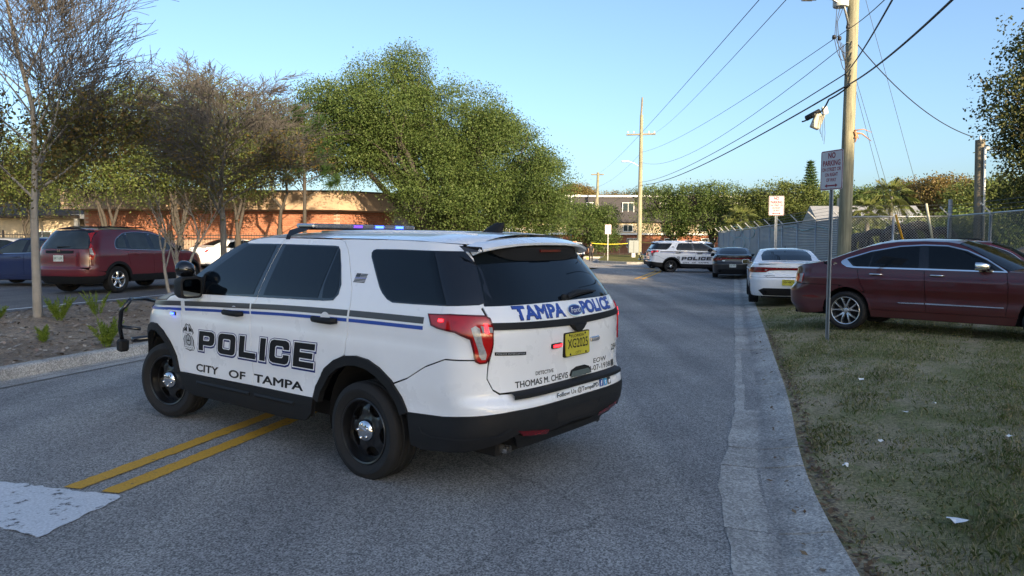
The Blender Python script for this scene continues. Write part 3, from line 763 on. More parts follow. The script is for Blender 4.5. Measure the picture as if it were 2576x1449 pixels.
        B.patch('shield_edge', 'r', bp(shield), M['decal_black'], bd, .0022, .05, (sd,))
        B.patch('shield_face', 'r', bp([(a*.88, b*.93) for a, b in shield]), M['decal_silver'], bd, .0028, .05, (sd,))
        el = lambda rx, rz, oz: [(rx*math.cos(2*PI*i/20), oz+rz*math.sin(2*PI*i/20)) for i in range(20)]
        B.patch('seal_ring', 'r', bp(el(.48, .40, -.22)), M['decal_black'], bd, .0034, .05, (sd,))
        B.patch('seal', 'r', bp(el(.38, .32, -.22)), M['decal_silver'], bd, .0040, .05, (sd,))
        B.patch('seal_print', 'r', bp([(-.25, -.3), (.25, -.3), (.3, -.22), (.05, -.2), (.05, -.05), (-.05, -.05), (-.05, -.2), (-.3, -.22)]), M['decal_black'], bd, .0046, .05, (sd,))
        for (za, s_, wd) in ((.16, 'TAMPA', .62), (-.80, 'POLICE', .72)):
            e_ = 1 if sd > 0 else -1
            B.patch('banner', 'r', bp([(-wd-.12, za-.05), (wd+.12, za-.05), (wd+.12, za+.17), (-wd-.12, za+.17)]), M['decal_white'], bd, .0034, .05, (sd,))
            B.text('lettering', 'r', s_, (cx+e_*wd*.098, cz+za*.135+.001), (cx-e_*wd*.098, cz+za*.135+.001), .015, M['decal_black'], bd, .0042, sd, .01)
        for wx in (-1, 1):
            B.patch('wing', 'r', bp([(wx*.12, .72), (wx*.62, .52), (wx*.78, .38), (wx*.45, .40), (wx*.15, .36)][::wx]), M['decal_black'], bd, .0034, .05, (sd,))
        B.patch('eagle', 'r', bp([(-.1, .38), (.1, .38), (.12, .68), (.05, .8), (-.05, .8), (-.12, .68)]), M['decal_white'], bd, .0038, .05, (sd,))
        # flag sticker on the quarter
        fl = link('flag_decal', None, root)
        a0, b0, lw, lh = .178, 1.442, .125, .068
        e_ = 1
        for i in range(7):
            z0 = b0+lh*(i/7); mt = 'decal_black' if i != 3 else 'decal_blue'
            hgt = lh/7*.62
            xs_ = (a0-.02*(i/7)*0, a0-lw)
            off_ = -.012*(i/7)
            xa = a0+off_-(.05 if i > 3 else 0)
            B.patch('flag_stripe', 'r', [(xa, z0), (a0-lw+off_, z0), (a0-lw+off_-.0015, z0+hgt), (xa-.0015, z0+hgt)], M[mt], fl, .0024, .05, (sd,))
        B.patch('flag_canton', 'r', [(a0-.007, b0+lh*.56), (a0-.055, b0+lh*.56), (a0-.062, b0+lh*.97), (a0-.014, b0+lh*.97)], M['decal_grey'], fl, .0030, .05, (sd,))
        # fender lamp
        yb = B.Y(2.644, 1.03)
        lm = MB(); lm.box((2.644, sd*(yb+.010), 1.028), (.075, .022, .030), bev=.008); lo = lm.build('fender_lamp', M['plastic'], root)
        lm = MB(); lm.box((2.644, sd*(yb+.021), 1.028), (.058, .006, .018)); lm.build('lit_lamp', M['bluelit'], lo)
        # handles
        for hx, hz in ((1.64, 1.109), (.405, 1.150)):
            yb = B.Y(hx, hz)
            h_ = MB(); h_.lathe([(0.0005, 0), (.058, 0.0), (.060, .001)], 24, c=(hx, 0, hz)); h_.v = [(v[0], sd*(yb+.002+.001), v[2]) for v in h_.v]
            cup = h_.build('handle_cup', W, root)
            h_ = MB(); pts = [(hx+.145, yb+.012, hz+.004), (hx+.10, yb+.036, hz), (hx, yb+.042, hz-.002), (hx-.10, yb+.036, hz), (hx-.145, yb+.012, hz+.002)]
            h_.tube([(p_[0], sd*p_[1], p_[2]) for p_ in pts], [.016, .024, .024, .026, .020], 10)
            h_.v = [(v[0], v[1], hz+(v[2]-hz)*1.0) for v in h_.v]
            h_.build('door_handle', M['plastic'], root, True)
        # mirrors
        mr = link('door_mirror', None, root)
        mb = MB(); c0 = Vector((2.20, sd*(.955+.115), 1.30))
        # housing: rounded box tapering forward
        V = []; F = []; n = 20
        for j, (dx, kk) in enumerate(((-.055, .93), (-.05, 1.0), (0.03, 1.0), (.09, .86), (.13, .55), (.14, .05))):
            for p_ in rrect(-.100, -.095, .100, .095, .04, 4): V.append((c0.x+dx, c0.y+p_[0]*kk, c0.z+p_[1]*kk))
        for j in range(5):
            for i in range(n): F.append((j*n+i, j*n+(i+1) % n, (j+1)*n+(i+1) % n, (j+1)*n+i))
        mb.add(V, F); mb.add([V[i] for i in range(n)], [tuple(range(n))])
        mb.build('mirror_housing', M['plastic'], mr, True, 40)
        mg = MB(); mg.prism([(c0.y+a_*.92, c0.z+b_*.92) for a_, b_ in rrect(-.088, -.082, .088, .082, .035, 4)], c0.x-.058, c0.x-.056, 'x'); mg.build('mirror_glass', M['mirror'], mr)
        ms = MB(); ms.prism([(c0.y+sd*.038+a_, c0.z+.042+b_) for a_, b_ in rrect(-.032, -.028, .032, .028, .01, 3)], c0.x-.0605, c0.x-.0595, 'x'); ms.build('spot_mirror', M['glass'], mr)
        ma = MB(); ma.tube([(2.24, sd*.92, 1.245), (2.22, sd*1.0, 1.252)], [.035, .03], 8); ma.build('mirror_arm', M['plastic'], mr, True)
        B.patch('sail_trim', 'r', [(2.37, 1.235), (2.15, 1.240), (2.185, 1.405), (2.30, 1.355), (2.40, 1.27)], M['plastic'], root, .008, .06, (sd,), .01)
    # spotlight at the driver's pillar
    s_ = MB(); s_.lathe([(0.0005, -.075), (.03, -.07), (.062, -.045), (.078, 0), (.078, .05), (.07, .062), (.0005, .066)], 24, 'x'); rot = Matrix.Rotation(R(20), 4, 'Z') @ Matrix.Rotation(R(-8), 4, 'Y')
    s_.v = [rot @ Vector(v)+Vector((2.30, 1.035, 1.455)) for v in s_.v]
    so = s_.build('spotlight', M['gloss'], root, True, 50)
    s2 = MB(); s2.tube([(2.30, .90, 1.36), (2.30, 1.0, 1.41)], .016, 8); s2.build('spotlight_arm', M['plastic'], so, True)
    # fuel door outline on the right
    # --- tailgate furniture
    def RX(y, z): return float(B.pos('R', np.array([y]), np.array([z]))[0, 0])
    tl_ = link('tailgate_lettering', None, root)
    for s_, a_, b_ in (('TAMPA', (.615, 1.243), (.075, 1.232)), ('POLICE', (-.155, 1.232), (-.600, 1.243))):
        B.text('navy_edge', 'R', s_, (a_[0]+.008, a_[1]-.006), (b_[0]-.008, b_[1]-.006), .096, M['decal_navy'], tl_, .0052, 1, .05)
        B.text('lettering', 'R', s_, a_, b_, .086, M['decal_blue'], tl_, .0062, 1, .035)
    tm = link('memorial_lettering', None, root)
    for s_, a_, b_, h_, bo in (('DETECTIVE', (.44, .853), (.235, .848), .026, .02), ('THOMAS M. CHEVIS', (.64, .790), (.055, .782), .044, .02), ('EOW', (-.30, .842), (-.505, .842), .036, .015), ('4-07-1938', (-.225, .785), (-.575, .785), .042, .015), ('254', (-.600, .905), (-.735, .905), .05, .02)):
        B.text('lettering', 'R', s_, a_, b_, h_, M['decal_black'], tm, .0052, 1, bo)
    B.patch('sticker', 'R', [(-.59, .83), (-.655, .83), (-.655, .778), (-.59, .778)], M['decal_grey'], tm, .0052, .05)
    fo = link('follow_lettering', None, root)
    B.text('lettering', 'R', 'Follow Us @TampaPD', (.27, .668), (-.285, .668), .040, M['decal_black'], fo, .0052, 1, .015)
    for i, mt in enumerate(('fbblue', 'cyan', 'decal_grey')):
        y0 = -.305-.062*i
        B.patch('social_icon', 'R', rrect(y0-.052, .668, y0, .716, .006, 2), M[mt], fo, .0052, .05)
    B.text('lettering', 'R', 'f', (-.318, .674), (-.342, .674), .036, M['decal_white'], fo, .0060, 1, .03)
    B.text('lettering', 'R', 't', (-.380, .678), (-.402, .678), .030, M['decal_white'], fo, .0060, 1, .03)
    B.patch('icon_print', 'R', rrect(-.470, .676, -.440, .704, .010, 3), M['decal_white'], fo, .0060, .05)
    # maker's oval
    ov = link('maker_badge', None, root)
    el = lambda rx, rz, oz, oy=0: [(oy+rx*math.cos(2*PI*i/28), oz+rz*math.sin(2*PI*i/28)) for i in range(28)]
    B.patch('badge_rim', 'R', el(.092, .040, 1.262, -.045), M['chrome'], ov, .016, .05, (1,), .012)
    B.patch('badge_face', 'R', el(.084, .033, 1.262, -.045), M['decal_navy'], ov, .0175, .05)
    B.text('badge_script', 'R', 'Ford', (.012, 1.246), (-.102, 1.246), .034, M['decal_white'], ov, .0185, 1, 0, .25)
    # plate with lamp recess, camera, LED, handle, badges
    x0 = RX(-.04, 1.02)
    B.patch('plate_recess', 'R', [(.34, 1.15), (-.34, 1.15), (-.42, .90), (.42, .90)], M['white'], root, .0055, .08)
    rot = Matrix(((0, 0, -1, 0), (-1, 0, 0, 0), (0, 1, 0, 0), (0, 0, 0, 1)))
    tilt = Matrix.Rotation(R(-4), 4, 'X')
    licence_plate(root, Vector((x0-.022, -.04, 1.025)), rot @ tilt, .315, .162, 'plate_yellow', 'XG2025', 'FLORIDA', 'CITY')
    fr = MB(); fr.prism([(-.04+a_, 1.025+b_) for a_, b_ in rrect(-.165, -.088, .165, .088, .012)], x0-.018, x0-.003, 'x'); fr.build('plate_frame', M['plastic'], root)
    c_ = MB(); c_.prism([(-.13, 1.172), (.05, 1.172), (.01, 1.135), (-.02, 1.118), (-.06, 1.118), (-.09, 1.135)], x0-.045, x0+.01, 'x'); c_.build('rear_camera', M['plastic'], root)
    for y_, mt in ((.215, 'redlit'), (-.295, 'clearlens')):
        l_ = MB(); l_.box((x0-.012, y_, 1.035), (.022, .125, .036), bev=.008); lo = l_.build('led_lamp', M['plastic' if mt == 'redlit' else 'alloy'], root)
        for i in range(6):
            l_ = MB(); l_.box((x0-.0245, y_-.045+.018*i, 1.035), (.004, .014, .018)); l_.build('led', M[mt], lo)
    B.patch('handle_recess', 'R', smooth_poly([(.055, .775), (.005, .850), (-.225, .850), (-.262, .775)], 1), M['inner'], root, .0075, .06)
    hb = MB(); hx = RX(-.1, .81)
    hb.add([(hx-.022, .04, .782), (hx-.022, -.245, .782), (hx-.012, -.215, .822), (hx-.012, .01, .822)], [(0, 1, 2, 3)]); hb.build('tailgate_handle', M['gloss'], root)
    B.patch('name_badge', 'R', [(.79, 1.045), (.545, 1.028), (.545, 1.006), (.79, 1.022)], M['decal_black'], root, .0075, .06, (1,), .003)
    B.text('badge_print', 'R', 'POLICE INTERCEPTOR', (.78, 1.028), (.555, 1.012), .010, M['decal_silver'], root, .0085, 1, 0)
    B.text('badge_print', 'R', 'AWD', (-.66, 1.03), (-.74, 1.03), .018, M['decal_silver'], root, .0085, 1, .02)
    # wiper
    w_ = MB(); w_.tube([(RX(.0, 1.36)-.02, .0, 1.362), (RX(-.12, 1.38)-.03, -.12, 1.385), (RX(-.3, 1.385)-.025, -.30, 1.390), (RX(-.44, 1.385)-.02, -.44, 1.385)], [.022, .026, .016, .006], 8)
    w_.box((RX(.02, 1.36)-.016, .02, 1.362), (.03, .07, .045), bev=.01); w_.build('rear_wiper', M['plastic'], root, True, 40)
    # spoiler: white blade with dark box underneath and brake lamp
    V = []; F = []; N = 18
    for i in range(N+1):
        q = -1+2*i/N; y = .675*q; e = abs(q)**4
        xt = -.955+.09*e; zt = 1.742-.030*e*1.0+.022*(1-q*q)
        V += [(-.74, y, 1.742+.060*(1-abs(q)**3)-.012), (-.86, y, zt+.030*(1-q*q)), (xt, y, zt-.010), (xt+.004, y, zt-.026), (-.80, y, zt-.050)]
    for i in range(N):
        for j in range(4): F.append((i*5+j, i*5+j+1, i*5+6+j, i*5+5+j))
    F.append((0, 1, 2, 3, 4)[::-1]); F.append(tuple(N*5+j for j in (0, 1, 2, 3, 4)))
    s_ = MB(); s_.add(V, F); s_.build('spoiler', W, root, True, 40)
    s_ = MB(); V = []; F = []; N = 12
    for i in range(N+1):
        q = -1+2*i/N; y = .55*q; e = abs(q)**5
        V += [(-.930+.10*e, y, 1.722), (-.930+.10*e, y*.99, 1.70), (-.915+.06*e, y*.93, 1.622+.05*e), (-.86, y*.92, 1.615+.05*e)]
    for i in range(N):
        for j in range(3): F.append((i*4+j, i*4+j+1, i*4+5+j, i*4+4+j))
    F.append((0, 1, 2, 3)[::-1]); F.append(tuple(N*4+j for j in range(4)))
    s_.add(V, F); sb = s_.build('spoiler_lamp_box', M['inner'], root, True, 40)
    l_ = MB(); l_.box((-.936, -.05, 1.694), (.01, .26, .018)); l_.build('brake_lamp', M['darkred'], sb)
    for sd in both:      # dark end wings of the spoiler
        l_ = MB(); l_.add([(-.735, sd*.748, 1.730), (-.875, sd*.672, 1.722), (-.875, sd*.655, 1.690), (-.78, sd*.735, 1.690)], [(0, 1, 2, 3) if sd > 0 else (3, 2, 1, 0)]); l_.build('spoiler_wing', M['gloss'], root)
    # shark-fin antenna
    a_ = MB(); V = []; F = []; n = 10
    for j, (zz, kx, ky) in enumerate(((1.815, 1, 1), (1.845, .82, .75), (1.875, .60, .5), (1.897, .42, .28), (1.902, .30, .12))):
        for i in range(n):
            t = 2*PI*i/n; V.append((-.40-.05*(1-kx)+(.115*kx)*math.cos(t)-.055*(zz-1.815)/.08, .036*ky*math.sin(t), zz))
    for j in range(4):
        for i in range(n): F.append((j*n+i, j*n+(i+1) % n, (j+1)*n+(i+1) % n, (j+1)*n+i))
    F.append(tuple(4*n+i for i in range(n))); a_.add(V, F); a_.build('antenna', M['plastic'], root, True)
    # light bar
    lb = link('light_bar', None, root); xb, zb = 1.16, 1.862
    b_ = MB(); b_.box((xb, 0, zb), (.27, 1.16, .038), bev=.014); b_.build('lens', M['lightbar'], lb)
    b_ = MB(); b_.box((xb, 0, zb-.026), (.25, 1.14, .014), bev=.004); b_.build('base', M['plastic'], lb)
    for sd in both:
        b_ = MB(); b_.box((xb, sd*.585, zb), (.24, .03, .036), bev=.012); b_.build('end_cap', M['alloy'], lb)
        b_ = MB(); b_.add([(xb+.09, sd*.60, 1.845), (xb-.11, sd*.60, 1.845), (xb-.13, sd*.67, 1.822), (xb+.11, sd*.67, 1.822), (xb+.10, sd*.40, 1.848), (xb-.10, sd*.40, 1.848), (xb+.03, sd*.755, 1.775), (xb-.03, sd*.755, 1.775), (xb+.03, sd*.765, 1.745), (xb-.03, sd*.765, 1.745)],
              [(0, 1, 2, 3), (0, 4, 5, 1), (3, 2, 7, 6), (6, 7, 9, 8)]); b_.build('mounting_foot', M['plastic'], lb)
    for i in range(9):
        y_ = .50-.125*i
        if i in (5, 7): mt = 'bluelit'
        elif i == 3: mt = 'violetlit'
        else: mt = 'lightbar'
        b_ = MB(); b_.box((xb-.133, y_, zb), (.010, .095, .022)); b_.build('lamp_module', M[mt], lb)
    # push bumper
    pb = link('push_bumper', None, root)
    for sd in both:
        b_ = MB(); b_.tube([(3.98, sd*.40, .55), (4.00, sd*.40, .80), (3.97, sd*.40, 1.02)], .035, 8); b_.build('upright', M['gloss'], pb, True)
        b_ = MB(); b_.tube([(3.96, sd*.40, 1.00), (3.94, sd*.62, 1.06), (3.80, sd*.84, 1.08), (3.60, sd*.95, 1.07)], .022, 8); 
        b_.v = b_.v; b_.build('wing_bar', M['gloss'], pb, True)
        b_ = MB(); b_.tube([(3.60, sd*.95, 1.07), (3.655, sd*1.00, .98), (3.79, sd*.96, .80), (3.80, sd*.93, .62)], .022, 8); b_.build('wing_bar', M['gloss'], pb, True)
        b_ = MB(); b_.tube([(3.78, sd*.96, .80), (3.60, sd*.84, .78)], .018, 8); b_.build('brace', M['gloss'], pb, True)
        b_ = MB(); b_.box((3.80, sd*.93, .60), (.10, .10, .13), bev=.02); b_.build('clamp', M['plastic'], pb)
    b_ = MB(); b_.tube([(3.98, -.75, .62), (4.0, 0, .62), (3.98, .75, .62)], .03, 8); b_.tube([(3.99, -.40, .95), (3.99, .40, .95)], .03, 8); b_.build('cross_bar', M['gloss'], pb, True)
    # exhausts
    for sd in both:
        e_ = MB(); e_.tube([(-.70, sd*.56, .33), (-1.06, sd*.58, .345)], .033, 12, False); e_.tube([(-1.065, sd*.58, .345), (-.9, sd*.58, .345)], .028, 12, False); e_.build('exhaust', M['alloy'], root, True)
    e_ = MB(); e_.tube([(-.55, -.45, .35), (-.55, .30, .35)], .09, 12); e_.tube([(0, -.8, .36), (0, .8, .36)], .05, 8); e_.box((1.4, 0, .30), (2.4, .5, .12)); e_.build('muffler', M['inner'], root, True)
    # steering wheel hint and seats are behind dark glass
    sil = [(2.3, .36)]+[(.60, .36), (.559, .53)]+ra[1:]+[(-.5, .42), (-1.0, .42), (-1.05, .8), (-1.02, 1.30), (-.83, 1.55), (-.72, 1.70), (1.70, 1.70), (2.3, 1.30), (2.42, 1.18), (2.42, .42)]
    inner_shell(B, root, sil, 2.86, .50, .30, (-1.0, 3.6), .40)
    rear_in = MB(); rear_in.box((-1.06, 0, .90), (.10, 1.50, .62)); rear_in.build('inner_structure', M['inner'], root); rear_in = MB(); rear_in.box((3.3, 0, .72), (.7, 1.3, .55)); rear_in.build('inner_structure', M['inner'], root)
    wheels(root, 2.86, .845, .362, .245, .238, 'steel', R(14))
    return root
# ---- other vehicles ---------------------------------------------------------------
def zline(P, x):
    P = sorted(P); return float(np.interp(x, [p[0] for p in P], [p[1] for p in P]))
def clip_line(P, x0, x1, n=10):
    return [(x, zline(P, x)) for x in np.linspace(x0, x1, n)]
def make_sedan(sp):
    root = empty(sp['name'])
    B = Body(sp['S'], sp['xr'], sp['xf'], sp['rr'], sp['rf'])
    W = sp['paint']; G = sp.get('glass', M['glass']); both = (1, -1); wb = sp['wb']; ra, za = sp['arch']; g = .004; st = sp.get('step', .08)
    fg, bg, rg = sp['fg'], sp['bg'], sp['rg']          # door gaps, top -> bottom
    belt = sp['belt']; zs = sp['sill']; zb = sp['bump']; yt = sp['yt']
    sh = lambda P, d: [(x+d, z) for x, z in P]
    def lin(P, p0, p1, n=6): return [(p0[0]+(p1[0]-p0[0])*i/n, p0[1]+(p1[1]-p0[1])*i/n) for i in range(n+1)]
    a0 = 180-math.degrees(math.asin(min(1, (zs-za)/ra))) if zs > za else 180+math.degrees(math.asin((za-zs)/ra))
    fa = arc(wb, za, ra, a0, 360-a0+180 if False else 180-a0, 16)      # rear foot -> front foot over the top
    faL = arc(wb, za, ra, a0, 25, 16); raL = arc(0, za, ra, 180-a0, a0 if False else 150, 16)
    zbs = zb
    # fender / doors / quarter
    hood = sp['hood']; xh = hood[-1][0]
    B.patch('front_fender', 'f', sh(fg, g)+[(faL[0][0]-.03, zs)]+faL+[(faL[-1][0]+.12, faL[-1][1]+.02), (xh, hood[-1][1]-.01)]+hood[::-1][1:], W, root, 0, st, both, .012)
    fd_top = clip_line(belt, fg[0][0]-g, bg[0][0]+g, 8); rd_top = clip_line(belt, bg[0][0]-g, rg[0][0]+g, 8)
    B.patch('front_door', 'r', sh(fg, -g)[::-1]+fd_top[1:-1]+sh(bg, g), W, root, 0, st, both, .012)
    rfoot = rg[-1]
    raf = [p for p in arc(0, za, ra, 180-a0, 90, 14) if p[1] < rfoot[1]-.01]
    B.patch('rear_door', 'r', sh(bg, -g)[::-1]+rd_top[1:-1]+sh(rg, g)+raf[::-1], W, root, 0, st, both, .012)
    rar = [p for p in arc(0, za, ra, 0, 160, 20) if p[0] < rfoot[0]-.01 and p[1] > .3]
    zc = sp['deck'][0][1]; xq = sp['deck'][0][0]
    dk = sp['deck']
    rear_edge = [('y', yt, zbs+.012), ('y', yt, (zbs+zc)/2), ('y', yt, zc-.03)]
    ea = [p for p in rar if p[1] >= zbs-.02] or rar
    B.patch('quarter_panel', 'r', sh(rg, -g)+ea+[(ea[-1][0]-.05, zbs+.01)]+rear_edge+dk+clip_line(belt, sp['rw'][0][0], rg[0][0]-.05, 5), W, root, 0, st, both, .012)
    aend = arc(0, za, ra, 180-a0, 180, 20)[-1]
    eb = [p for p in arc(0, za, ra, 90, 200, 20) if p[1] < zbs-.025 and p[1] > .30]
    zl = sp.get('blow', .25)
    bump = [(eb[0][0]-.03, zbs)]+eb+[(eb[-1][0]-.02, zl+.05), (eb[-1][0]-.3, zl), ('y', yt, zl), ('y', .4, zl), ('y', 0, zl), ('y', 0, zbs), ('y', .4, zbs), ('y', yt, zbs)]
    B.patch('rear_bumper', 'r', bump, W, root, .003, st*.8, both, .02)
    ff = [p for p in arc(wb, za, ra, 0, 24, 6)]
    B.patch('front_bumper', 'f', [(ff[-1][0]+.12, ff[-1][1]+.01)]+ff[::-1]+[(ff[0][0]+.05, .26), ('y', .5, .24), ('y', 0, .24), ('y', 0, hood[-1][1]-.10), ('y', .5, hood[-1][1]-.06), (xh+.0, hood[-1][1]-.02)], W, root, .003, st, both, .02)
    # sills
    B.patch('sill', 'r', [(wb-ra*.99, zs-.006), (ra*.99, zs-.006), (ra*1.05, zs-.13), (wb-ra*1.05, zs-.13)], W if sp.get('paint_sill') else M['plastic'], root, sp.get('sill_off', .008), st, both, .02)
    # greenhouse sides
    A = sp['ws'][-1]; C = sp['rw'][0]
    gh = sp['rw']+sp['roof'][1:]+sp['ws'][1:]+clip_line(belt, A[0], C[0], 14)[1:-1]
    B.patch('roof_side', 'r', gh, W, root, .0, st, both, .01)
    # top skins
    cr = sp['crown']
    top_strip(B, 'trunk_lid', sp['deck'], (cr['deck'], cr['deck']), (-.10, 0), W, root, off=.004, p=3.2)
    top_strip(B, 'rear_window_frame', sp['rw'], (cr['deck'], cr['roof']), (-.10, -.05), W, root, off=.001, p=3)
    top_strip(B, 'rear_window', sp['rwg'], (cr['deck']+.004, cr['roof']+.004), (-.105, -.055), G, root, inset=sp.get('rwin', .07), off=.004, p=3)
    top_strip(B, 'roof', sp['roof'], (cr['roof'], cr['roof']), (-.05, .05), W, root, off=.003, p=3)
    top_strip(B, 'windscreen', sp['ws'], (cr['roof'], cr['hood']), (.05, .20), G, root, inset=.035, off=.004, p=3)
    top_strip(B, 'hood', sp['hood'], (cr['hood'], cr['hood']), (.20, .30), W, root, off=.004, p=3.2)
    for k, P in enumerate(sp['win']):
        B.patch('window', 'r', P, G, root, .005, st, both)
    for P, mt in sp.get('trim', []): B.patch('window_trim', 'r', P, M[mt], root, .0025 if mt == 'gloss' else .008, st, both, 0 if mt == 'gloss' else .006)
    # wheel arch lips
    for k, cx in (('r', 0), ('f', wb)):
        o = arc(cx, za, ra+.012, 178-a0, a0+2, 18); i_ = arc(cx, za, ra-.012, 178-a0, a0+2, 18)
        B.patch('arch_lip', k, o+i_[::-1], W if not sp.get('clad') else M['plastic'], root, .006, .05, both, .04)
    for hx, hz in sp['handles']:
        for sd in both:
            y = B.Y(hx, hz); h_ = MB(); h_.tube([(hx+.12, sd*(y+.006), hz), (hx+.07, sd*(y+.03), hz+.004), (hx-.07, sd*(y+.03), hz+.006), (hx-.12, sd*(y+.006), hz+.004)], [.008, .015, .015, .008], 8)
            h_.build('door_handle', M[sp.get('handle', 'chrome')] if sp.get('handle', 'chrome') != 'paint' else W, root, True)
    mx, my, mz = sp['mirror']
    for sd in both:
        mr = link('door_mirror', None, root)
        V = []; F = []; n = 20
        for j, (dx, kk) in enumerate(((-.05, .93), (-.045, 1.0), (0.03, 1.0), (.09, .82), (.13, .5), (.14, .05))):
            for p_ in rrect(-.11, -.065, .11, .065, .035, 4): V.append((mx+dx, sd*my+p_[0]*kk, mz+p_[1]*kk))
        for j in range(5):
            for i in range(n): F.append((j*n+i, j*n+(i+1) % n, (j+1)*n+(i+1) % n, (j+1)*n+i))
        m_ = MB(); m_.add(V, F); m_.add([V[i] for i in range(n)], [tuple(range(n))]); m_.build('mirror_housing', M[sp['mirror_mat']] if sp.get('mirror_mat') else W, mr, True, 40)
        m_ = MB(); m_.prism([(sd*my+a_, mz+b_) for a_, b_ in rrect(-.095, -.055, .095, .055, .03, 4)], mx-.054, mx-.052, 'x'); m_.build('mirror_glass', M['mirror'], mr)
        m_ = MB(); m_.tube([(mx+.05, sd*(my-.2), mz-.08), (mx+.03, sd*(my-.05), mz-.04)], [.04, .03], 8); m_.build('mirror_arm', M['plastic'], mr, True)
    # front lamps, grille
    hz = hood[-1][1]
    B.patch('headlight', 'f', [(xh-.15, hz-.06), (xh+.02, hz-.05), ('y', .62, hz-.07), ('y', .55, hz-.18), (xh+.05, hz-.17)], M['clearlens'], root, .008, .06, both)
    B.patch('grille', 'F', rrect(-.45, hz-.32, .45, hz-.10, .05), M['gloss'], root, .008, .1)
    # trunk face
    dz = sp['deck'][0][1]
    B.patch('trunk_face', 'R', [(yt-.004, dz-.012), (yt-.004, zbs+.012), (-yt+.004, zbs+.012), (-yt+.004, dz-.012), (0, dz+cr['deck']*.8)], W, root, .002, st, (1,), .012)
    sil = [(wb-ra, zs-.1), (ra, zs-.1)]+arc(0, za, ra, 180-a0, 150, 14)+[(-ra-.15, .35), (float(B.xr(.4))+.15, .35), (float(B.xr(.8))+.10, dz-.08), (C[0], C[1]-.06), sp['roof'][0], sp['roof'][-1], (A[0]-.05, A[1]-.03), (wb-ra*.8, A[1]-.12)]
    sil = [(x, z-.012) for x, z in sil]
    inner_shell(B, root, sil, wb, ra-.01, zs-.16, (float(B.xr(.4))+.15, float(B.xf(.4))-.3), za)
    wheels(root, wb, sp['track'], *sp['tyre'], sp['style'], sp.get('steer', 0))
    if 'extra' in sp: sp['extra'](B, root, sp)
    return root
ROT_REAR = Matrix(((0, 0, -1, 0), (-1, 0, 0, 0), (0, 1, 0, 0), (0, 0, 0, 1)))
def rx(B, y, z): return float(B.pos('R', np.array([y]), np.array([z]))[0, 0])
# --- full-size burgundy sedan parked on the verge
def impala_extra(B, root, sp):
    both = (1, -1)
    for P, nm in (([(.86, .545), (1.285, .557), (1.285, .535), (.90, .530)], 'door_moulding'), ([(1.305, .557), (2.43, .552), (2.43, .540), (1.305, .532)], 'door_moulding')):
        B.patch(nm, 'r', P, M['chrome'], root, .014, .1, both, .012)
    t = B.patch('taillight', 'r', [(-.78, .99), (-.82, .82), (-.94, .84), ('y', .70, .86), ('y', .50, .88), ('y', .50, .97), ('y', .72, .985), (-.94, .985)], M['redlens'], root, .010, .06, both, .02)
    for o, sd in zip(t, both): B.patch('clear_lens', 'r', [(-.785, .985), (-.822, .83), (-.90, .838), (-.86, .92), (-.885, .985)], M['clearlens'], o, .012, .05, (sd,))
    for sd in both:
        m_ = MB(); y = B.Y(-.22, 1.185); m_.lathe([(0.0005, .004), (.028, .004), (.032, 0)], 20, c=(-.22, sd*(y+.003), 1.185)); m_.v = [(v[0], sd*abs(v[1]), v[2]) for v in m_.v]; e = m_.build('emblem', M['chrome'], root)
    B.patch('bumper_recess', 'r', [(-.42, .56), (-.60, .60), (-.78, .585), (-.80, .565), (-.60, .545)], M['darkred'], root, .006, .05, both)
    licence_plate(root, Vector((rx(B, 0, .9)-.02, 0, .88)), ROT_REAR, .305, .152, 'plate_white', 'KWT 41Z', None, None, 'plate_green')
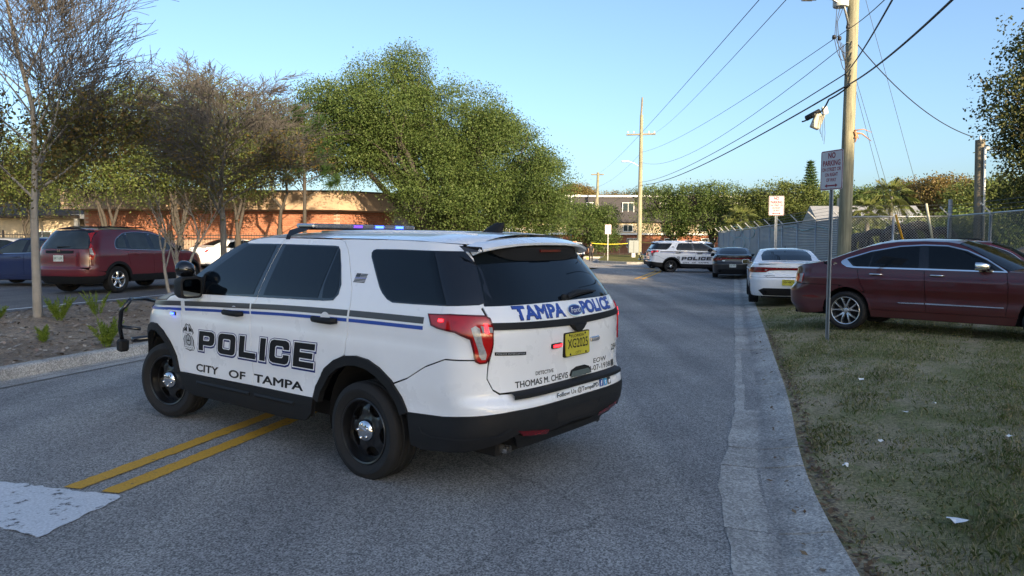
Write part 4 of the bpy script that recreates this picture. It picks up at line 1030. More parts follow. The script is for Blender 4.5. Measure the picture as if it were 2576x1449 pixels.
IMPALA = dict(name='sedan', paint=M['burgundy'], S=[(.18, .84), (.30, .875), (.50, .900), (.62, .895), (.80, .918), (.95, .918), (1.00, .900), (1.13, .872), (1.20, .845), (1.45, .715), (1.60, .62), (1.7, .55)],
    xr=[(.18, -1.02), (.30, -1.10), (.45, -1.19), (.66, -1.21), (.74, -1.17), (.82, -1.11), (.98, -1.09), (1.12, -1.08), (1.25, -.95), (1.7, -.5)], xf=[(.18, 3.86), (.4, 3.98), (.6, 4.0), (.85, 3.94), (1.0, 3.79), (1.7, 3.5)], rr=(.50, 3.6), rf=(.9, 2.6),
    wb=3.02, track=.80, tyre=(.345, .24, .248), style='alloy', arch=(.415, .375), sill=.40, bump=.80, yt=.66, belt=[(-.6, 1.19), (-.12, 1.165), (.17, 1.135), (1.26, 1.13), (2.43, 1.115)],
    fg=[(2.44, 1.115), (2.475, .90), (2.475, .60), (2.45, .40)], bg=[(1.26, 1.13), (1.285, .87), (1.31, .40)], rg=[(.17, 1.13), (.20, .98), (.255, .83), (.33, .70)],
    deck=[(-.94, 1.115), (-.81, 1.168), (-.60, 1.195), (-.43, 1.225)], rw=[(-.43, 1.225), (-.33, 1.26), (.02, 1.40), (.33, 1.51), (.50, 1.55)], rwg=[(-.38, 1.242), (.02, 1.40), (.33, 1.51), (.45, 1.54)], roof=[(.50, 1.55), (.75, 1.585), (1.17, 1.60), (1.55, 1.585), (1.72, 1.555)], ws=[(1.72, 1.555), (1.89, 1.485), (2.15, 1.33), (2.48, 1.12)], hood=[(2.44, 1.115), (2.8, 1.09), (3.3, 1.03), (3.58, .96)],
    crown=dict(deck=.03, roof=.05, hood=.06), rwin=.10,
    win=[[(.02, 1.265), (.14, 1.155), (.36, 1.148), (.40, 1.40), (.37, 1.40)], [(.385, 1.147), (1.17, 1.145), (1.13, 1.512), (.82, 1.492), (.42, 1.405)], [(1.33, 1.145), (2.30, 1.135), (2.12, 1.30), (1.84, 1.43), (1.56, 1.505), (1.27, 1.515)]],
    trim=[([(-.07, 1.22), (.12, 1.143), (2.43, 1.125), (2.15, 1.305), (1.86, 1.445), (1.56, 1.52), (1.19, 1.53), (.82, 1.505), (.37, 1.415), (-.02, 1.275)], 'gloss'),
          ([(-.12, 1.22), (-.10, 1.185), (-.01, 1.135), (.10, 1.122), (.25, 1.120), (2.46, 1.108), (2.44, 1.126), (1.26, 1.140), (.17, 1.145), (.10, 1.152), (.00, 1.245), (-.02, 1.268), (-.02, 1.275), (.37, 1.412), (.82, 1.500), (1.19, 1.523), (1.56, 1.513), (1.86, 1.438), (2.15, 1.300), (2.42, 1.125), (2.45, 1.125), (2.16, 1.318), (1.865, 1.457), (1.56, 1.534), (1.19, 1.545), (.82, 1.521), (.37, 1.432), (-.03, 1.295), (-.11, 1.245)], 'chrome')],
    handles=[(.495, 1.015), (1.46, 1.025)], mirror=(2.10, 1.01, 1.20), mirror_mat='chrome', extra=impala_extra, paint_sill=True, step=.06)
# --- muscle sedan with the light band across its tail
def charger_extra(B, root, sp):
    both = (1, -1)
    band = [(-.62, .985), (-.66, .88), (-.80, .865), ('y', .80, .862), ('y', .55, .872), ('y', .46, .915), ('y', .2, .932), ('y', 0, .932), ('y', 0, .995), ('y', .3, .998), ('y', .6, 1.005), ('y', .78, 1.005)]
    t = B.patch('taillight', 'r', band, M['darkred'], root, .010, .045, both, .015)
    for o, sd in zip(t, both):
        B.patch('lamp_ring', 'r', [('y', .80, .99), ('y', .50, .985), ('y', .1, .975), ('y', 0, .975), ('y', 0, .968), ('y', .1, .968), ('y', .50, .974), ('y', .79, .975)], M['redlens'], o, .012, .05, (sd,))
        B.patch('lamp_ring', 'r', [('y', .80, .885), ('y', .56, .885), ('y', .47, .928), ('y', .1, .942), ('y', .1, .950), ('y', .48, .940), ('y', .57, .90), ('y', .80, .90)], M['redlens'], o, .012, .05, (sd,))
        B.patch('clear_lens', 'r', [('y', .57, .945), ('y', .51, .945), ('y', .52, .925), ('y', .57, .92)], M['clearlens'], o, .013, .05, (sd,))
    tl = link('tail_lettering', None, root)
    for i, ch in enumerate('DODGE'):
        y = .28-.14*i; B.text('lettering', 'R', ch, (y+.022, .978), (y-.022, .978), .020, M['chrome'], tl, .015, 1, .02)
    B.patch('trunk_gap', 'R', [(.60, .80), (.52, .755), (-.52, .755), (-.60, .80), (-.605, .796), (-.525, .747), (.525, .747), (.605, .796)], M['inner'], root, .004, .06)
    B.patch('tail_badge', 'R', [(.50, .865), (.36, .865), (.36, .835), (.50, .835)], M['alloy'], root, .006, .06)
    B.patch('tail_badge', 'R', [(.55, .795), (.33, .790), (.33, .780), (.55, .785)], M['plastic'], root, .006, .06)
    x0 = rx(B, 0, .60)
    B.patch('plate_recess', 'R', [(.34, .69), (-.34, .69), (-.24, .53), (.24, .53)], sp['paint'], root, .005, .08)
    licence_plate(root, Vector((x0-.02, 0, .615)), ROT_REAR, .30, .15, sp['plate'], sp['platetxt'], 'FLORIDA', None, 'plate_green' if sp['plate'] == 'plate_white' else 'decal_black')
    B.patch('diffuser', 'R', [(.72, .40), (.60, .46), (-.60, .46), (-.72, .40), (-.60, .27), (.60, .27)], M['plastic'], root, .012, .08, (1,), .03)
    for sd in both:
        e = MB(); e.tube([(x0-.02, sd*.56, .36), (x0+.3, sd*.56, .36)], .045, 16, False); e.tube([(x0-.022, sd*.56, .36), (x0+.3, sd*.56, .36)], .038, 16, False); e.build('exhaust', M['chrome'], root, True)
        e = MB(); e.lathe([(.0005, 0), (.037, 0)], 16, 'x', c=(x0+.06, sd*.56, .36)); e.build('exhaust_bore', M['inner'], root)
    V = []; F = []
    for i in range(13):
        y = -.74+1.48*i/12; x = rx(B, y, 1.06); V += [(x+.16, y, 1.098), (x+.02, y, 1.115), (x-.012, y, 1.118), (x+.0, y, 1.085)]
    for i in range(12):
        for j in range(3): F.append((i*4+j, i*4+j+1, i*4+5+j, i*4+4+j))
    m_ = MB(); m_.add(V, F); m_.build('lip_spoiler', sp['paint'], root, True, 40)
    m_ = MB(); m_.tube([(.42, 0, 1.50), (.38, 0, 1.56)], [.012, .003], 6); m_.build('antenna', M['plastic'], root)
def charger_spec(paint, plate, txt):
    return dict(name='sedan', paint=paint, plate=plate, platetxt=txt, S=[(.18, .86), (.30, .90), (.55, .925), (.75, .945), (.92, .945), (1.02, .915), (1.10, .86), (1.35, .72), (1.50, .60), (1.6, .5)],
    xr=[(.18, -.98), (.30, -1.06), (.50, -1.13), (.70, -1.15), (.80, -1.10), (.95, -1.09), (1.08, -1.10), (1.25, -.9), (1.6, -.5)], xf=[(.18, 3.80), (.4, 3.92), (.65, 3.94), (.9, 3.86), (1.0, 3.7), (1.6, 3.4)], rr=(.50, 3.8), rf=(.8, 3.0),
    wb=3.05, track=.82, tyre=(.355, .245, .23), style='dark', arch=(.42, .38), sill=.36, bump=.735, yt=.70, belt=[(-.5, 1.10), (.2, 1.06), (1.35, 1.02), (2.55, .99)],
    fg=[(2.55, .99), (2.58, .70), (2.55, .36)], bg=[(1.35, 1.02), (1.38, .70), (1.38, .36)], rg=[(.20, 1.06), (.24, .90), (.33, .72)],
    deck=[(-.95, 1.075), (-.80, 1.10), (-.55, 1.115), (-.40, 1.13)], rw=[(-.40, 1.13), (.0, 1.27), (.35, 1.375), (.55, 1.42)], rwg=[(-.35, 1.145), (.0, 1.27), (.35, 1.375), (.52, 1.41)], roof=[(.55, 1.42), (.9, 1.445), (1.3, 1.45), (1.7, 1.42)], ws=[(1.7, 1.42), (2.0, 1.28), (2.3, 1.13), (2.6, .99)], hood=[(2.55, .99), (3.0, .97), (3.5, .92)],
    crown=dict(deck=.025, roof=.045, hood=.05), rwin=.035,
    win=[[(.30, 1.10), (1.28, 1.05), (1.22, 1.385), (.80, 1.375), (.45, 1.29)], [(1.44, 1.045), (2.40, 1.02), (2.20, 1.16), (1.68, 1.38), (1.36, 1.39)]], trim=[([(.20, 1.09), (1.35, 1.035), (2.48, 1.008), (2.20, 1.18), (1.68, 1.398), (1.2, 1.405), (.80, 1.395), (.40, 1.30)], 'gloss')],
    handles=[(.55, .93), (1.60, .915)], handle='paint', mirror=(2.28, 1.00, 1.07), extra=charger_extra, paint_sill=True, step=.07)
# --- compact sedan, used for the parked cars on the left and at the fence
def sedan_extra(B, root, sp):
    both = (1, -1)
    if sp.get('lamps') == 'tri':
        B.patch('taillight', 'r', [('y', .78, .985), ('y', .70, .90), ('y', .60, .80), ('y', .78, .80), (-.86, .81), (-.80, .83)], M['redlens'], root, .01, .05, both, .015)
    else:
        B.patch('taillight', 'r', [(-.70, .95), (-.74, .84), ('y', .74, .80), ('y', .52, .82), ('y', .52, .93), ('y', .74, .955)], M['redlens'], root, .01, .05, both, .015)
    licence_plate(root, Vector((rx(B, 0, .86)-.02, 0, .88)), ROT_REAR, .305, .152, 'plate_white', sp['platetxt'], None, None, 'plate_green')
def sedan_spec(paint, glass, txt, lamps='std', trim='chrome'):
    return dict(name='sedan', paint=paint, glass=glass, platetxt=txt, lamps=lamps, S=[(.18, .80), (.30, .84), (.55, .87), (.80, .885), (.93, .87), (1.02, .83), (1.30, .69), (1.43, .58), (1.55, .5)],
    xr=[(.18, -.88), (.30, -.96), (.50, -1.02), (.70, -1.03), (.80, -.98), (.95, -.97), (1.05, -.96), (1.3, -.7), (1.55, -.4)], xf=[(.18, 3.36), (.4, 3.46), (.65, 3.48), (.85, 3.38), (.95, 3.2), (1.55, 3.0)], rr=(.48, 3.6), rf=(.75, 2.7),
    wb=2.70, track=.76, tyre=(.318, .21, .205), style='alloy', arch=(.375, .34), sill=.33, bump=.73, yt=.64, belt=[(-.5, 1.04), (.2, .99), (1.2, .955), (2.25, .93)],
    fg=[(2.28, .93), (2.32, .65), (2.28, .33)], bg=[(1.20, .955), (1.22, .65), (1.22, .33)], rg=[(.18, .99), (.21, .85), (.30, .64)],
    deck=[(-.82, 1.015), (-.70, 1.035), (-.45, 1.05), (-.32, 1.065)], rw=[(-.32, 1.065), (.05, 1.22), (.35, 1.33), (.50, 1.365)], rwg=[(-.27, 1.085), (.05, 1.22), (.35, 1.33), (.47, 1.36)], roof=[(.50, 1.365), (.85, 1.39), (1.2, 1.39), (1.5, 1.365)], ws=[(1.5, 1.365), (1.75, 1.23), (2.0, 1.08), (2.32, .93)], hood=[(2.28, .93), (2.65, .905), (3.05, .84)],
    crown=dict(deck=.025, roof=.04, hood=.05), rwin=.08,
    win=[[(.25, 1.02), (1.13, .985), (1.08, 1.33), (.78, 1.32), (.45, 1.25)], [(1.27, .98), (2.10, .96), (1.92, 1.08), (1.48, 1.325), (1.20, 1.335)]], trim=[([(.10, 1.01), (1.2, .965), (2.22, .945), (1.93, 1.10), (1.48, 1.34), (1.1, 1.35), (.76, 1.335), (.38, 1.25)], 'gloss'), ([(.06, 1.00), (1.2, .953), (2.24, .934), (2.24, .946), (1.2, .966), (.06, 1.013)], trim)],
    handles=[(.48, .86), (1.42, .85)], handle='paint', mirror=(2.02, .93, 1.01), extra=sedan_extra, paint_sill=True, step=.09)
# --- compact crossover with tall tail lamps
def make_crossover(paint, glass, txt):
    root = empty('crossover'); both = (1, -1); W = paint; G = glass
    B = Body(S=[(.20, .80), (.32, .86), (.50, .895), (.75, .905), (.98, .905), (1.08, .885), (1.30, .80), (1.52, .70), (1.62, .63), (1.7, .58)],
             xr=[(.20, -.80), (.35, -.92), (.50, -.98), (.62, -.985), (.70, -.95), (.95, -.94), (1.10, -.92), (1.35, -.80), (1.58, -.64), (1.7, -.56)], xf=[(.2, 3.38), (.4, 3.48), (.65, 3.50), (.9, 3.42), (1.05, 3.25), (1.7, 3.0)], rr=(.40, 4.0), rf=(.8, 2.6))
    wb, za, ra = 2.62, .37, .43; st = .08; g = .004
    rar = arc(0, za, ra, 12, 178, 20); far = arc(wb, za, ra, 168, 20, 18)
    fg = [(2.20, 1.04), (2.22, .80), (2.17, .46)]; bg = [(1.17, 1.06), (1.20, .80), (1.20, .46)]; rg = [(.30, 1.08), (.33, .92), (.39, .68)]
    sh = lambda P, d: [(x+d, z) for x, z in P]
    B.patch('front_fender', 'f', sh(fg, g)+far+[(3.1, .55), (3.12, .86), (2.95, .99), (2.55, 1.03)], W, root, 0, st, both, .012)
    B.patch('front_door', 'r', sh(fg, -g)[::-1]+[(1.7, 1.05)]+sh(bg, g), W, root, 0, st, both, .012)
    B.patch('rear_door', 'r', sh(bg, -g)[::-1]+[(.7, 1.07)]+sh(rg, g)+[p for p in arc(0, za, ra, 12, 80, 8) if p[1] < .66][::-1], W, root, 0, st, both, .012)
    B.patch('quarter_panel', 'r', sh(rg, -g)+[p for p in rar if p[0] < .37 and p[1] > .55]+[(-.45, .57), ('y', .80, .60), ('y', .80, 1.00), ('y', .76, 1.2), ('y', .66, 1.5), (-.50, 1.575), (-.30, 1.50), (-.05, 1.10)], W, root, 0, st, both, .012)
    B.patch('roof_side', 'r', [(-.05, 1.10), (-.30, 1.50), (-.50, 1.575), (-.2, 1.60), (.4, 1.62), (1.0, 1.61), (1.4, 1.575), (1.75, 1.44), (2.1, 1.20), (2.25, 1.04), (1.17, 1.065), (.3, 1.085)], W, root, 0, st, both, .01)
    B.patch('rear_bumper', 'r', [(-.44, .55), (-.42, .50), (-.50, .46), ('y', .7, .45), ('y', 0, .45), ('y', 0, .655), ('y', .6, .655), ('y', .80, .61)], W, root, .006, .06, both, .02)
    B.patch('lower_bumper', 'r', [(-.43, .455), (-.46, .32), (-.6, .26), ('y', .6, .26), ('y', 0, .26), ('y', 0, .445), ('y', .7, .445)], M['plastic'], root, .012, .06, both, .02)
    B.patch('front_bumper', 'f', [(3.11, .55), (3.08, .40), (3.1, .26), ('y', .5, .24), ('y', 0, .24), ('y', 0, .86), ('y', .5, .88), (3.13, .86)], W, root, .003, st, both, .02)
    B.patch('sill', 'r', [(2.18, .455), (.42, .455), (.45, .28), (2.15, .28)], M['plastic'], root, .014, st, both, .02)
    for k, cx in (('r', 0), ('f', wb)):
        o = arc(cx, za, ra+.012, 0, 180, 18); i_ = arc(cx, za, ra-.055, 0, 180, 18)
        B.patch('arch_trim', k, o+i_[::-1], M['plastic'], root, .014, .05, both, .04)
    B.patch('tailgate', 'R', [(.796, .66), (.796, 1.0), (.755, 1.16), (-.755, 1.16), (-.796, 1.0), (-.796, .66)], W, root, .002, st, (1,), .012)
    B.patch('rear_window', 'R', [(.75, 1.13), (-.75, 1.13), (-.60, 1.50), (-.50, 1.55), (.50, 1.55), (.60, 1.50)], G, root, .007, st, (1,), .01)
    B.patch('window_frame', 'R', [(.755, 1.12), (-.755, 1.12), (-.655, 1.585), (.655, 1.585)], M['gloss'], root, .003, st, (1,))
    t = B.patch('taillight', 'r', [('y', .79, .86), ('y', .80, 1.0), ('y', .745, 1.2), ('y', .675, 1.45), ('y', .64, 1.55), ('y', .66, 1.56), (-.60, 1.50), (-.69, 1.25), (-.70, 1.10), (-.68, 1.0), (-.74, .86)], M['redlens'], root, .012, .05, both, .02)
    for o, sd in zip(t, both): B.patch('clear_lens', 'r', [('y', .80, 1.0), ('y', .765, 1.13), ('y', .80, 1.14), (-.73, 1.12), (-.72, .97), ('y', .84, .96)], M['clearlens'], o, .014, .05, (sd,))
    B.patch('garnish', 'R', [(.44, 1.08), (-.44, 1.08), (-.42, 1.01), (.42, 1.01)], M['plastic'], root, .012, .08, (1,), .01)
    x0 = rx(B, 0, .9)
    B.patch('plate_recess', 'R', [(.42, 1.0), (-.42, 1.0), (-.40, .78), (.40, .78)], W, root, .004, .08)
    licence_plate(root, Vector((x0-.02, 0, .89)), ROT_REAR, .31, .155, 'plate_white', txt, None, None, 'plate_green')
    m_ = MB(); xx = rx(B, 0, 1.05)
    for yy in (-.035, .035): m_.box((xx-.016, yy, 1.075), (.008, .014, .07))
    m_.box((xx-.016, 0, 1.07), (.008, .07, .014)); m_.build('emblem', M['chrome'], root)
    m_ = MB(); m_.tube([(rx(B, .05, 1.16)-.02, .05, 1.165), (rx(B, -.3, 1.19)-.02, -.32, 1.18)], [.02, .008], 8); m_.build('rear_wiper', M['plastic'], root)
    B.patch('window_trim', 'r', round_poly([(-.10, 1.12), (1.2, 1.075), (2.16, 1.06), (1.75, 1.40), (1.36, 1.545), (.8, 1.57), (.35, 1.54), (.0, 1.36)], .12), M['alloy'], root, .003, st, both)
    B.patch('window_trim', 'r', round_poly([(-.085, 1.127), (1.2, 1.083), (2.13, 1.068), (1.745, 1.392), (1.355, 1.537), (.8, 1.562), (.355, 1.532), (.01, 1.355)], .12), M['gloss'], root, .0045, st, both)
    for P in ([(.0, 1.15), (.30, 1.14), (.30, 1.47), (.12, 1.38), (.02, 1.26)], [(.42, 1.135), (1.10, 1.11), (1.05, 1.525), (.75, 1.525), (.42, 1.51)], [(1.26, 1.108), (2.0, 1.095), (1.72, 1.36), (1.36, 1.50), (1.20, 1.518)]):
        B.patch('window', 'r', round_poly(P, .05), G, root, .006, st, both)
    top_strip(B, 'roof', [(-.56, 1.60), (-.2, 1.605), (.4, 1.622), (1.0, 1.612), (1.42, 1.572)], (.05, .05), (-.08, .06), W, root, off=.003, p=3)
    top_strip(B, 'windscreen', [(1.42, 1.572), (1.75, 1.44), (2.1, 1.20), (2.3, 1.03)], (.05, .05), (.06, .2), G, root, inset=.035, off=.003, p=3)
    top_strip(B, 'hood', [(2.22, 1.04), (2.6, 1.03), (3.0, .95)], (.06, .06), (.2, .3), W, root, off=.004, p=3.2)
    m_ = MB()
    for sd in both: m_.tube([(1.25, sd*.60, 1.64), (1.15, sd*.60, 1.675), (.0, sd*.59, 1.685), (-.3, sd*.585, 1.64)], .014, 6)
    m_.tube([(1.0, -.60, 1.68), (1.0, .60, 1.68)], .016, 6); m_.tube([(.15, -.60, 1.685), (.15, .60, 1.685)], .016, 6)
    m_.build('roof_rack', M['plastic'], root, True)
    B.patch('headlight', 'f', [(2.95, .99), (3.12, .88), ('y', .5, .88), ('y', .5, .95), (3.1, 1.0)], M['clearlens'], root, .008, .06, both)
    for hx, hz in ((.62, .99), (1.52, .97)):
        for sd in both:
            y = B.Y(hx, hz); h_ = MB(); h_.tube([(hx+.11, sd*(y+.006), hz), (hx+.06, sd*(y+.03), hz), (hx-.06, sd*(y+.03), hz), (hx-.11, sd*(y+.006), hz)], [.01, .017, .017, .01], 8); h_.build('door_handle', W, root, True)
    for sd in both:
        m_ = MB(); m_.box((2.02, sd*1.0, 1.13), (.10, .20, .14), bev=.04); m_.build('door_mirror', M['plastic'], root, True)
    sil = [(2.15, .36), (.45, .36)]+rar[1:18]+[(-.5, .36), (-.75, .40), (-.76, 1.0), (-.52, 1.45), (-.3, 1.56), (1.36, 1.55), (2.0, 1.15), (2.1, .95)]
    inner_shell(B, root, sil, wb, .42, .27, (-.8, 3.2), za)
    wheels(root, wb, .77, .342, .225, .212, 'hub')
    return root
# ================================================================== ground
def mat_asphalt(name, dark, light, scale, warm=0.0):
    m, t, n, l, b = newmat(name); tc = n.new('ShaderNodeTexCoord'); O = tc.outputs['Object']
    v = n.new('ShaderNodeTexVoronoi'); v.inputs['Scale'].default_value = scale; v.inputs['Randomness'].default_value = 1.0; l.new(O, v.inputs['Vector'])
    bw = n.new('ShaderNodeRGBToBW'); l.new(v.outputs['Color'], bw.inputs[0])
    nz = noise(n, l, O, scale*.8, 6, .8)
    r1 = ramp2(n, l, bw.outputs[0], .28, dark, .80, light)
    r2 = ramp2(n, l, nz.outputs['Fac'], .34, tuple(c*.7 for c in dark), .68, light)
    c = mixc(n, l, .5, r1.outputs['Color'], r2.outputs['Color'])
    big = noise(n, l, O, .35, 6, .62); rb = ramp2(n, l, big.outputs['Fac'], .30, (.70, .70, .71), .72, (1.18, 1.17, 1.16)); c = mixc(n, l, 1.0, c, rb.outputs['Color'], 'MULTIPLY')
    # wheel tracks and seams running along the street
    mp = n.new('ShaderNodeMapping'); mp.inputs['Rotation'].default_value = (0, 0, R(16.7)); mp.inputs['Scale'].default_value = (1.15, .05, 1); l.new(O, mp.inputs[0])
    tk = noise(n, l, mp.outputs[0], 1.0, 4, .5); rt = ramp2(n, l, tk.outputs['Fac'], .36, (.74, .74, .76), .64, (1.14, 1.13, 1.11)); c = mixc(n, l, .8, c, rt.outputs['Color'], 'MULTIPLY')
    st = noise(n, l, O, 1.1, 7, .72); rs = ramp2(n, l, st.outputs['Fac'], .60, (1, 1, 1), .70, (.55, .55, .57)); c = mixc(n, l, .7, c, rs.outputs['Color'], 'MULTIPLY')
    dust = noise(n, l, O, 2.7, 8, .7); rd = ramp2(n, l, dust.outputs['Fac'], .60, (0, 0, 0), .78, (.55, .55, .55)); c = mixc(n, l, rd.outputs['Color'], c, (.34, .33, .31))
    vc = n.new('ShaderNodeTexVoronoi'); vc.feature = 'DISTANCE_TO_EDGE'; vc.inputs['Scale'].default_value = .22
    wn = noise(n, l, O, 2.0, 6, .7); wv = n.new('ShaderNodeMixRGB'); wv.inputs[0].default_value = .30; l.new(O, wv.inputs[1]); l.new(wn.outputs['Color'], wv.inputs[2]); l.new(wv.outputs[0], vc.inputs['Vector'])
    rc = ramp2(n, l, vc.outputs['Distance'], .0, (.35, .35, .35), .003, (1, 1, 1)); c = mixc(n, l, .45, c, rc.outputs['Color'], 'MULTIPLY')
    l.new(c, b.inputs['Base Color']); setp(b, rough=.85, spec=.25)
    bp = n.new('ShaderNodeBump'); bp.inputs['Strength'].default_value = .8; bp.inputs['Distance'].default_value = .008
    l.new(bw.outputs[0], bp.inputs['Height']); l.new(bp.outputs['Normal'], b.inputs['Normal'])
    return m
M['asphalt'] = mat_asphalt('asphalt', (.038, .038, .040), (.60, .59, .565), 105)
M['asphalt_lot'] = mat_asphalt('lot_asphalt', (.075, .075, .077), (.26, .255, .25), 70)
def mat_paint(name, col, wear, scale=9):
    m, t, n, l, b = newmat(name); tc = n.new('ShaderNodeTexCoord'); O = tc.outputs['Object']
    a = noise(n, l, O, scale, 8, .72); r = ramp2(n, l, a.outputs['Fac'], wear, (1, 1, 1), wear+.07, (0, 0, 0))
    a2 = noise(n, l, O, 60, 3); rr = ramp2(n, l, a2.outputs['Fac'], .3, tuple(c*.75 for c in col), .7, tuple(min(1, c*1.12) for c in col))
    c = mixc(n, l, r.outputs['Color'], (.07, .07, .073), rr.outputs['Color']); l.new(c, b.inputs['Base Color']); setp(b, rough=.75)
    bp = n.new('ShaderNodeBump'); bp.inputs['Strength'].default_value = .4; bp.inputs['Distance'].default_value = .006
    l.new(a2.outputs['Fac'], bp.inputs['Height']); l.new(bp.outputs['Normal'], b.inputs['Normal']); return m
M['road_yellow'] = mat_paint('yellow_road_paint', (.62, .32, .03), .60, 16)
M['road_white'] = mat_paint('white_road_paint', (.62, .64, .66), .575, 11)
def mat_concrete(name, col):
    m, t, n, l, b = newmat(name); tc = n.new('ShaderNodeTexCoord'); O = tc.outputs['Object']
    a = noise(n, l, O, 1.4, 8, .7); r = ramp2(n, l, a.outputs['Fac'], .30, tuple(c*.55 for c in col), .72, tuple(c*1.25 for c in col))
    a2 = noise(n, l, O, 70, 4, .7); r2 = ramp2(n, l, a2.outputs['Fac'], .34, (.50, .50, .52), .66, (1.25, 1.25, 1.25))
    c = mixc(n, l, 1.0, r.outputs['Color'], r2.outputs['Color'], 'MULTIPLY')
    dt = n.new('ShaderNodeVectorMath'); dt.operation = 'DOT_PRODUCT'; dt.inputs[1].default_value = (RN.x, RN.y, 0); l.new(O, dt.inputs[0])
    wz = noise(n, l, O, .9, 5, .6); ad = n.new('ShaderNodeMath'); ad.operation = 'MULTIPLY_ADD'; ad.inputs[1].default_value = .22; l.new(wz.outputs['Fac'], ad.inputs[0]); l.new(dt.outputs['Value'], ad.inputs[2])
    gr = n.new('ShaderNodeValToRGB'); e = gr.color_ramp.elements; e[0].position, e[0].color = .30, (1, 1, 1, 1); e[1].position, e[1].color = .56, (1, 1, 1, 1); x = e.new(.42); x.color = (.60, .60, .62, 1); l.new(ad.outputs[0], gr.inputs['Fac'])
    c = mixc(n, l, .8, c, gr.outputs['Color'], 'MULTIPLY')
    pk = n.new('ShaderNodeTexVoronoi'); pk.inputs['Scale'].default_value = 60; l.new(O, pk.inputs['Vector']); pb = n.new('ShaderNodeRGBToBW'); l.new(pk.outputs['Color'], pb.inputs[0]); rp_ = ramp2(n, l, pb.outputs[0], .2, (.62, .62, .63), .8, (1.3, 1.29, 1.27)); c = mixc(n, l, .75, c, rp_.outputs['Color'], 'MULTIPLY')
    l.new(c, b.inputs['Base Color']); setp(b, rough=.9)
    bp = n.new('ShaderNodeBump'); bp.inputs['Strength'].default_value = .5; bp.inputs['Distance'].default_value = .008
    l.new(a2.outputs['Fac'], bp.inputs['Height']); l.new(bp.outputs['Normal'], b.inputs['Normal']); return m
M['concrete'] = mat_concrete('concrete', (.45, .435, .40))
def mat_soil(name, c1, c2, c3):
    m, t, n, l, b = newmat(name); tc = n.new('ShaderNodeTexCoord'); O = tc.outputs['Object']
    a = noise(n, l, O, .8, 6, .65); r = ramp2(n, l, a.outputs['Fac'], .38, c1, .62, c2)
    a2 = noise(n, l, O, 38, 6, .75); r2 = ramp2(n, l, a2.outputs['Fac'], .36, (.45, .45, .45), .66, (1.4, 1.35, 1.3))
    c = mixc(n, l, 1.0, r.outputs['Color'], r2.outputs['Color'], 'MULTIPLY')
    a3 = noise(n, l, O, 5.0, 6, .7); r3 = ramp2(n, l, a3.outputs['Fac'], .52, (0, 0, 0), .66, (1, 1, 1)); c = mixc(n, l, r3.outputs['Color'], c, c3)
    l.new(c, b.inputs['Base Color']); setp(b, rough=.95, spec=.1)
    bp = n.new('ShaderNodeBump'); bp.inputs['Strength'].default_value = .8; bp.inputs['Distance'].default_value = .03
    l.new(a2.outputs['Fac'], bp.inputs['Height']); l.new(bp.outputs['Normal'], b.inputs['Normal']); return m
M['verge'] = mat_soil('verge_soil', (.23, .225, .105), (.44, .36, .25), (.19, .205, .085))
M['mulch'] = mat_soil('mulch', (.27, .21, .16), (.40, .33, .26), (.19, .155, .125))
M['field'] = mat_soil('far_grass', (.10, .105, .035), (.16, .15, .06), (.08, .10, .03))
def sheet(name, pts, mat, kind='structure', step=None, zf=None, label=None):
    """flat sheet from an outline of (x, y, z) points; with step it is subdivided and zf gives its height"""
    if step:
        P, E = loops_pe([dens([(p[0], p[1]) for p in pts], step)]); v, f = tri2d(P, E, step)
        V = np.array([(x, y, zf(x, y)) for x, y in v]); o = qmesh(name, V, f, mat, None, True)
    else:
        o = qmesh(name, pts, [tuple(range(len(pts)))], mat)
    tag(o, label, None, None, kind); return o
_rngn = random.Random(5)
def fbm(x, y, s=1.0):
    return (math.sin(x*1.7*s+1.3)*math.cos(y*1.3*s-.7)+.5*math.sin(x*3.9*s-y*2.7*s+2.1)+.25*math.sin(x*8.3*s+y*7.1*s))/1.75
# far ground to the horizon
sheet('ground', [(-900, -60, -.16), (900, -60, -.16), (900, 1500, -.16), (-900, 1500, -.16)], M['field'])
# road with a gentle crown
def road_z(x, y):
    t = x*RN.x+y*RN.y; c = -.030*min(abs(t+4.16), 5)/4.3
    k = sstep((y-44)/10.0); return (c+.03)*(1-k)+gz(x, y)*k+.0
rl = [rp(-14, -8.66), rp(-14, .30), rp(46, .30), (22, 52, 0), (60, 56, 0), (60, 84, 0), (-50, 84, 0), (-50, 58, 0), rp(50, -8.66)]
sheet('road', rl, M['asphalt'], 'structure', 1.1, road_z)
def strip(name, s0, s1, t0, t1, mat, dz, n=160, curve=None):
    V = []; F = []; rj = random.Random(int(s0*10+t0*100))
    for i in range(n+1):
        s = s0+(s1-s0)*i/n; c = curve(s) if curve else 0.0
        for t in (t0, t1):
            p = rp(s+(rj.uniform(-.03, .03) if i in (0, n) else 0), t+c+rj.gauss(0, .005)); V.append((p.x, p.y, road_z(p.x, p.y)+dz))
        if i: F.append((2*i-2, 2*i-1, 2*i+1, 2*i))
    return tag(qmesh(name, V, F, mat), None, None, None, 'structure')
for t in (-4.36, -4.04): strip('road_line', 3.95, 12.0, t-.075, t+.075, M['road_yellow'], .004)
for t in (-4.36, -4.04): strip('road_line', 34.5, 43.0, t-.075, t+.075, M['road_yellow'], .008)
cv = lambda s: -.030*max(0, s-43)**2
for t in (-4.36, -4.04): strip('road_line', 43.0, 58.0, t-.05, t+.05, M['road_yellow'], .010, 30, cv)
q = [gnd(a, b, .02) for a, b in ((-400, 1105), (0, 1212), (175, 1239), (310, 1250), (262, 1275), (97, 1357), (0, 1332), (-400, 1250))]
rj = random.Random(2); q = [Vector((a_+rj.gauss(0, .012), b_+rj.gauss(0, .012), 0)) for a_, b_ in dens([(p.x, p.y) for p in q], .06)]
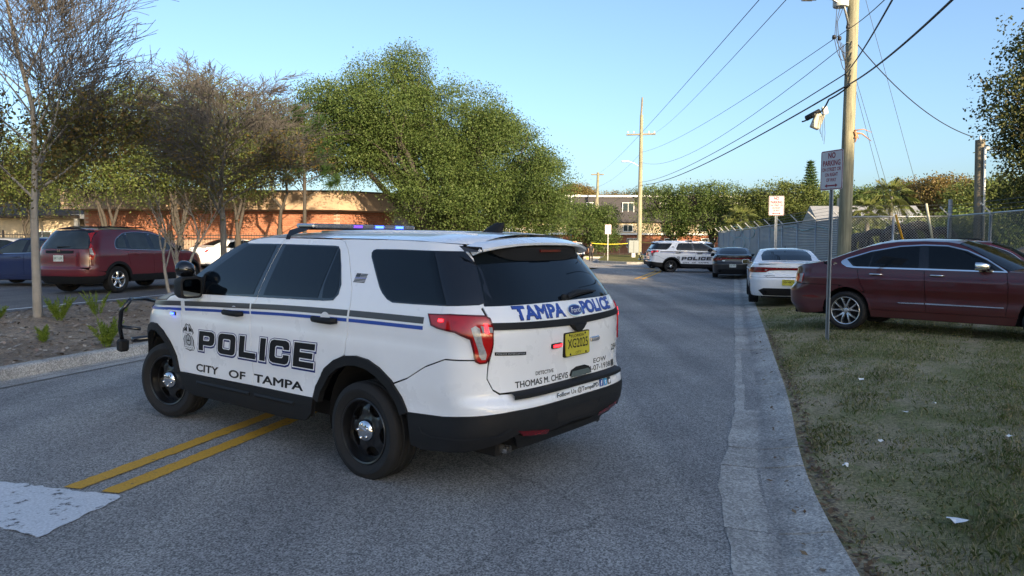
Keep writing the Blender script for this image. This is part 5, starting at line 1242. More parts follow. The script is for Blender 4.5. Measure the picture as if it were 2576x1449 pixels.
tag(qmesh('stop_line', [(p.x, p.y, road_z(p.x, p.y)+.004) for p in q], [tuple(range(len(q)))], M['road_white']), None, None, None, 'structure')
# right gutter and kerb: slabs with joints
gut = link('kerb', None); tag(gut, None, None, None, 'structure')
sb = [1.5, 3.2, 4.6, 5.93, 6.47, 8.0, 9.5, 12.5, 15.5, 18.5, 21.5, 24.5, 27.5, 30.5, 33.5, 36.5, 39.5, 42.5]
rg_ = random.Random(3)
def tcurve(s): return .16*sstep((5.6-s)/4.0)-.07*math.exp(-((s-6.0)/1.8)**2)
for a, b in zip(sb, sb[1:]):
    V = []; F = []; n = max(2, int((b-a)/.25)); jit = rg_.uniform(-.004, .004)
    for i in range(n+1):
        s = a+.013+(b-a-.026)*i/n; tc_ = tcurve(s)
        pr = [(.06+.012*math.sin(s*9)+.008*math.sin(s*23)-.05*sstep((6.3-s)/.5), .006), (.18, .003), (.30, .000), (.46, .022), (.58, .048), (.62, .052), (.625, -.03)]
        for t, z in pr:
            p = rp(s, t+tc_); V.append((p.x, p.y, z+jit))
    m = 7
    for i in range(n):
        for j in range(m-1): F.append((i*m+j, i*m+j+1, (i+1)*m+j+1, (i+1)*m+j))
    F.append(tuple(range(m))); F.append(tuple(n*m+j for j in range(m-1, -1, -1)))
    qmesh('kerb_slab', V, F, M['concrete'], gut)
# left kerb of the planted island
lk = link('island_kerb', None); tag(lk, None, None, None, 'structure')
sl = [-6, -2.5, .5, 3.5, 6.40, 9.5, 12.5, 15.5, 18.5, 21.5, 24.5, 27.5, 30.5, 33.5, 36.5, 39.5]
for a, b in zip(sl, sl[1:]):
    V = []; F = []; n = 8
    for i in range(n+1):
        s = a+.009+(b-a-.018)*i/n
        for t, z in ((-8.20, .012), (-8.50, -.002), (-8.60, .01), (-8.64, .135), (-8.67, .155), (-8.80, .16), (-8.81, .0)):
            p = rp(s, t-.012*(s-6)*.6); V.append((p.x, p.y, z))
    m = 7
    for i in range(n):
        for j in range(m-1): F.append((i*m+j+1, i*m+j, (i+1)*m+j, (i+1)*m+j+1))
    F.append(tuple(range(m-1, -1, -1))); F.append(tuple(n*m+j for j in range(m)))
    qmesh('kerb_stone', V, F, M['concrete'], lk)
# island bed and the street beyond it
def isl_z(x, y):
    t = x*RN.x+y*RN.y; return .13+.26*sstep((-8.8-t)/4.0)+.025*fbm(x, y, 2.2)
sheet('planting_bed', [rp(-8, -8.78), rp(44, -9.1), rp(44, -14.1), rp(-8, -12.6)], M['mulch'], 'structure', .45, isl_z)
sheet('side_street', [rp(-14, -12.35, .40), rp(46, -13.9, .40), rp(46, -40, .40), rp(-14, -40, .40)], M['asphalt_lot'])
qq = [rp(s, -13.05-.027*s, .406) for s in (-12, 45)]+[rp(s, -13.17-.027*s, .406) for s in (45, -12)]
sheet('edge_line', qq, M['road_white'])
# right verge
def verge_z(x, y):
    t = x*RN.x+y*RN.y; return .020+.165*sstep((t-.62)/1.9)+.018*fbm(x, y, 1.6)*sstep((t-.62)/.5)
sheet('verge', [rp(.5, .58+tcurve(.5)), rp(1.5, .58+tcurve(1.5)), rp(3, .58+tcurve(3)), rp(5, .58+tcurve(5)), rp(7, .58+tcurve(7)), rp(10, .6), rp(43, .6), (22, 49, 0), (60, 49, 0), (60, -8, 0), (1.0, -8, 0)], M['verge'], 'structure', .6, verge_z)
# far island with kerb, sidewalk strip, far lawn
def mound(x, y): return .10+.38*math.exp(-(((x-17)/9)**2+((y-78)/5)**2))
ip = [at(1470, 648, 62), at(1490, 652, 60.5), at(1560, 657, 58), at(1640, 661, 57)]
ii = [(8.0, 70, 0), (7.6, 64.5, 0), (9.5, 61.0, 0), (14, 59.5, 0), (40, 60, 0), (40, 83, 0), (13, 83, 0), (9.5, 76, 0)]
sheet('far_island', ii, M['field'], 'structure', 1.2, mound)
k = MB(); 
for a, b in zip(ii[:5], ii[1:5]):
    k.add([(a[0], a[1]-.02, -.12), (b[0], b[1]-.02, -.12), (b[0], b[1]-.02, .115), (a[0], a[1]-.02, .115), (b[0]+.1, b[1]+.25, .12), (a[0]+.1, a[1]+.25, .12)], [(0, 1, 2, 3), (3, 2, 4, 5)])
tag(k.build('far_kerb', M['concrete']), None, None, None, 'structure')
sheet('far_lawn', [(-50, 84, .02), (60, 84, .02), (60, 100, .05), (-50, 100, .05)], M['field'])
k = MB(); k.box((5, 84, -.02), (110, .2, .24)); tag(k.build('lawn_kerb', M['concrete']), None, None, None, 'structure')
# ================================================================== vegetation
def mat_leaf(name, cols, trans=.35):
    m, t, n, l, b = newmat(name); g = n.new('ShaderNodeNewGeometry')
    r = n.new('ShaderNodeValToRGB'); e = r.color_ramp.elements
    e[0].position, e[0].color = 0, (*cols[0], 1); e[1].position, e[1].color = 1, (*cols[-1], 1)
    for i, c in enumerate(cols[1:-1]):
        x = e.new((i+1)/(len(cols)-1)); x.color = (*c, 1)
    l.new(g.outputs['Random Per Island'], r.inputs['Fac']); l.new(r.outputs['Color'], b.inputs['Base Color']); setp(b, rough=.55, spec=.25)
    tr = n.new('ShaderNodeBsdfTranslucent'); l.new(r.outputs['Color'], tr.inputs['Color'])
    mx = n.new('ShaderNodeMixShader'); mx.inputs[0].default_value = trans
    out = [x for x in n if x.type == 'OUTPUT_MATERIAL'][0]
    l.new(b.outputs[0], mx.inputs[1]); l.new(tr.outputs[0], mx.inputs[2]); l.new(mx.outputs[0], out.inputs['Surface']); return m
M['leaf_oak'] = mat_leaf('oak_leaves', [(.040, .075, .022), (.065, .105, .028), (.10, .145, .040), (.050, .090, .024), (.13, .165, .055)])
M['leaf_oak2'] = mat_leaf('olive_oak_leaves', [(.060, .095, .026), (.095, .13, .036), (.14, .165, .052), (.08, .11, .03)])
M['leaf_dark'] = mat_leaf('dark_leaves', [(.040, .060, .020), (.07, .09, .028), (.10, .115, .036), (.13, .11, .045)])
M['leaf_brown'] = mat_leaf('turning_leaves', [(.075, .085, .025), (.12, .11, .03), (.20, .13, .04), (.09, .10, .028), (.17, .10, .04)])
M['leaf_rust'] = mat_leaf('rust_leaves', [(.14, .105, .035), (.19, .13, .05), (.12, .115, .035), (.22, .15, .075)])
M['leaf_pine'] = mat_leaf('needles', [(.020, .050, .016), (.035, .075, .022), (.05, .09, .03)], .2)
M['leaf_palm'] = mat_leaf('palm_fronds', [(.05, .08, .02), (.09, .12, .03), (.13, .14, .05)], .25)
M['leaf_fern'] = mat_leaf('fern_fronds', [(.14, .22, .03), (.22, .32, .045), (.30, .38, .07)], .4)
M['grass'] = mat_leaf('grass_blades', [(.16, .20, .062), (.22, .26, .09), (.54, .45, .28), (.18, .225, .07), (.38, .36, .17), (.62, .52, .34), (.25, .275, .10), (.18, .24, .065)], .35)
M['deadleaf'] = mat_leaf('fallen_leaves', [(.11, .06, .03), (.17, .10, .05), (.08, .05, .03), (.20, .14, .08)], .1)
M['bark'] = simple('grey_bark', (.13, .122, .112), .9, .45, 6, .9, 40)
M['bark_pale'] = simple('pale_bark', (.26, .235, .205), .85, .35, 6, .5, 30)
M['twig'] = simple('grey_twigs', (.085, .078, .072), .9, .3)
M['bark_dark'] = simple('dark_bark', (.045, .039, .033), .9, .4, 6, .8, 40)
def tubes(segs, n=4):
    """segs: array m x 8 (p0, p1, r0, r1) -> vertices, quads"""
    S = np.asarray(segs, float); P0, P1, r0, r1 = S[:, :3], S[:, 3:6], S[:, 6], S[:, 7]
    d = P1-P0; d /= np.maximum(np.linalg.norm(d, axis=1), 1e-9)[:, None]
    up = np.where(np.abs(d[:, 2:3]) < .9, np.array([[0, 0, 1.]]), np.array([[1., 0, 0]]))
    a = np.cross(d, up); a /= np.linalg.norm(a, axis=1)[:, None]; b = np.cross(d, a)
    V = []
    for k in range(n):
        t = 2*PI*k/n; o = a*math.cos(t)+b*math.sin(t); V.append(P0+o*r0[:, None]); V.append(P1+o*r1[:, None])
    V = np.stack(V, 1); m = len(S); F = []
    base = np.arange(m)[:, None]*2*n
    for k in range(n):
        k2 = (k+1) % n; F.append(base+np.array([[2*k, 2*k2, 2*k2+1, 2*k+1]]))
    return V.reshape(-1, 3), np.concatenate(F)
def leaves(rng, C, size, asp=.55, droop=0.0):
    """one rhombic leaf at every point of C"""
    n = len(C); u = rng.normal(size=(n, 3)); u[:, 2] -= droop; u /= np.linalg.norm(u, axis=1)[:, None]
    w = rng.normal(size=(n, 3)); w = np.cross(u, w); w /= np.linalg.norm(w, axis=1)[:, None]
    s = size*rng.uniform(.65, 1.35, n)[:, None]
    V = np.stack([C, C+u*s*.5+w*s*asp*.5, C+u*s, C+u*s*.5-w*s*asp*.5], 1).reshape(-1, 3)
    return V, np.arange(4*n).reshape(-1, 4)
def crown_points(rng, lobes, ncl, per, spread, shell=.55):
    """leaf positions clumped towards the skin of the lobes [(cx,cy,cz,rx,ry,rz)]"""
    L = np.array(lobes, float); vol = np.prod(L[:, 3:], axis=1)**.7; pr = vol/vol.sum(); idx = rng.choice(len(L), ncl, p=pr)
    d = rng.normal(size=(ncl, 3)); d /= np.linalg.norm(d, axis=1)[:, None]
    r = shell+(1-shell)*rng.random(ncl)**.6; r = r*(1+.10*rng.normal(size=ncl))
    C = L[idx, :3]+d*L[idx, 3:]*r[:, None]
    k = rng.poisson(per, ncl)+2
    P = np.repeat(C, k, axis=0); P = P+rng.normal(size=P.shape)*np.array([spread, spread, spread*.7])
    return P, C
def limb_path(rng, a, b, r0, r1, n=6, wob=.12):
    a, b = np.array(a, float), np.array(b, float); L = np.linalg.norm(b-a); pts = [a]
    for i in range(1, n):
        t = i/n; p = a+(b-a)*t; p[2] += .10*L*math.sin(PI*t); pts.append(p+rng.normal(size=3)*wob*L*.25)
    pts.append(b); out = []
    for i in range(n): out.append((*pts[i], *pts[i+1], r0+(r1-r0)*i/n, r0+(r1-r0)*(i+1)/n))
    return out
def lumpy(lobes, seed, k=4, f=.42):
    r = random.Random(seed); out = list(lobes)
    for (x, y, z, a, b, c) in lobes:
        for i in range(k):
            t = r.uniform(0, 2*PI); p = r.uniform(-.25, 1.0); q = math.cos(p*1.4); out.append((x+a*.85*q*math.cos(t), y+b*.85*q*math.sin(t), z+c*.85*math.sin(p*1.4), a*r.uniform(f*.7, f*1.2), b*r.uniform(f*.7, f*1.2), c*r.uniform(f*.7, f*1.2)))
    return out
def make_tree(name, base, lobes, seed, label, cat='tree', group=None, leaf='leaf_oak', lsize=.13, ncl=900, per=28, spread=.30, trunk_r=.28, bark='bark', fork=.35, shell=.55, twigs=True):
    rng = np.random.default_rng(seed); base = Vector(base)
    root = empty(name, base, 0, label, cat, group)
    P, C = crown_points(rng, lobes, ncl, per, spread, shell)
    segs = []; L = np.array(lobes); top = L[:, 2].max(); cen = L[:, :3].mean(0)
    fk = np.array([cen[0]*.25, cen[1]*.25, max(.8, fork*L[:, 2].min())])
    segs += [(0, 0, -.2, fk[0]*.5, fk[1]*.5, fk[2]*.55, trunk_r*1.15, trunk_r*.95), (fk[0]*.5, fk[1]*.5, fk[2]*.55, *fk, trunk_r*.95, trunk_r*.8)]
    tw = []
    for lb in lobes:
        e = np.array(lb[:3])+np.array([0, 0, lb[5]*.2]); segs += limb_path(rng, fk, e, trunk_r*.5, trunk_r*.12, 6)
    if twigs:
        for c in C[:: max(1, len(C)//220)]:
            j = np.argmin(((L[:, :3]-c)**2).sum(1)); s_ = L[j, :3]*.75+fk*.25; tw += limb_path(rng, s_, c, trunk_r*.13, .008, 3)
    V, F = tubes(segs+tw, 6); qmesh('trunk', V, F, M[bark], root, True)
    V, F = leaves(rng, P, lsize); qmesh('crown', V, F, M[leaf], root)
    return root
def make_bare_tree(name, base, seed, label, height, spread, trunk_h, trunk_r, levels=5, nb=(7, 6, 5, 4), leafz=None, leafn=0, leaf='leaf_brown', lsize=.07, bark='bark', upright=.55, group=None, lean=(0, 0), lobes=None):
    rng = np.random.default_rng(seed); base = Vector(base); root = empty(name, base, 0, label, 'tree', group)
    segs = []; tips = []
    def grow(p, d, L, r, lev):
        n = 4 if lev < 3 else 3; pts = [p]; dd = d.copy(); rr = r
        for i in range(n):
            dd = dd+rng.normal(size=3)*.10+np.array([0, 0, .05 if lev else 0]); dd /= np.linalg.norm(dd)
            q = pts[-1]+dd*L/n; r2 = r*(1-.78*(i+1)/n) if lev else r*(1-.62*(i+1)/n)
            segs.append((*pts[-1], *q, rr, max(r2, .0048))); pts.append(q); rr = max(r2, .0048)
        tips.append(pts[-1])
        if lev >= levels-1: return
        k = nb[min(lev, len(nb)-1)]
        for j in range(k):
            t = .18+.80*(j+rng.random()*.8)/k if lev else .02+.95*(j+rng.random()*.7)/k
            i = min(n-1, int(t*n)); o = pts[i]+(pts[i+1]-pts[i])*(t*n-i)
            a = rng.random()*2*PI if lev else 2*PI*(j*.382)+rng.normal()*.3
            side = np.cross(dd, [math.cos(a), math.sin(a), .3]); side /= max(np.linalg.norm(side), 1e-6)
            ang = (.75 if lev == 0 else .62)*(1-upright*.35*t)+rng.normal()*.08
            nd = d*math.cos(ang)+side*math.sin(ang)+np.array([0, 0, .16*upright]); nd /= np.linalg.norm(nd)
            grow(o, nd, L*rng.uniform(.42, .62)*(1.12-.55*t if lev == 0 else 1.0), max(.0045, r*(1-.70*t)*.45), lev+1)
    tp = np.array([lean[0], lean[1], trunk_h])
    segs.append((0, 0, -.15, tp[0]*.4, tp[1]*.4, trunk_h*.5, trunk_r*1.2, trunk_r)); segs.append((tp[0]*.4, tp[1]*.4, trunk_h*.5, *tp, trunk_r, trunk_r*.9))
    d0 = np.array([lean[0]*.1, lean[1]*.1, 1.0]); d0 /= np.linalg.norm(d0)
    grow(tp, d0, height-trunk_h, trunk_r*.85, 0)
    S = np.array(segs); zm = np.percentile(S[:, 5], 99.6); up_ = S[:, [2, 5]] > trunk_h; S[:, [2, 5]] = np.where(up_, trunk_h+(S[:, [2, 5]]-trunk_h)*(height-trunk_h)/(zm-trunk_h), S[:, [2, 5]]); cx = S[:, [0, 1, 3, 4]]; f = spread/max(1e-3, np.percentile(np.abs(np.concatenate([cx[:, 0], cx[:, 1]])), 97))
    hz = np.clip((S[:, [2, 5]]-trunk_h)/(height-trunk_h), 0, 1)
    for i, z in ((0, 0), (1, 0), (3, 1), (4, 1)): S[:, i] *= 1+(f-1)*np.clip(hz[:, z]*4, 0, 1)
    mx_ = S[:, [3, 4]][S[:, 5] > trunk_h].mean(0)
    for i, z in ((0, 0), (1, 0), (3, 1), (4, 1)): S[:, i] -= mx_[0 if i in (0, 3) else 1]*np.clip(hz[:, z]*2.5, 0, 1)
    big = S[S[:, 6] > .012]; sm = S[S[:, 6] <= .012]
    V1, F1 = tubes(big, 7); qmesh('trunk', V1, F1, M[bark], root, True)
    V2, F2 = tubes(sm, 3); tag(qmesh('twigs', V2, F2, M['twig'], root), None, None, None, 'stuff')
    if leafn:
        T = S[:, 3:6]; T = T[(T[:, 2] > leafz[0]) & (T[:, 2] < leafz[1])]
        if len(T):
            w = np.clip(1-np.abs((T[:, 2]-leafz[0])/(leafz[1]-leafz[0])-.35)/.75, .05, 1); c = T[rng.choice(len(T), leafn, p=w/w.sum())]+rng.normal(size=(leafn, 3))*.09
            if lobes: c = np.concatenate([c, crown_points(rng, lobes, leafn//70, 14, .16, .05)[0]])
            V, F = leaves(rng, c, lsize, .6, .3); qmesh('crown', V, F, M[leaf], root)
    return root, S
# ================================================================== buildings
M['stucco'] = simple('tan_stucco', (.36, .26, .18), .85, .12, 3, .25, 60)
M['stucco_pale'] = simple('cream_stucco', (.50, .41, .29), .85, .1, 3, .2, 60)
M['mortar'] = simple('mortar', (.30, .22, .17), .9, .2, 6, .3, 50)
def mat_island(name, cols, rough=.85):
    m, t, n, l, b = newmat(name); g = n.new('ShaderNodeObjectInfo'); r = n.new('ShaderNodeValToRGB'); e = r.color_ramp.elements
    e[0].color = (*cols[0], 1); e[1].color = (*cols[-1], 1)
    for i, c in enumerate(cols[1:-1]): x = e.new((i+1)/(len(cols)-1)); x.color = (*c, 1)
    l.new(g.outputs['Random'], r.inputs['Fac']); l.new(r.outputs['Color'], b.inputs['Base Color']); setp(b, rough=rough); return m
M['brick'] = mat_island('brick', [(.30, .115, .065), (.36, .145, .085), (.27, .10, .055), (.38, .165, .10)])
def mat_brickwall(name, scale):
    m, t, n, l, b = newmat(name); tc = n.new('ShaderNodeTexCoord'); br = n.new('ShaderNodeTexBrick'); mp = n.new('ShaderNodeMapping'); mp.inputs['Rotation'].default_value = (R(90), 0, 0)
    l.new(tc.outputs['Object'], mp.inputs[0]); l.new(mp.outputs[0], br.inputs['Vector']); br.inputs['Scale'].default_value = scale
    br.inputs['Color1'].default_value = (.27, .085, .045, 1); br.inputs['Color2'].default_value = (.34, .12, .06, 1); br.inputs['Mortar'].default_value = (.25, .17, .13, 1)
    nz = noise(n, l, tc.outputs['Object'], 1.3, 5); r_ = ramp2(n, l, nz.outputs['Fac'], .3, (.75, .75, .75), .7, (1.15, 1.15, 1.15))
    c = mixc(n, l, 1.0, br.outputs['Color'], r_.outputs['Color'], 'MULTIPLY'); l.new(c, b.inputs['Base Color']); setp(b, rough=.9); return m
M['brickwall'] = mat_brickwall('brick_wall', 4.0)
M['shingle'] = simple('dark_shingles', (.040, .038, .042), .9, .3, 9, .5, 25)
M['shingle_brown'] = simple('brown_shingles', (.10, .075, .055), .9, .3, 9, .5, 25)
M['metalroof'] = simple('grey_metal_roof', (.30, .31, .32), .5, .1, 2, metal=.3)
M['trimwhite'] = simple('white_trim', (.72, .72, .70), .5, .06)
M['pane'] = simple('window_pane', (.03, .045, .05), .04, .4, 2, spec=.8)
M['pane_green'] = simple('pane_with_blinds', (.22, .30, .25), .2, .4, 2, spec=.6)
M['iron'] = simple('black_iron', (.012, .012, .013), .5)
M['galv'] = simple('galvanised_steel', (.34, .36, .37), .42, .22, 12, metal=.65)
M['galv_lit'] = simple('sunlit_galvanised', (.52, .53, .53), .45, .15, 12, metal=.4)  # lighter copy of the steel, sunlight on the fence arms put into its colour
def window(parent, m, w, h, frame='trimwhite', pane='pane', mull=1):
    """m: frame matrix with x right, y up, z out"""
    o = link('window', None, parent); f = MB(); t = .07
    for c, d in (((0, h/2-t/2, .02), (w, t, .08)), ((0, -h/2+t/2, .02), (w, t, .08)), ((-w/2+t/2, 0, .018), (t, h-2*t, .07)), ((w/2-t/2, 0, .018), (t, h-2*t, .07))): f.box(c, d)
    for i in range(mull): f.box((-w/2+w*(i+1)/(mull+1), 0, .015), (.05, h-2*t, .06))
    f.v = [m @ Vector(v) for v in f.v]; f.build('window_frame', M[frame], o)
    p = MB(); p.box((0, 0, -.01), (w-t, h-t, .02)); p.v = [m @ Vector(v) for v in p.v]; p.build('pane', M[pane], o); return o
def wallm(x, y, z, face=0.0):
    """frame on a wall facing -Y (rotated by face about z)"""
    return Matrix.Translation((x, y, z)) @ Matrix.Rotation(face, 4, 'Z') @ Matrix(((1, 0, 0, 0), (0, 0, -1, 0), (0, 1, 0, 0), (0, 0, 0, 1)))
# low brick building with a broad tan fascia
bb = empty('brick_building', (-14, 38, .2), 0, 'low orange brick building with a broad tan fascia behind the big oak', 'building')
FP = [(-8.0, 0), (5.0, 0), (7.6, 2.2), (7.6, 12), (-8.0, 12)]
m_ = MB(); m_.prism(FP, -.3, 3.3, 'z'); m_.build('wall', M['mortar'], bb)
def ofs(P, d): return miter(P, d)
FO = ofs(FP, .75); m_ = MB(); m_.prism(FO, 3.12, 4.02, 'z'); m_.build('fascia', M['stucco'], bb)
m_ = MB(); m_.prism(ofs(FP, .80), 4.02, 4.10, 'z'); m_.build('roof_edge', M['shingle_brown'], bb)
for i in (-5.2, -1.4, 2.4):
    m_ = MB(); m_.box((i, -.752, 3.57), (.02, .006, .9)); m_.build('fascia_joint', M['shingle_brown'], bb)
bw, bh, bd = .30, .105, .05
bme = MB(); bme.box((0, 0, 0), (bw-.018, bd, bh-.018), bev=.004); bobj = bme.build('brick', M['brick'], bb); bdata = bobj.data
cnt = 0; rest = MB()
cols = []
for row in range(14):
    z = 3.12-.06-bh*(row+.5)
    if z < 1.6: break
    for cix in range(44):
        x = 4.98-.15-bw*(cix+(.5 if row % 2 else 0))
        if x < -7.9: continue
        cols.append((x, z))
cols.sort(key=lambda c: (-(c[0] > -5.5), -c[1]))
for i, (x, z) in enumerate(cols):
    if i == 0: bobj.location = (x, -.012, z); continue
    if i < 300:
        o = link('brick', bdata, bb); o.location = (x, -.012+.004*((i*7919) % 13-6)/6, z)
    else: rest.box((x, -.012, z), (bw-.018, bd, bh-.018))
if rest.v: tag(rest.build('brick_courses', M['brickwall'], bb), None, None, None, 'stuff')
dirv = Vector((2.6, 2.2, 0)).normalized(); ang = math.atan2(2.2, 2.6); r2 = MB()
for row in range(14):
    z = 3.12-.06-bh*(row+.5)
    if z < 1.4: break
    for cix in range(11):
        s = .16+bw*(cix+(.5 if row % 2 else 0))
        if s > 3.3: continue
        c = Vector((5, 0, z))+dirv*s+Vector((dirv.y, -dirv.x, 0))*.012; r2.box(c, (bw-.018, bd, bh-.018), Matrix.Rotation(ang, 3, 'Z'))
tag(r2.build('brick_courses', M['brickwall'], bb), None, None, None, 'stuff')
# tan house with a shingle roof at the far left, and a second one with a green-tinted window
def house(name, c, w, d, h, rh, wall, roof, label, wins, face=0.0, over=.5):
    o = empty(name, c, face, label, 'house')
    m = MB(); m.box((0, d/2, h/2), (w, d, h)); m.build('wall', M[wall], o)
    r_ = MB(); a, b = w/2+over, d+over
    V = [(-a, -over, h), (a, -over, h), (a, b, h), (-a, b, h), (-a+d*.5, d/2, h+rh), (a-d*.5, d/2, h+rh), (-a, -over, h-.15), (a, -over, h-.15), (a, b, h-.15), (-a, b, h-.15)]
    r_.add(V, [(0, 1, 5, 4), (1, 2, 5), (2, 3, 4, 5), (3, 0, 4), (6, 7, 1, 0), (7, 8, 2, 1), (8, 9, 3, 2), (9, 6, 0, 3), (9, 8, 7, 6)]); r_.build('roof', M[roof], o)
    for (x, z, ww, hh, pn) in wins: window(o, wallm(x, -.01, z), ww, hh, 'trimwhite', pn)
    return o
house('stucco_house', (-33.5, 44, .2), 15, 9, 3.0, 2.2, 'stucco_pale', 'shingle_brown', 'tan stucco house behind the picket fence at the far left of the street', [(-3, 1.6, 1.6, 1.3, 'pane'), (2.2, 1.6, 1.6, 1.3, 'pane'), (5.5, 1.5, 1.2, 1.2, 'pane')])
hb = house('brick_house', (-22.0, 46, .2), 9.5, 8, 3.2, 2.0, 'brickwall', 'shingle_brown', 'brick house with a white-framed window seen over the maroon crossover', [(-2.4, 1.95, 2.2, 1.5, 'pane_green'), (1.2, 1.95, 1.8, 1.4, 'pane')])
m_ = MB(); m_.box((-2.2, -1.2, 2.95), (3.6, 2.4, .25)); m_.build('porch_roof', M['trimwhite'], hb)
for x in (-3.8, -.6): m_ = MB(); m_.box((x, -2.2, 1.42), (.22, .22, 2.84)); m_.build('porch_post', M['trimwhite'], hb)
# cream and brick building seen below the oak
cbx = empty('cream_building', (-6.5, 88, -.1), 0, 'long cream and brick building glimpsed below the big oak crown', 'building')
m_ = MB(); m_.box((0, 4, .9), (18, 8, 1.8)); m_.build('brick_base', M['brickwall'], cbx)
m_ = MB(); m_.box((0, 4.03, 2.5), (18.1, 8.1, 1.4)); m_.build('upper_wall', M['stucco_pale'], cbx)
m_ = MB(); m_.box((0, 4, 3.3), (18.8, 8.9, .22)); m_.build('roof', M['trimwhite'], cbx)
for x in (-7, -3.5, 0, 3.5, 7): window(cbx, wallm(x, -.03, 2.3), 1.3, .8)
# three-storey mansard block
mb_ = empty('mansard_building', (17.5, 106, -.1), 0, 'three storey block with dark mansard roof and brick ground floor', 'building')
m_ = MB(); m_.box((0, 6, 1.45), (34, 12, 2.9)); m_.build('brick_base', M['brickwall'], mb_)
m_ = MB(); m_.box((0, 5.9, 3.02), (34.5, 12.6, .24)); m_.build('string_course', M['trimwhite'], mb_)
m_ = MB(); m_.box((0, 6, 3.9), (34, 12, 1.5)); m_.build('middle_wall', M['stucco_pale'], mb_)
m_ = MB(); m_.add([(-17.4, -.4, 4.65), (17.4, -.4, 4.65), (16.6, .5, 8.3), (-16.6, .5, 8.3), (-17.4, 12.4, 4.65), (17.4, 12.4, 4.65), (16.6, 11.6, 8.3), (-16.6, 11.6, 8.3)], [(0, 1, 2, 3), (1, 5, 6, 2), (5, 4, 7, 6), (4, 0, 3, 7), (3, 2, 6, 7)]); m_.build('mansard_roof', M['shingle'], mb_)
m_ = MB(); m_.box((0, 6, 8.42), (33.8, 11.8, .24)); m_.build('roof_edge', M['trimwhite'], mb_)
for x in (-12, -6, -.9, 4.5, 9.8, 14.6):
    window(mb_, wallm(x, .02, 6.75), 1.7, 1.5); window(mb_, wallm(x+.8, -.02, 1.75), 1.9, 1.35); window(mb_, wallm(x, -.02, 3.85), 1.4, 1.0)
# white house beyond the yard
wh_ = empty('white_house', (30.3, 62, 0), R(-8), 'small white house with grey roof behind the slatted fence', 'house')
m_ = MB(); m_.box((0, 3, 1.65), (8, 6, 3.3)); m_.build('wall', M['trimwhite'], wh_)
m_ = MB(); m_.add([(-4.4, -.4, 3.2), (4.4, -.4, 3.2), (4.4, 6.4, 3.2), (-4.4, 6.4, 3.2), (-4.4, 3, 5.0), (4.4, 3, 5.0)], [(0, 1, 5, 4), (2, 3, 4, 5), (1, 2, 5), (3, 0, 4), (3, 2, 1, 0)]); m_.build('roof', M['metalroof'], wh_)
m_ = MB(); m_.box((-1.5, 3.2, 5.05), (.9, .9, 1.3)); m_.build('chimney', M['stucco_pale'], wh_)
for x in (-2, 1.6): window(wh_, wallm(x, -.01, 1.9), 1.1, 1.3)
# black picket fences
def picket_fence(a, b, label, h=1.75, sp=.13):
    a, b = Vector(a), Vector(b); L = (b-a).length; d = (b-a).normalized(); ang = math.atan2(d.y, d.x); rot = Matrix.Rotation(ang, 3, 'Z')
    o = empty('picket_fence', a, 0, label, 'fence'); n = int(L/2.4)
    for i in range(n+1):
        p = d*(L*i/n); m = MB(); m.box((p.x, p.y, h/2+.05), (.07, .07, h+.1), rot); m.build('post', M['iron'], o)
    for z in (.2, h-.28, h-.12):
        m = MB(); m.box((d.x*L/2, d.y*L/2, z), (L, .035, .04), rot); m.build('rail', M['iron'], o)
    m = MB(); k = 0
    for i in range(1, int(L/sp)):
        p = d*(i*sp); m.add([(p.x-.009, p.y, 0), (p.x+.009, p.y, 0), (p.x+.009, p.y, h-.05), (p.x, p.y, h+.04), (p.x-.009, p.y, h-.05), (p.x, p.y+.012, 0), (p.x, p.y+.012, h-.05)], [(0, 1, 2, 3, 4), (0, 4, 3, 6, 5), (1, 5, 6, 3, 2)])
    tag(m.build('pickets', M['iron'], o), None, None, None, 'stuff'); return o
picket_fence((-33, 36.2, .38), (-16.5, 35.6, .38), 'black iron picket fence in front of the tan stucco house')
picket_fence((-16.4, 35.6, .38), (-7.0, 36.0, .38), 'black iron picket fence along the orange brick building')
picket_fence((2, 97, .0), (31, 97, .0), 'long black iron fence in front of the mansard block', 1.6, .22)
# ================================================================== trees
def px_x(u, Y): return at(u, 640, Y).x
def px_z(v, Y, u=1288): return at(u, v, Y).z
make_tree('oak_tree', (-3.5, 36, .1), lumpy([(-4.7, 0, 6.6, 2.4, 2.6, 2.4), (-2.5, 0, 7.7, 2.9, 3.0, 2.8), (.3, 0, 6.7, 3.1, 3.0, 2.8), (2.6, 0, 5.1, 2.9, 2.8, 2.6), (4.5, 0, 3.9, 2.0, 2.4, 2.1), (-3.7, 0, 6.1, 2.6, 2.8, 1.5), (.1, -.8, 4.1, 2.5, 2.6, 2.2), (2.3, -.5, 3.2, 2.8, 2.4, 1.6), (5.1, 0, 2.9, 1.3, 1.8, 1.2)], 5, 4),
          11, 'huge round oak with dense green crown behind the white patrol SUV', ncl=6600, per=54, spread=.25, lsize=.09, trunk_r=.42, shell=.38, bark='bark_dark')
LO = [(275, 180, 34, 3.0, 21, 'leafy oak with yellowish top behind the leftmost bare tree'), (455, 158, 34.5, 3.3, 22, 'tall leafy oak between the two bare street trees'), (600, 205, 33.5, 2.9, 23, 'leafy oak behind the second bare tree'), (705, 285, 34, 2.0, 24, 'smaller leafy oak standing beside the pine')]
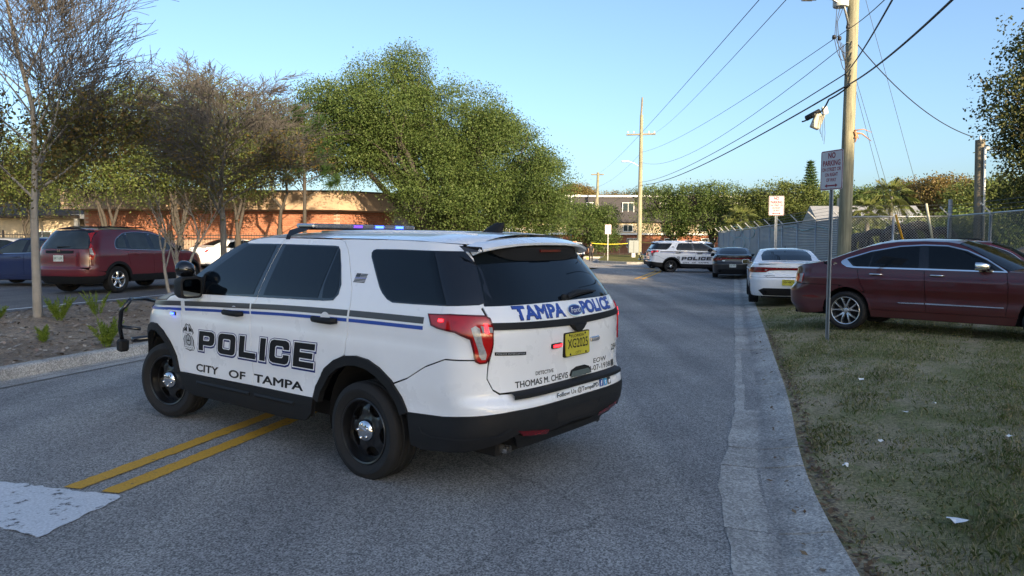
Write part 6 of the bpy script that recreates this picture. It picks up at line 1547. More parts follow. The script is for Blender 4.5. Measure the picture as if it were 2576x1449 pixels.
for u, v, Y, w, sd_, lab in LO:
    zt = px_z(v, Y, u)-.4
    make_tree('oak_tree', (px_x(u, Y), Y, .3), [(-w*.45, 0, zt-1.4, w*.55, 1.8, 1.2), (w*.35, .3, zt-1.2, w*.6, 1.8, 1.1)] if sd_ == 24 else [(-w*.45, 0, zt-2.2, w*.55, 1.8, 1.9), (w*.35, .3, zt-1.9, w*.6, 1.8, 1.6), (0, 0, zt-3.6, w*.8, 2.0, 1.6), *([(-w*.4, 0, zt-4.9, w*.6, 1.8, 1.1), (w*.45, 0, zt-4.7, w*.6, 1.8, 1.2)] if sd_ < 23 else [])], sd_, lab, group='leafy oaks along the side street', ncl=900, per=36, spread=.26, lsize=.10, leaf='leaf_oak2', trunk_r=.16, shell=.45, bark='bark_dark')
for u, v, Y, w, sd_ in ((70, 330, 40, 3.4, 25), (-40, 300, 38, 3.2, 26), (385, 420, 41, 2.6, 27)):
    zt = px_z(v, Y, u)-.4
    make_tree('oak_tree', (px_x(u, Y), Y, .3), [(-w*.45, 0, zt-2.0, w*.6, 1.8, 1.7), (w*.4, 0, zt-1.8, w*.6, 1.8, 1.5), (0, 0, zt-3.0, w*.8, 2, 1.3)], sd_, {25: 'oak in front of the tan stucco house', 26: 'oak at the left edge behind the blue sedan', 27: 'low oak in front of the brick house'}[sd_], group='leafy oaks along the side street', ncl=520, per=32, spread=.26, lsize=.11, leaf='leaf_oak2', trunk_r=.16, shell=.45, bark='bark_dark')
# street trees on the planting bed
pL = gnd(95, 798, .36); L1b = Vector((pL.x, pL.y, isl_z(pL.x, pL.y)))
make_bare_tree('street_tree', L1b, 4, 'leftmost bare street tree with pale straight trunk and brown lower leaves', 7.2, 2.0, 1.75, .072, 5, (20, 9, 7, 5), (1.5, 4.0), 7000, group='bare street trees on the planting bed', bark='bark_pale', upright=.9, lobes=[(-.2, 0, 2.45, 1.7, 1.4, .75), (.5, 0, 2.9, 1.2, 1.2, .7)])
Y2 = 17.4; b2 = Vector((px_x(563, Y2), Y2, 0)); b2.z = isl_z(b2.x, b2.y)
make_bare_tree('street_tree', b2, 9, 'wide bare street tree with fine grey twigs behind the patrol SUV', 5.5, 2.2, 1.9, .075, 5, (20, 9, 7, 5), (1.6, 3.9), 4500, group='bare street trees on the planting bed', upright=.45, bark='bark', lobes=[(.2, 0, 2.7, 1.9, 1.6, .7)])
Y3 = 17.0; cr = empty('crape_myrtle', Vector((px_x(437, Y3), Y3, isl_z(px_x(437, Y3), Y3))), 0, 'small multi-stemmed crape myrtle with pale bark between the bare trees', 'tree')
rng = np.random.default_rng(31); S = []
def cg(p, d, L, r, lev):
    pts = [p]
    for i in range(4):
        d = d+rng.normal(size=3)*.10+np.array([0, 0, .06]); d /= np.linalg.norm(d); q = pts[-1]+d*L/4
        S.append((*pts[-1], *q, r*(1-.5*i/4), r*(1-.5*(i+1)/4))); pts.append(q)
    if lev < 4:
        for j in range(3 if lev < 2 else 2):
            a = rng.random()*2*PI; nd = d+np.array([math.cos(a), math.sin(a), .2])*.55; nd /= np.linalg.norm(nd); cg(pts[rng.integers(2, 5)], nd, L*.62, max(.003, r*.5), lev+1)
for a, l_ in ((-.28, 1.5), (.20, 1.6), (.05, 1.35)):
    cg(np.array([a*.25, 0, -.05]), np.array([a, rng.normal()*.1, 1.0]), l_, .045, 0)
V, F = tubes(S, 6); qmesh('stem', V, F, M['bark_pale'], cr, True)
P = np.array(S)[:, 3:6]; P = P[P[:, 2] > 1.0]; V, F = leaves(rng, P[rng.choice(len(P), 900)]+rng.normal(size=(900, 3))*.08, .05); qmesh('crown', V, F, M['leaf_brown'], cr)
# pine
Yp = 33; pn = empty('pine_tree', (px_x(766, Yp), Yp, .3), 0, 'slender pine with long green needles left of the big oak', 'tree'); rng = np.random.default_rng(8)
S = [(0, 0, -.2, .05, 0, 4, .10, .075), (.05, 0, 4, 0, 0, 7.0, .075, .02)]; C = []
for i in range(16):
    z = 3.3+3.6*i/16; a = i*2.4; L = 1.5*(1-.55*(z-3.3)/3.7); e = (L*math.cos(a), L*math.sin(a), z+.55*L)
    S.append((0, 0, z, *e, .025, .008)); C += [np.array(e), np.array(e)*.8+np.array([0, 0, z*.2])]
C.append(np.array([0, 0, 7.05]))
Pn = []; 
for c in C:
    d = rng.normal(size=(150, 3)); d[:, 2] += .5; d /= np.linalg.norm(d, axis=1)[:, None]; L = .38
    for dd in d: Pn.append((*c, *(c+dd*L), .012, .003))
V, F = tubes(S, 6); qmesh('trunk', V, F, M['bark_dark'], pn); V, F = tubes(Pn, 3); qmesh('crown', V, F, M['leaf_pine'], pn)
# dark oak at the right edge of the picture
make_tree('oak_tree', (18.6, 22.5, .15), [(-2.5, -.8, 3.9, 1.7, 1.9, 1.4), (-2.1, 0, 6.0, 2.1, 2.2, 1.7), (-.4, .8, 7.6, 2.6, 2.4, 1.8), (2.0, 0, 5.6, 2.5, 2.5, 2.2), (.8, -.8, 3.8, 2.4, 2.4, 1.4), (-3.0, 0, 5.0, 1.2, 1.3, 1.0), (-1.9, -.5, 7.4, 1.7, 1.6, 1.6), (-2.6, -.4, 3.0, 1.5, 1.5, .9)], 41, 'dark tall oak at the right edge behind the yard fence', ncl=3000, per=24, spread=.2, lsize=.11, leaf='leaf_dark', trunk_r=.32, shell=.3)
# unseen trees added behind the viewer to shade the street and show in reflections
SHT = ((11.6, -34.6, 19.5, 4.6, 'unseen broad oak added straight behind the viewer to cast shade'), (17.7, -35.9, 19.5, 4.6, 'second unseen oak added behind the viewer to cast shade'), (20.2, -30.0, 18.5, 4.6, 'third unseen oak added behind the viewer to cast shade'), (26.4, -31.3, 17.5, 4.6, 'fourth unseen oak added behind the viewer to cast shade'), (28.7, -25.5, 17.0, 4.6, 'fifth unseen oak added behind the viewer to cast shade'), (34.8, -26.8, 17.0, 4.6, 'sixth unseen oak added behind the viewer to cast shade'), (36.7, -21.3, 16.0, 4.6, 'last unseen oak added behind the viewer on the right to cast shade'), (-32.0, -10.0, 11.0, 4.8, 'unseen oak added on the left behind the viewer for reflections'))
for i, (x, y, h, w, lab) in enumerate(SHT):
    make_tree('unseen_tree', (x, y, .15), [(-w*.5, 0, h-3.2, w*.6, w*.6, 2.9), (w*.4, w*.2, h-3.0, w*.6, w*.6, 2.8), (0, -w*.4, h-6.0, w*.75, w*.7, 3.2), (0, w*.4, h-8.0, w*.75, w*.7, 3.4), (0, 0, h-11.5, w*.75, w*.7, 3.4)], 60+i, lab, group='unseen oaks added behind the viewer', ncl=1500, per=24, spread=.5, lsize=.42, leaf='leaf_dark', trunk_r=.4, shell=.25, twigs=False)
# trees far behind
BG = [(1452, 463, 112, 2.6, 'leaf_rust', 'rusty tree above the roofs right of the big oak'), (1488, 508, 96, 3.5, 'leaf_oak', 'round green oak in front of the mansard block'), (1690, 462, 92, 4.4, 'leaf_oak', 'green oak right of the tall far pole'), (1790, 452, 90, 4.4, 'leaf_oak', 'wide green oak above the far patrol SUV'), (1905, 470, 86, 3.6, 'leaf_oak2', 'olive oak above the slatted fence'), (1985, 452, 84, 3.8, 'leaf_oak2', 'yellowish oak behind the smaller parking sign'), (2075, 478, 92, 3.4, 'leaf_oak2', 'olive tree behind the white house'),
      (2175, 468, 74, 3.2, 'leaf_oak', 'green tree behind the chain link yard'), (2290, 452, 76, 3.6, 'leaf_rust', 'rust coloured tree above the tyre pile'), (2385, 437, 72, 3.4, 'leaf_rust', 'tall rust coloured tree beside the cut wooden pole'), (2475, 450, 66, 3.4, 'leaf_oak2', 'olive tree behind the cut wooden pole'), (2560, 440, 70, 3.4, 'leaf_oak2', 'olive tree at the far right behind the yard'), (1640, 470, 124, 4.5, 'leaf_dark', 'dark tree behind the mansard block'), (1560, 478, 125, 4.2, 'leaf_rust', 'brownish tree rising behind the mansard roof')]
for i, (u, v, Y, w, lf, lab) in enumerate(BG):
    zt = px_z(v, Y, u); x = px_x(u, Y)
    make_tree('oak_tree', (x, Y, gz(x, Y)), [(-w*.5, 0, zt-w*.50, w*.60, w*.6, w*.46), (w*.45, 0, zt-w*.56, w*.62, w*.6, w*.46), (0, 0, zt-w*.42, w*.55, w*.6, w*.40), (-.2*w, -.5, zt-w*1.05, w*.85, w*.7, w*.45), (.4*w, .4, zt-w*1.15, w*.6, w*.6, w*.42)], 80+i, lab, group='trees beyond the street', ncl=620, per=26, spread=.36, lsize=.21, leaf=lf, trunk_r=.3, shell=.5, bark='bark_dark')
# undergrowth behind the yard and at the fence: individual bushes
for i, (u, v, Y, w) in enumerate(((2160, 555, 52, 1.6), (2205, 565, 50, 1.5), (2300, 555, 50, 1.7), (2370, 548, 50, 1.8), (2440, 540, 46, 1.8), (2520, 548, 44, 1.9), (2570, 560, 42, 1.6), (1850, 560, 74, 1.6), (1520, 582, 93, 1.6))):
    zt = px_z(v, Y, u); x = px_x(u, Y)
    make_tree('bush', (x, Y, 0), [(-w*.5, 0, zt-.6, w*.7, w*.6, .9), (w*.5, 0, zt-.8, w*.7, w*.6, .9), (0, 0, zt-1.6, w, w*.7, .9)], 120+i, ['leafy bush left of the cabbage palm', 'leafy bush below the cabbage palm', 'leafy bush behind the yellow guy guard', 'leafy bush behind the pale guy guard', 'leafy bush left of the cut wooden pole', 'leafy bush behind the windscreen fence', 'leafy bush at the right edge behind the fence', 'leafy bush at the end of the slatted fence', 'reddish bare bush by the far fence'][i], 'bush', 'bushes behind the yard', ncl=150, per=20, spread=.3, lsize=.2, leaf='leaf_oak2' if i % 2 else 'leaf_oak', trunk_r=.06, twigs=False)
# Norfolk pine
Yn = 84; nf = empty('norfolk_pine', (px_x(2033, Yn), Yn, 0), 0, 'dark conical pine rising behind the parking signs', 'tree'); rng = np.random.default_rng(5); zt = px_z(404, Yn, 2033)
S = [(0, 0, 0, 0, 0, zt, .2, .03)]; Pn = []
for i in range(26):
    z = zt-.25-i*.30; rr = min(1.35, .18+.085*i)
    for k in range(8):
        a = k*PI/4+i*.4; e = np.array([rr*math.cos(a), rr*math.sin(a), z+.16*rr]); o = np.array([0, 0, z-.1]); S.append((*o, *e, .03, .01))
        for t in np.linspace(.25, 1, 7):
            c = o+(e-o)*t
            for _ in range(4):
                d = rng.normal(size=3)*.16; d[2] = abs(d[2])*.9; Pn.append((*c, *(c+d), .045, .01))
V, F = tubes(S, 4); qmesh('trunk', V, F, M['bark_dark'], nf); V, F = tubes(Pn, 3); qmesh('crown', V, F, M['leaf_pine'], nf)
# palms
def palm(u, v, Y, L, seed, label):
    zc = px_z(v, Y, u); x = px_x(u, Y); o = empty('palm_tree', (x, Y, 0), 0, label, 'palm', 'palms beyond the fence'); rng = np.random.default_rng(seed)
    V, F = tubes([(0, 0, -.1, .05, 0, zc*.5, .17, .15), (.05, 0, zc*.5, 0, 0, zc, .15, .13)], 8); qmesh('trunk', V, F, M['bark'], o, True)
    for k in range(22):
        a = k*2.399; el = R(75-5.6*k); d = np.array([math.cos(a)*math.cos(el), math.sin(a)*math.cos(el), math.sin(el)]); p0 = np.array([0, 0, zc]); st = p0+d*L*.45; side = np.array([-math.sin(a), math.cos(a), 0]); up = np.cross(d, side)
        V = []; F = []
        for j in range(15):
            b_ = R(-80+160*j/14); q = d*math.cos(b_)+side*math.sin(b_); q[2] -= .25; ln = L*.6*(1-.25*abs(j-7)/7); w = side*math.cos(b_)*.03-d*math.sin(b_)*.03; i0 = len(V)
            V += [st-w*.4, st+w*.4, st+q*ln*.6+w, st+q*ln+np.array([0, 0, -.15*L]), st+q*ln*.6-w]; F.append((i0, i0+1, i0+2, i0+3, i0+4))
        V += [p0-side*.02, p0+side*.02, st+side*.012, st-side*.012]; i0 = len(V)-4; F.append((i0, i0+1, i0+2, i0+3))
        qmesh('frond', V, F, M['leaf_palm'], o)
    return o
palm(2236, 495, 50, 1.9, 3, 'cabbage palm rising behind the yellow guy guard')
palm(2178, 532, 47, 1.3, 4, 'low pale palm just right of the wooden pole')
palm(1862, 553, 74, 2.1, 6, 'cabbage palm at the far end of the slatted fence')
# ferns on the bed
def fern(p, h, n, seed, label):
    o = empty('fern', p, 0, label, 'fern', 'foxtail ferns on the planting bed'); rng = np.random.default_rng(seed)
    for k in range(n):
        a = rng.random()*2*PI; tl = rng.uniform(.12, .55); L = h*rng.uniform(.65, 1.05); S = []; pts = []
        for i in range(9):
            t = i/8; pts.append(np.array([math.cos(a)*(.04+tl*L*t**1.3), math.sin(a)*(.04+tl*L*t**1.3), L*t*(1-.12*t)]))
        for i in range(8): S.append((*pts[i], *pts[i+1], .004, .003))
        Lf = []
        for i in range(70):
            t = .12+.88*rng.random(); j = min(7, int(t*8)); c = pts[j]+(pts[j+1]-pts[j])*(t*8-j); d = rng.normal(size=3); d /= np.linalg.norm(d); d[2] += .5; w = .050*math.sin(PI*min(1, t*1.05+.05))**.6+.010
            Lf.append((*c, *(c+d*w), .0055, .002))
        V, F = tubes(S+Lf, 3); qmesh('frond', V, F, M['leaf_fern'], o)
    return o
for i, (u, v, h, n, lab) in enumerate(((150, 812, .50, 18, 'bushy green fern beside the pale tree trunk'), (268, 848, .52, 18, 'bright yellow-green fern nearest the push bumper'), (246, 800, .55, 8, 'darker upright fern behind the bright one'), (112, 846, .30, 8, 'small low fern nearest the kerb'), (318, 792, .32, 5, 'small fern half hidden behind the push bumper'), (-6, 815, .30, 5, 'small fern at the left edge of the bed'))):
    p = gnd(u, v, .28); p.z = isl_z(p.x, p.y)-.01; fern(p, h, n, 200+i, lab)
# ================================================================== ground cover
rng = np.random.default_rng(77)
def scatter_verge(n, s0, s1, t0, t1, pw=1.0):
    s = s0+(s1-s0)*rng.random(n)**pw; t = t0+(t1-t0)*rng.random(n)
    x = RD.x*s+RN.x*t; y = RD.y*s+RN.y*t; return x, y
vz = np.vectorize(verge_z); iz = np.vectorize(isl_z); vf = np.vectorize(fbm)
x, y = scatter_verge(520000, 1.2, 20, .66, 13, 2.0)
keep = (x/np.maximum(y, .1) < .78) & (y > 2.2) & (vf(x, y, 1.1)+.5*vf(x, y, 3.7)+rng.normal(size=len(x))*.35 > -.30) & (x*RN.x+y*RN.y > .70+np.array([tcurve(a) for a in (x*RD.x+y*RD.y)]))
x, y = x[keep], y[keep]; z = vz(x, y); n = len(x)
h = rng.uniform(.012, .046, n)*(1+.5*(vf(x, y, 2.0) > .35)); a = rng.random(n)*2*PI; ln = rng.uniform(.1, .9, n); w = rng.uniform(.0013, .0028, n)*(1+.10*np.maximum(0, y-4))
B0 = np.stack([x, y, z-.004], 1); dx = np.stack([np.cos(a), np.sin(a), np.zeros(n)], 1); sx = np.stack([-np.sin(a), np.cos(a), np.zeros(n)], 1)
md = B0+dx*(h*ln*.35)[:, None]+np.array([0, 0, 1])*(h*.65)[:, None]; tp = B0+dx*(h*ln)[:, None]+np.array([0, 0, 1])*(h*(1-.25*ln))[:, None]
V = np.stack([B0-sx*w[:, None], B0+sx*w[:, None], md+sx*w[:, None]*.7, tp, md-sx*w[:, None]*.7], 1).reshape(-1, 3)
F = np.arange(5*n).reshape(-1, 5)
tag(qmesh('grass', V, F, M['grass']), 'patchy short green and straw grass on the right verge', 'grass', None, 'stuff')
# fallen leaves: verge, gutter edge, bed
def litter_leaves(name, x, y, z, size, mat, label):
    n = len(x); a = rng.random(n)*2*PI; s = size*rng.uniform(.5, 1.5, n); c = np.stack([x, y, z], 1); u = np.stack([np.cos(a), np.sin(a), rng.uniform(-.1, .45, n)], 1); v = np.stack([-np.sin(a), np.cos(a), rng.uniform(-.3, .3, n)], 1)
    V = np.stack([c, c+u*(s*.5)[:, None]+v*(s*.28)[:, None], c+u*s[:, None], c+u*(s*.5)[:, None]-v*(s*.28)[:, None]], 1).reshape(-1, 3)
    return tag(qmesh(name, V, np.arange(4*n).reshape(-1, 4), mat), label, 'leaves', None, 'stuff')
x1, y1 = scatter_verge(700, 2.5, 16, .7, 10, 1.4); sg = 2.2+13*rng.random(1500); tg = .66+np.abs(rng.normal(size=1500))*.06-.10*(rng.random(1500) < .18)*rng.random(1500)*3+np.array([tcurve(s) for s in sg]); x2 = RD.x*sg+RN.x*tg; y2 = RD.y*sg+RN.y*tg
xx = np.concatenate([x1, x2]); yy = np.concatenate([y1, y2]); litter_leaves('fallen_leaves', xx, yy, vz(xx, yy)+.012, .040, M['deadleaf'], 'brown fallen leaves scattered on the verge and along the kerb')
sb_ = 2+22*rng.random(9000); tb = -8.85-4.2*rng.random(9000); xb = RD.x*sb_+RN.x*tb; yb = RD.y*sb_+RN.y*tb
M['chips'] = mat_leaf('mulch_chips', [(.16, .115, .085), (.26, .20, .15), (.11, .085, .07), (.42, .37, .31), (.20, .12, .09)], .0)
litter_leaves('mulch_chips', xb, yb, iz(xb, yb)+.012, .075, M['chips'], 'bark chips and dry leaves covering the planting bed')
M['paper'] = simple('white_paper', (.75, .77, .78), .7)
for i, (u, v, s, lab) in enumerate(((2408, 1272, .05, 'crumpled white paper scrap in the grass at the lower right'), (2167, 940, .03, 'small white scrap in the grass near the parking sign'), (2217, 1080, .018, 'thin pale scrap in the middle of the verge'), (2277, 1024, .03, 'folded white scrap farther up the verge'), (2540, 1102, .028, 'pale plastic strip at the right edge of the verge'), (2128, 1128, .018, 'tiny white scrap close to the kerb'), (2455, 1455, .03, 'pale scrap at the bottom edge of the verge'), (2350, 1010, .02, 'white bottle cap on the verge'))):
    p = gnd(u, v, .19); p.z = verge_z(p.x, p.y)+.03; r_ = random.Random(i); m = MB(); nn = 9
    V = [(0, 0, .012)]+[(s*r_.uniform(.6, 1.1)*math.cos(2*PI*k/nn)*1.5, s*r_.uniform(.6, 1.1)*math.sin(2*PI*k/nn), r_.uniform(-.008, .022)) for k in range(nn)]
    m.add(V, [(0, 1+k, 1+(k+1) % nn) for k in range(nn)]); o = m.build('paper_scrap', M['paper']); o.location = p; tag(o, lab, 'litter', 'litter on the verge')
# ================================================================== poles, wires, signs
M['wood'] = None
def mat_wood(name, c1, c2):
    m, t, n, l, b = newmat(name); tc = n.new('ShaderNodeTexCoord'); mp = n.new('ShaderNodeMapping'); mp.inputs['Scale'].default_value = (9, 9, .5); l.new(tc.outputs['Object'], mp.inputs[0])
    a = noise(n, l, mp.outputs[0], 2.2, 8, .7); r_ = ramp2(n, l, a.outputs['Fac'], .32, c1, .68, c2); b2 = noise(n, l, tc.outputs['Object'], .7, 4); r2 = ramp2(n, l, b2.outputs['Fac'], .3, (.75, .78, .72), .7, (1.15, 1.12, 1.05))
    c = mixc(n, l, 1, r_.outputs['Color'], r2.outputs['Color'], 'MULTIPLY'); l.new(c, b.inputs['Base Color']); setp(b, rough=.88)
    bp = n.new('ShaderNodeBump'); bp.inputs['Strength'].default_value = .5; bp.inputs['Distance'].default_value = .02; l.new(a.outputs['Fac'], bp.inputs['Height']); l.new(bp.outputs['Normal'], b.inputs['Normal']); return m
M['wood'] = mat_wood('weathered_pole', (.135, .128, .092), (.31, .295, .22)); M['wood_grey'] = mat_wood('grey_wood', (.12, .105, .085), (.27, .235, .185))
M['cable'] = simple('black_cable', (.012, .012, .013), .6); M['wire'] = simple('aluminium_wire', (.10, .11, .115), .5, .1, metal=.4)
M['can'] = simple('transformer_grey', (.55, .57, .55), .45, .06); M['beige_box'] = simple('beige_plastic', (.42, .40, .31), .6, .15)
M['guard_yellow'] = simple('yellow_guard', (.62, .30, .01), .5, .1); M['guard_pale'] = simple('pale_guard', (.55, .52, .40), .6, .2)
M['splinter'] = simple('orange_plastic', (.42, .20, .10), .5, .2)
def pole(name, p0, p1, r0, r1, mat, label, zg, ext=1.0):
    """pole through p0 (low) and p1 (high), from zg to ext x the span"""
    p0, p1 = Vector(p0), Vector(p1); d = p1-p0; b = p0+d*((zg-.3-p0.z)/d.z); t = p0+d*ext; o = empty(name, (b.x, b.y, zg), 0, label, 'pole')
    m = MB(); n = 8; off = Vector((b.x, b.y, zg)); m.tube([b+(t-b)*(i/n)-off for i in range(n+1)], [r0+(r1-r0)*i/n for i in range(n+1)], 18); m.build('shaft', M[mat], o, True, 60); return o, off
def wire(name, pts, r, label, mat='cable', sag=0.0, n=18, group=None):
    """hanging cable through pts (each span sags)"""
    P = []
    for a, b in zip(pts, pts[1:]):
        a, b = Vector(a), Vector(b)
        for i in range(n+1):
            if i == 0 and P: continue
            t = i/n; q = a+(b-a)*t; q.z -= sag*4*t*(1-t); P.append(q)
    m = MB(); m.tube(P, r, 5, False); o = m.build(name, M[mat], None, True); tag(o, label, 'wire', group); return o
YP = 19.0; A0, A1 = at(2123, 640, YP), at(2147, 0, YP); zg = verge_z(A0.x, A0.y)
p1, po = pole('utility_pole', A0, A1, .17, .125, 'wood', 'big weathered wooden utility pole behind the burgundy sedan', zg, 1.45)
def onp(v, dx=0.0, dy=0.0):
    t = (640-v)/640.0; q = A0+(A1-A0)*t; return Vector((q.x+dx, q.y+dy, q.z))
c = onp(-2, -.34, -.05)-po; m = MB(); m.lathe([(.0005, -.22), (.10, -.23), (.175, -.21), (.19, -.18), (.19, .55), (.12, .62), (.0005, .64)], 24, 'z', c=c); m.build('transformer', M['can'], p1, True, 40)
m = MB(); q = [onp(62, -.12, -.05), onp(20, -.28, -.12), onp(4, -.62, -.2), onp(1, -1.05, -.25)]; m.tube([v-po for v in q], .03, 8); m.build('lamp_arm', M['galv'], p1, True)
c = onp(3, -1.20, -.25)-po; m = MB(); m.box(c, (.42, .22, .09), bev=.03); lh = m.build('lamp_head', M['can'], p1); m = MB(); m.box(c-Vector((.05, 0, .05)), (.26, .16, .025)); m.build('lamp_lens', M['clearlens'], lh)
for v_, dx in ((185, -.16), (217, -.16), (75, -.15), (108, -.14)):
    m = MB(); c = onp(v_, dx, -.12)-po; m.tube([c+Vector((-.05, 0, 0)), c+Vector((.18, .1, 0))], .008, 6); m.build('bracket', M['galv'], p1)
for i in range(7):        # drip loops under the transformer
    r_ = random.Random(i); a = onp(92+4*i, -.50+.05*i, -.1)-po; b = onp(105+14*i, -.06, -.14)-po; lw = min(a.z, b.z)-r_.uniform(.25, .75)
    m = MB(); m.tube([a+(b-a)*t+Vector((0, 0, (lw-min(a.z, b.z))*4*t*(1-t)*.8)) for t in np.linspace(0, 1, 12)], .009, 5, False); m.build('drip_loop', M['cable'], p1, True)
for i in range(3):
    a = onp(15, -.45+.09*i, -.1)-po; b = onp(93+3*i, -.48+.05*i, -.1)-po; m = MB(); m.tube([a, (a+b)/2+Vector((-.05*i, 0, 0)), b], .008, 5, False); m.build('lead_wire', M['cable'], p1, True)
for c in (onp(95, -.50, -.1), onp(98, -.36, -.1), onp(70, -.16, -.1)):
    m = MB(); m.lathe([(.0005, -.05), (.04, -.045), (.05, 0), (.04, .05), (.0005, .055)], 10, 'z', c=c-po); m.build('connector', M['cable'], p1, True)
m = MB()
for pts, r in (([(2150, 328), (2172, 325), (2193, 333)], .012), ([(2150, 335), (2168, 336), (2192, 355)], .02), ([(2150, 348), (2156, 335), (2160, 350)], .02), ([(2150, 330), (2155, 345), (2151, 358)], .03)):
    m.tube([at(u, v, YP-.15)-po for u, v in pts], [r*1.4, r, r*.4], 6)
m.build('split_moulding', M['splinter'], p1, True)
Y2p = 78.0; B0_, B1_ = at(1607.5, 640, Y2p), at(1614, 290, Y2p)
p2, po2 = pole('utility_pole', B0_, B1_, .26, .17, 'wood', 'tall far utility pole with crossarm beside the grey cabinet', mound(B0_.x, B0_.y), 1.0)
m = MB(); a, b = at(1612.5, 300, Y2p)-po2, at(1616, 245, Y2p)-po2; m.tube([a, b], [.11, .09], 8); m.build('pole_top', M['wood_grey'], p2)
m = MB(); m.tube([at(1576, 339, Y2p)-po2, at(1649, 337, Y2p)-po2], .09, 6); m.build('crossarm', M['wood_grey'], p2)
for u in (1580, 1594, 1632, 1646):
    m = MB(); c = at(u, 335, Y2p)-po2; m.lathe([(.0005, 0), (.06, 0), (.08, .1), (.05, .2), (.0005, .22)], 8, 'z', c=c); m.build('insulator', M['can'], p2)
m = MB(); m.tube([at(1606, 418, Y2p)-po2, at(1595, 410, Y2p)-po2, at(1580, 406, Y2p)-po2], .05, 6); m.build('lamp_arm', M['galv'], p2); m = MB(); m.box(at(1573, 406, Y2p)-po2, (.8, .3, .16), bev=.05); m.build('lamp_head', M['can'], p2)
Y3p = 104.0; C0, C1 = at(1499, 600, Y3p), at(1504.5, 437, Y3p)
p3, po3 = pole('utility_pole', C0, C1, .24, .17, 'wood', 'shorter far utility pole with crossarm near the big oak', gz(C0.x, C0.y), 1.02)
m = MB(); m.tube([at(1487, 439, Y3p)-po3, at(1519, 439, Y3p)-po3], .09, 6); m.build('crossarm', M['wood_grey'], p3)
C0, C1 = at(1492, 610, Y3p-2), at(1500, 500, Y3p-2); pole('utility_pole', C0, C1, .22, .18, 'wood_grey', 'leaning stub pole beside the shorter far utility pole', gz(0, 100), 1.0)
YC = 22.5; D0, D1 = at(2463, 560, YC), at(2466, 352, YC)
p4, po4 = pole('cut_pole', D0, D1, .155, .135, 'wood_grey', 'cut-off grey wooden pole behind the yard fence', .18, 1.0)
m = MB(); m.lathe([(.0005, .12), (.03, .12), (.035, 0)], 8, 'z', c=D1-po4+Vector((0, 0, 0))); m.build('pole_cap', M['can'], p4)
m = MB(); m.tube([at(2474, 600, YC-.2)-po4, at(2478, 372, YC-.2)-po4], .035, 8); m.build('conduit', M['can'], p4, True); m = MB(); m.box(at(2483, 372, YC-.2)-po4, (.16, .1, .1), bev=.03); m.build('weather_head', M['can'], p4)
GW = 'overhead lines along the street'
wire('overhead_wire', [at(1918, -10, 13), at(1504, 437, Y3p)], .008, 'upper thin line crossing the sky to the shorter far pole', 'wire', .4, group=GW)
wire('overhead_wire', [at(1986, -10, 13), at(1646, 335, Y2p)], .008, 'second thin line crossing the sky to the far crossarm', 'wire', .3, group=GW)
wire('overhead_wire', [at(2255, -30, 13), onp(75, -.15, -.12)], .010, 'line from the big pole up to the top right corner', 'cable', .05, group=GW)
wire('overhead_wire', [onp(75, -.15, -.12), at(1614, 383, Y2p), at(1504, 470, Y3p)], .010, 'line from the big pole to the far pole below its crossarm', 'cable', .5, group=GW)
wire('overhead_wire', [onp(108, -.15, -.12), at(1613, 408, Y2p)], .010, 'sagging line just below the previous one', 'cable', 1.2, group=GW)
wire('overhead_cable', [at(2250, -10, 9), onp(185, -.18, -.12)], .013, 'upper black cable rising right of the big pole', 'cable', .07, group=GW)
wire('overhead_cable', [onp(185, -.18, -.12), at(1613, 458, Y2p), at(1500, 520, Y3p)], .016, 'upper thick black cable on the big pole', 'cable', .55, group=GW)
wire('overhead_cable', [at(2405, -10, 9.5), onp(217, -.18, -.12)], .019, 'thick black cable rising to the upper right corner', 'cable', .10, group=GW)
wire('overhead_cable', [onp(217, -.18, -.12), at(1613, 466, Y2p)], .024, 'lowest and thickest black cable on the big pole', 'cable', .55, group=GW)
wire('overhead_cable', [onp(215, -.1, -.2), at(2085, 250, 19.6), at(2068, 278, 20), at(2040, 292, 20.4), at(2018, 306, 20.8)], .022, 'slack black cable loop at the splice case', 'cable', .03, 6, group=GW)
wire('service_drop', [onp(110, .15, 0), at(2450, 345, YC)], .013, 'service wire from the big pole to the cut pole', 'cable', .35, group=GW)
for (v0, u1, v1, lab) in ((190, 2282, 640, 'guy wire ending in the yellow guard'), (215, 2262, 640, 'guy wire running down beside the yellow one'), (-60, 2352, 640, 'guy wire ending in the pale guard')):
    wire('guy_wire', [onp(v0, .12, 0), at(u1, v1, 23.5)], .006, lab, 'wire', 0, 2, group='guy wires of the big pole')
for u0, v0, u1, v1, mt, lab in ((2253, 540, 2278, 628, 'guard_yellow', 'bright yellow guy wire guard behind the chain link fence'), (2330, 512, 2349, 620, 'guard_pale', 'pale guy wire guard behind the chain link fence')):
    m = MB(); a, b = at(u0, v0, 22.9), at(u1, v1, 22.9); m.tube([a, b], .035, 8); m.build('tmp', None) if False else None; o = m.build('guy_guard', M[mt], None, True); tag(o, lab, 'guy guard', 'guy wire guards')
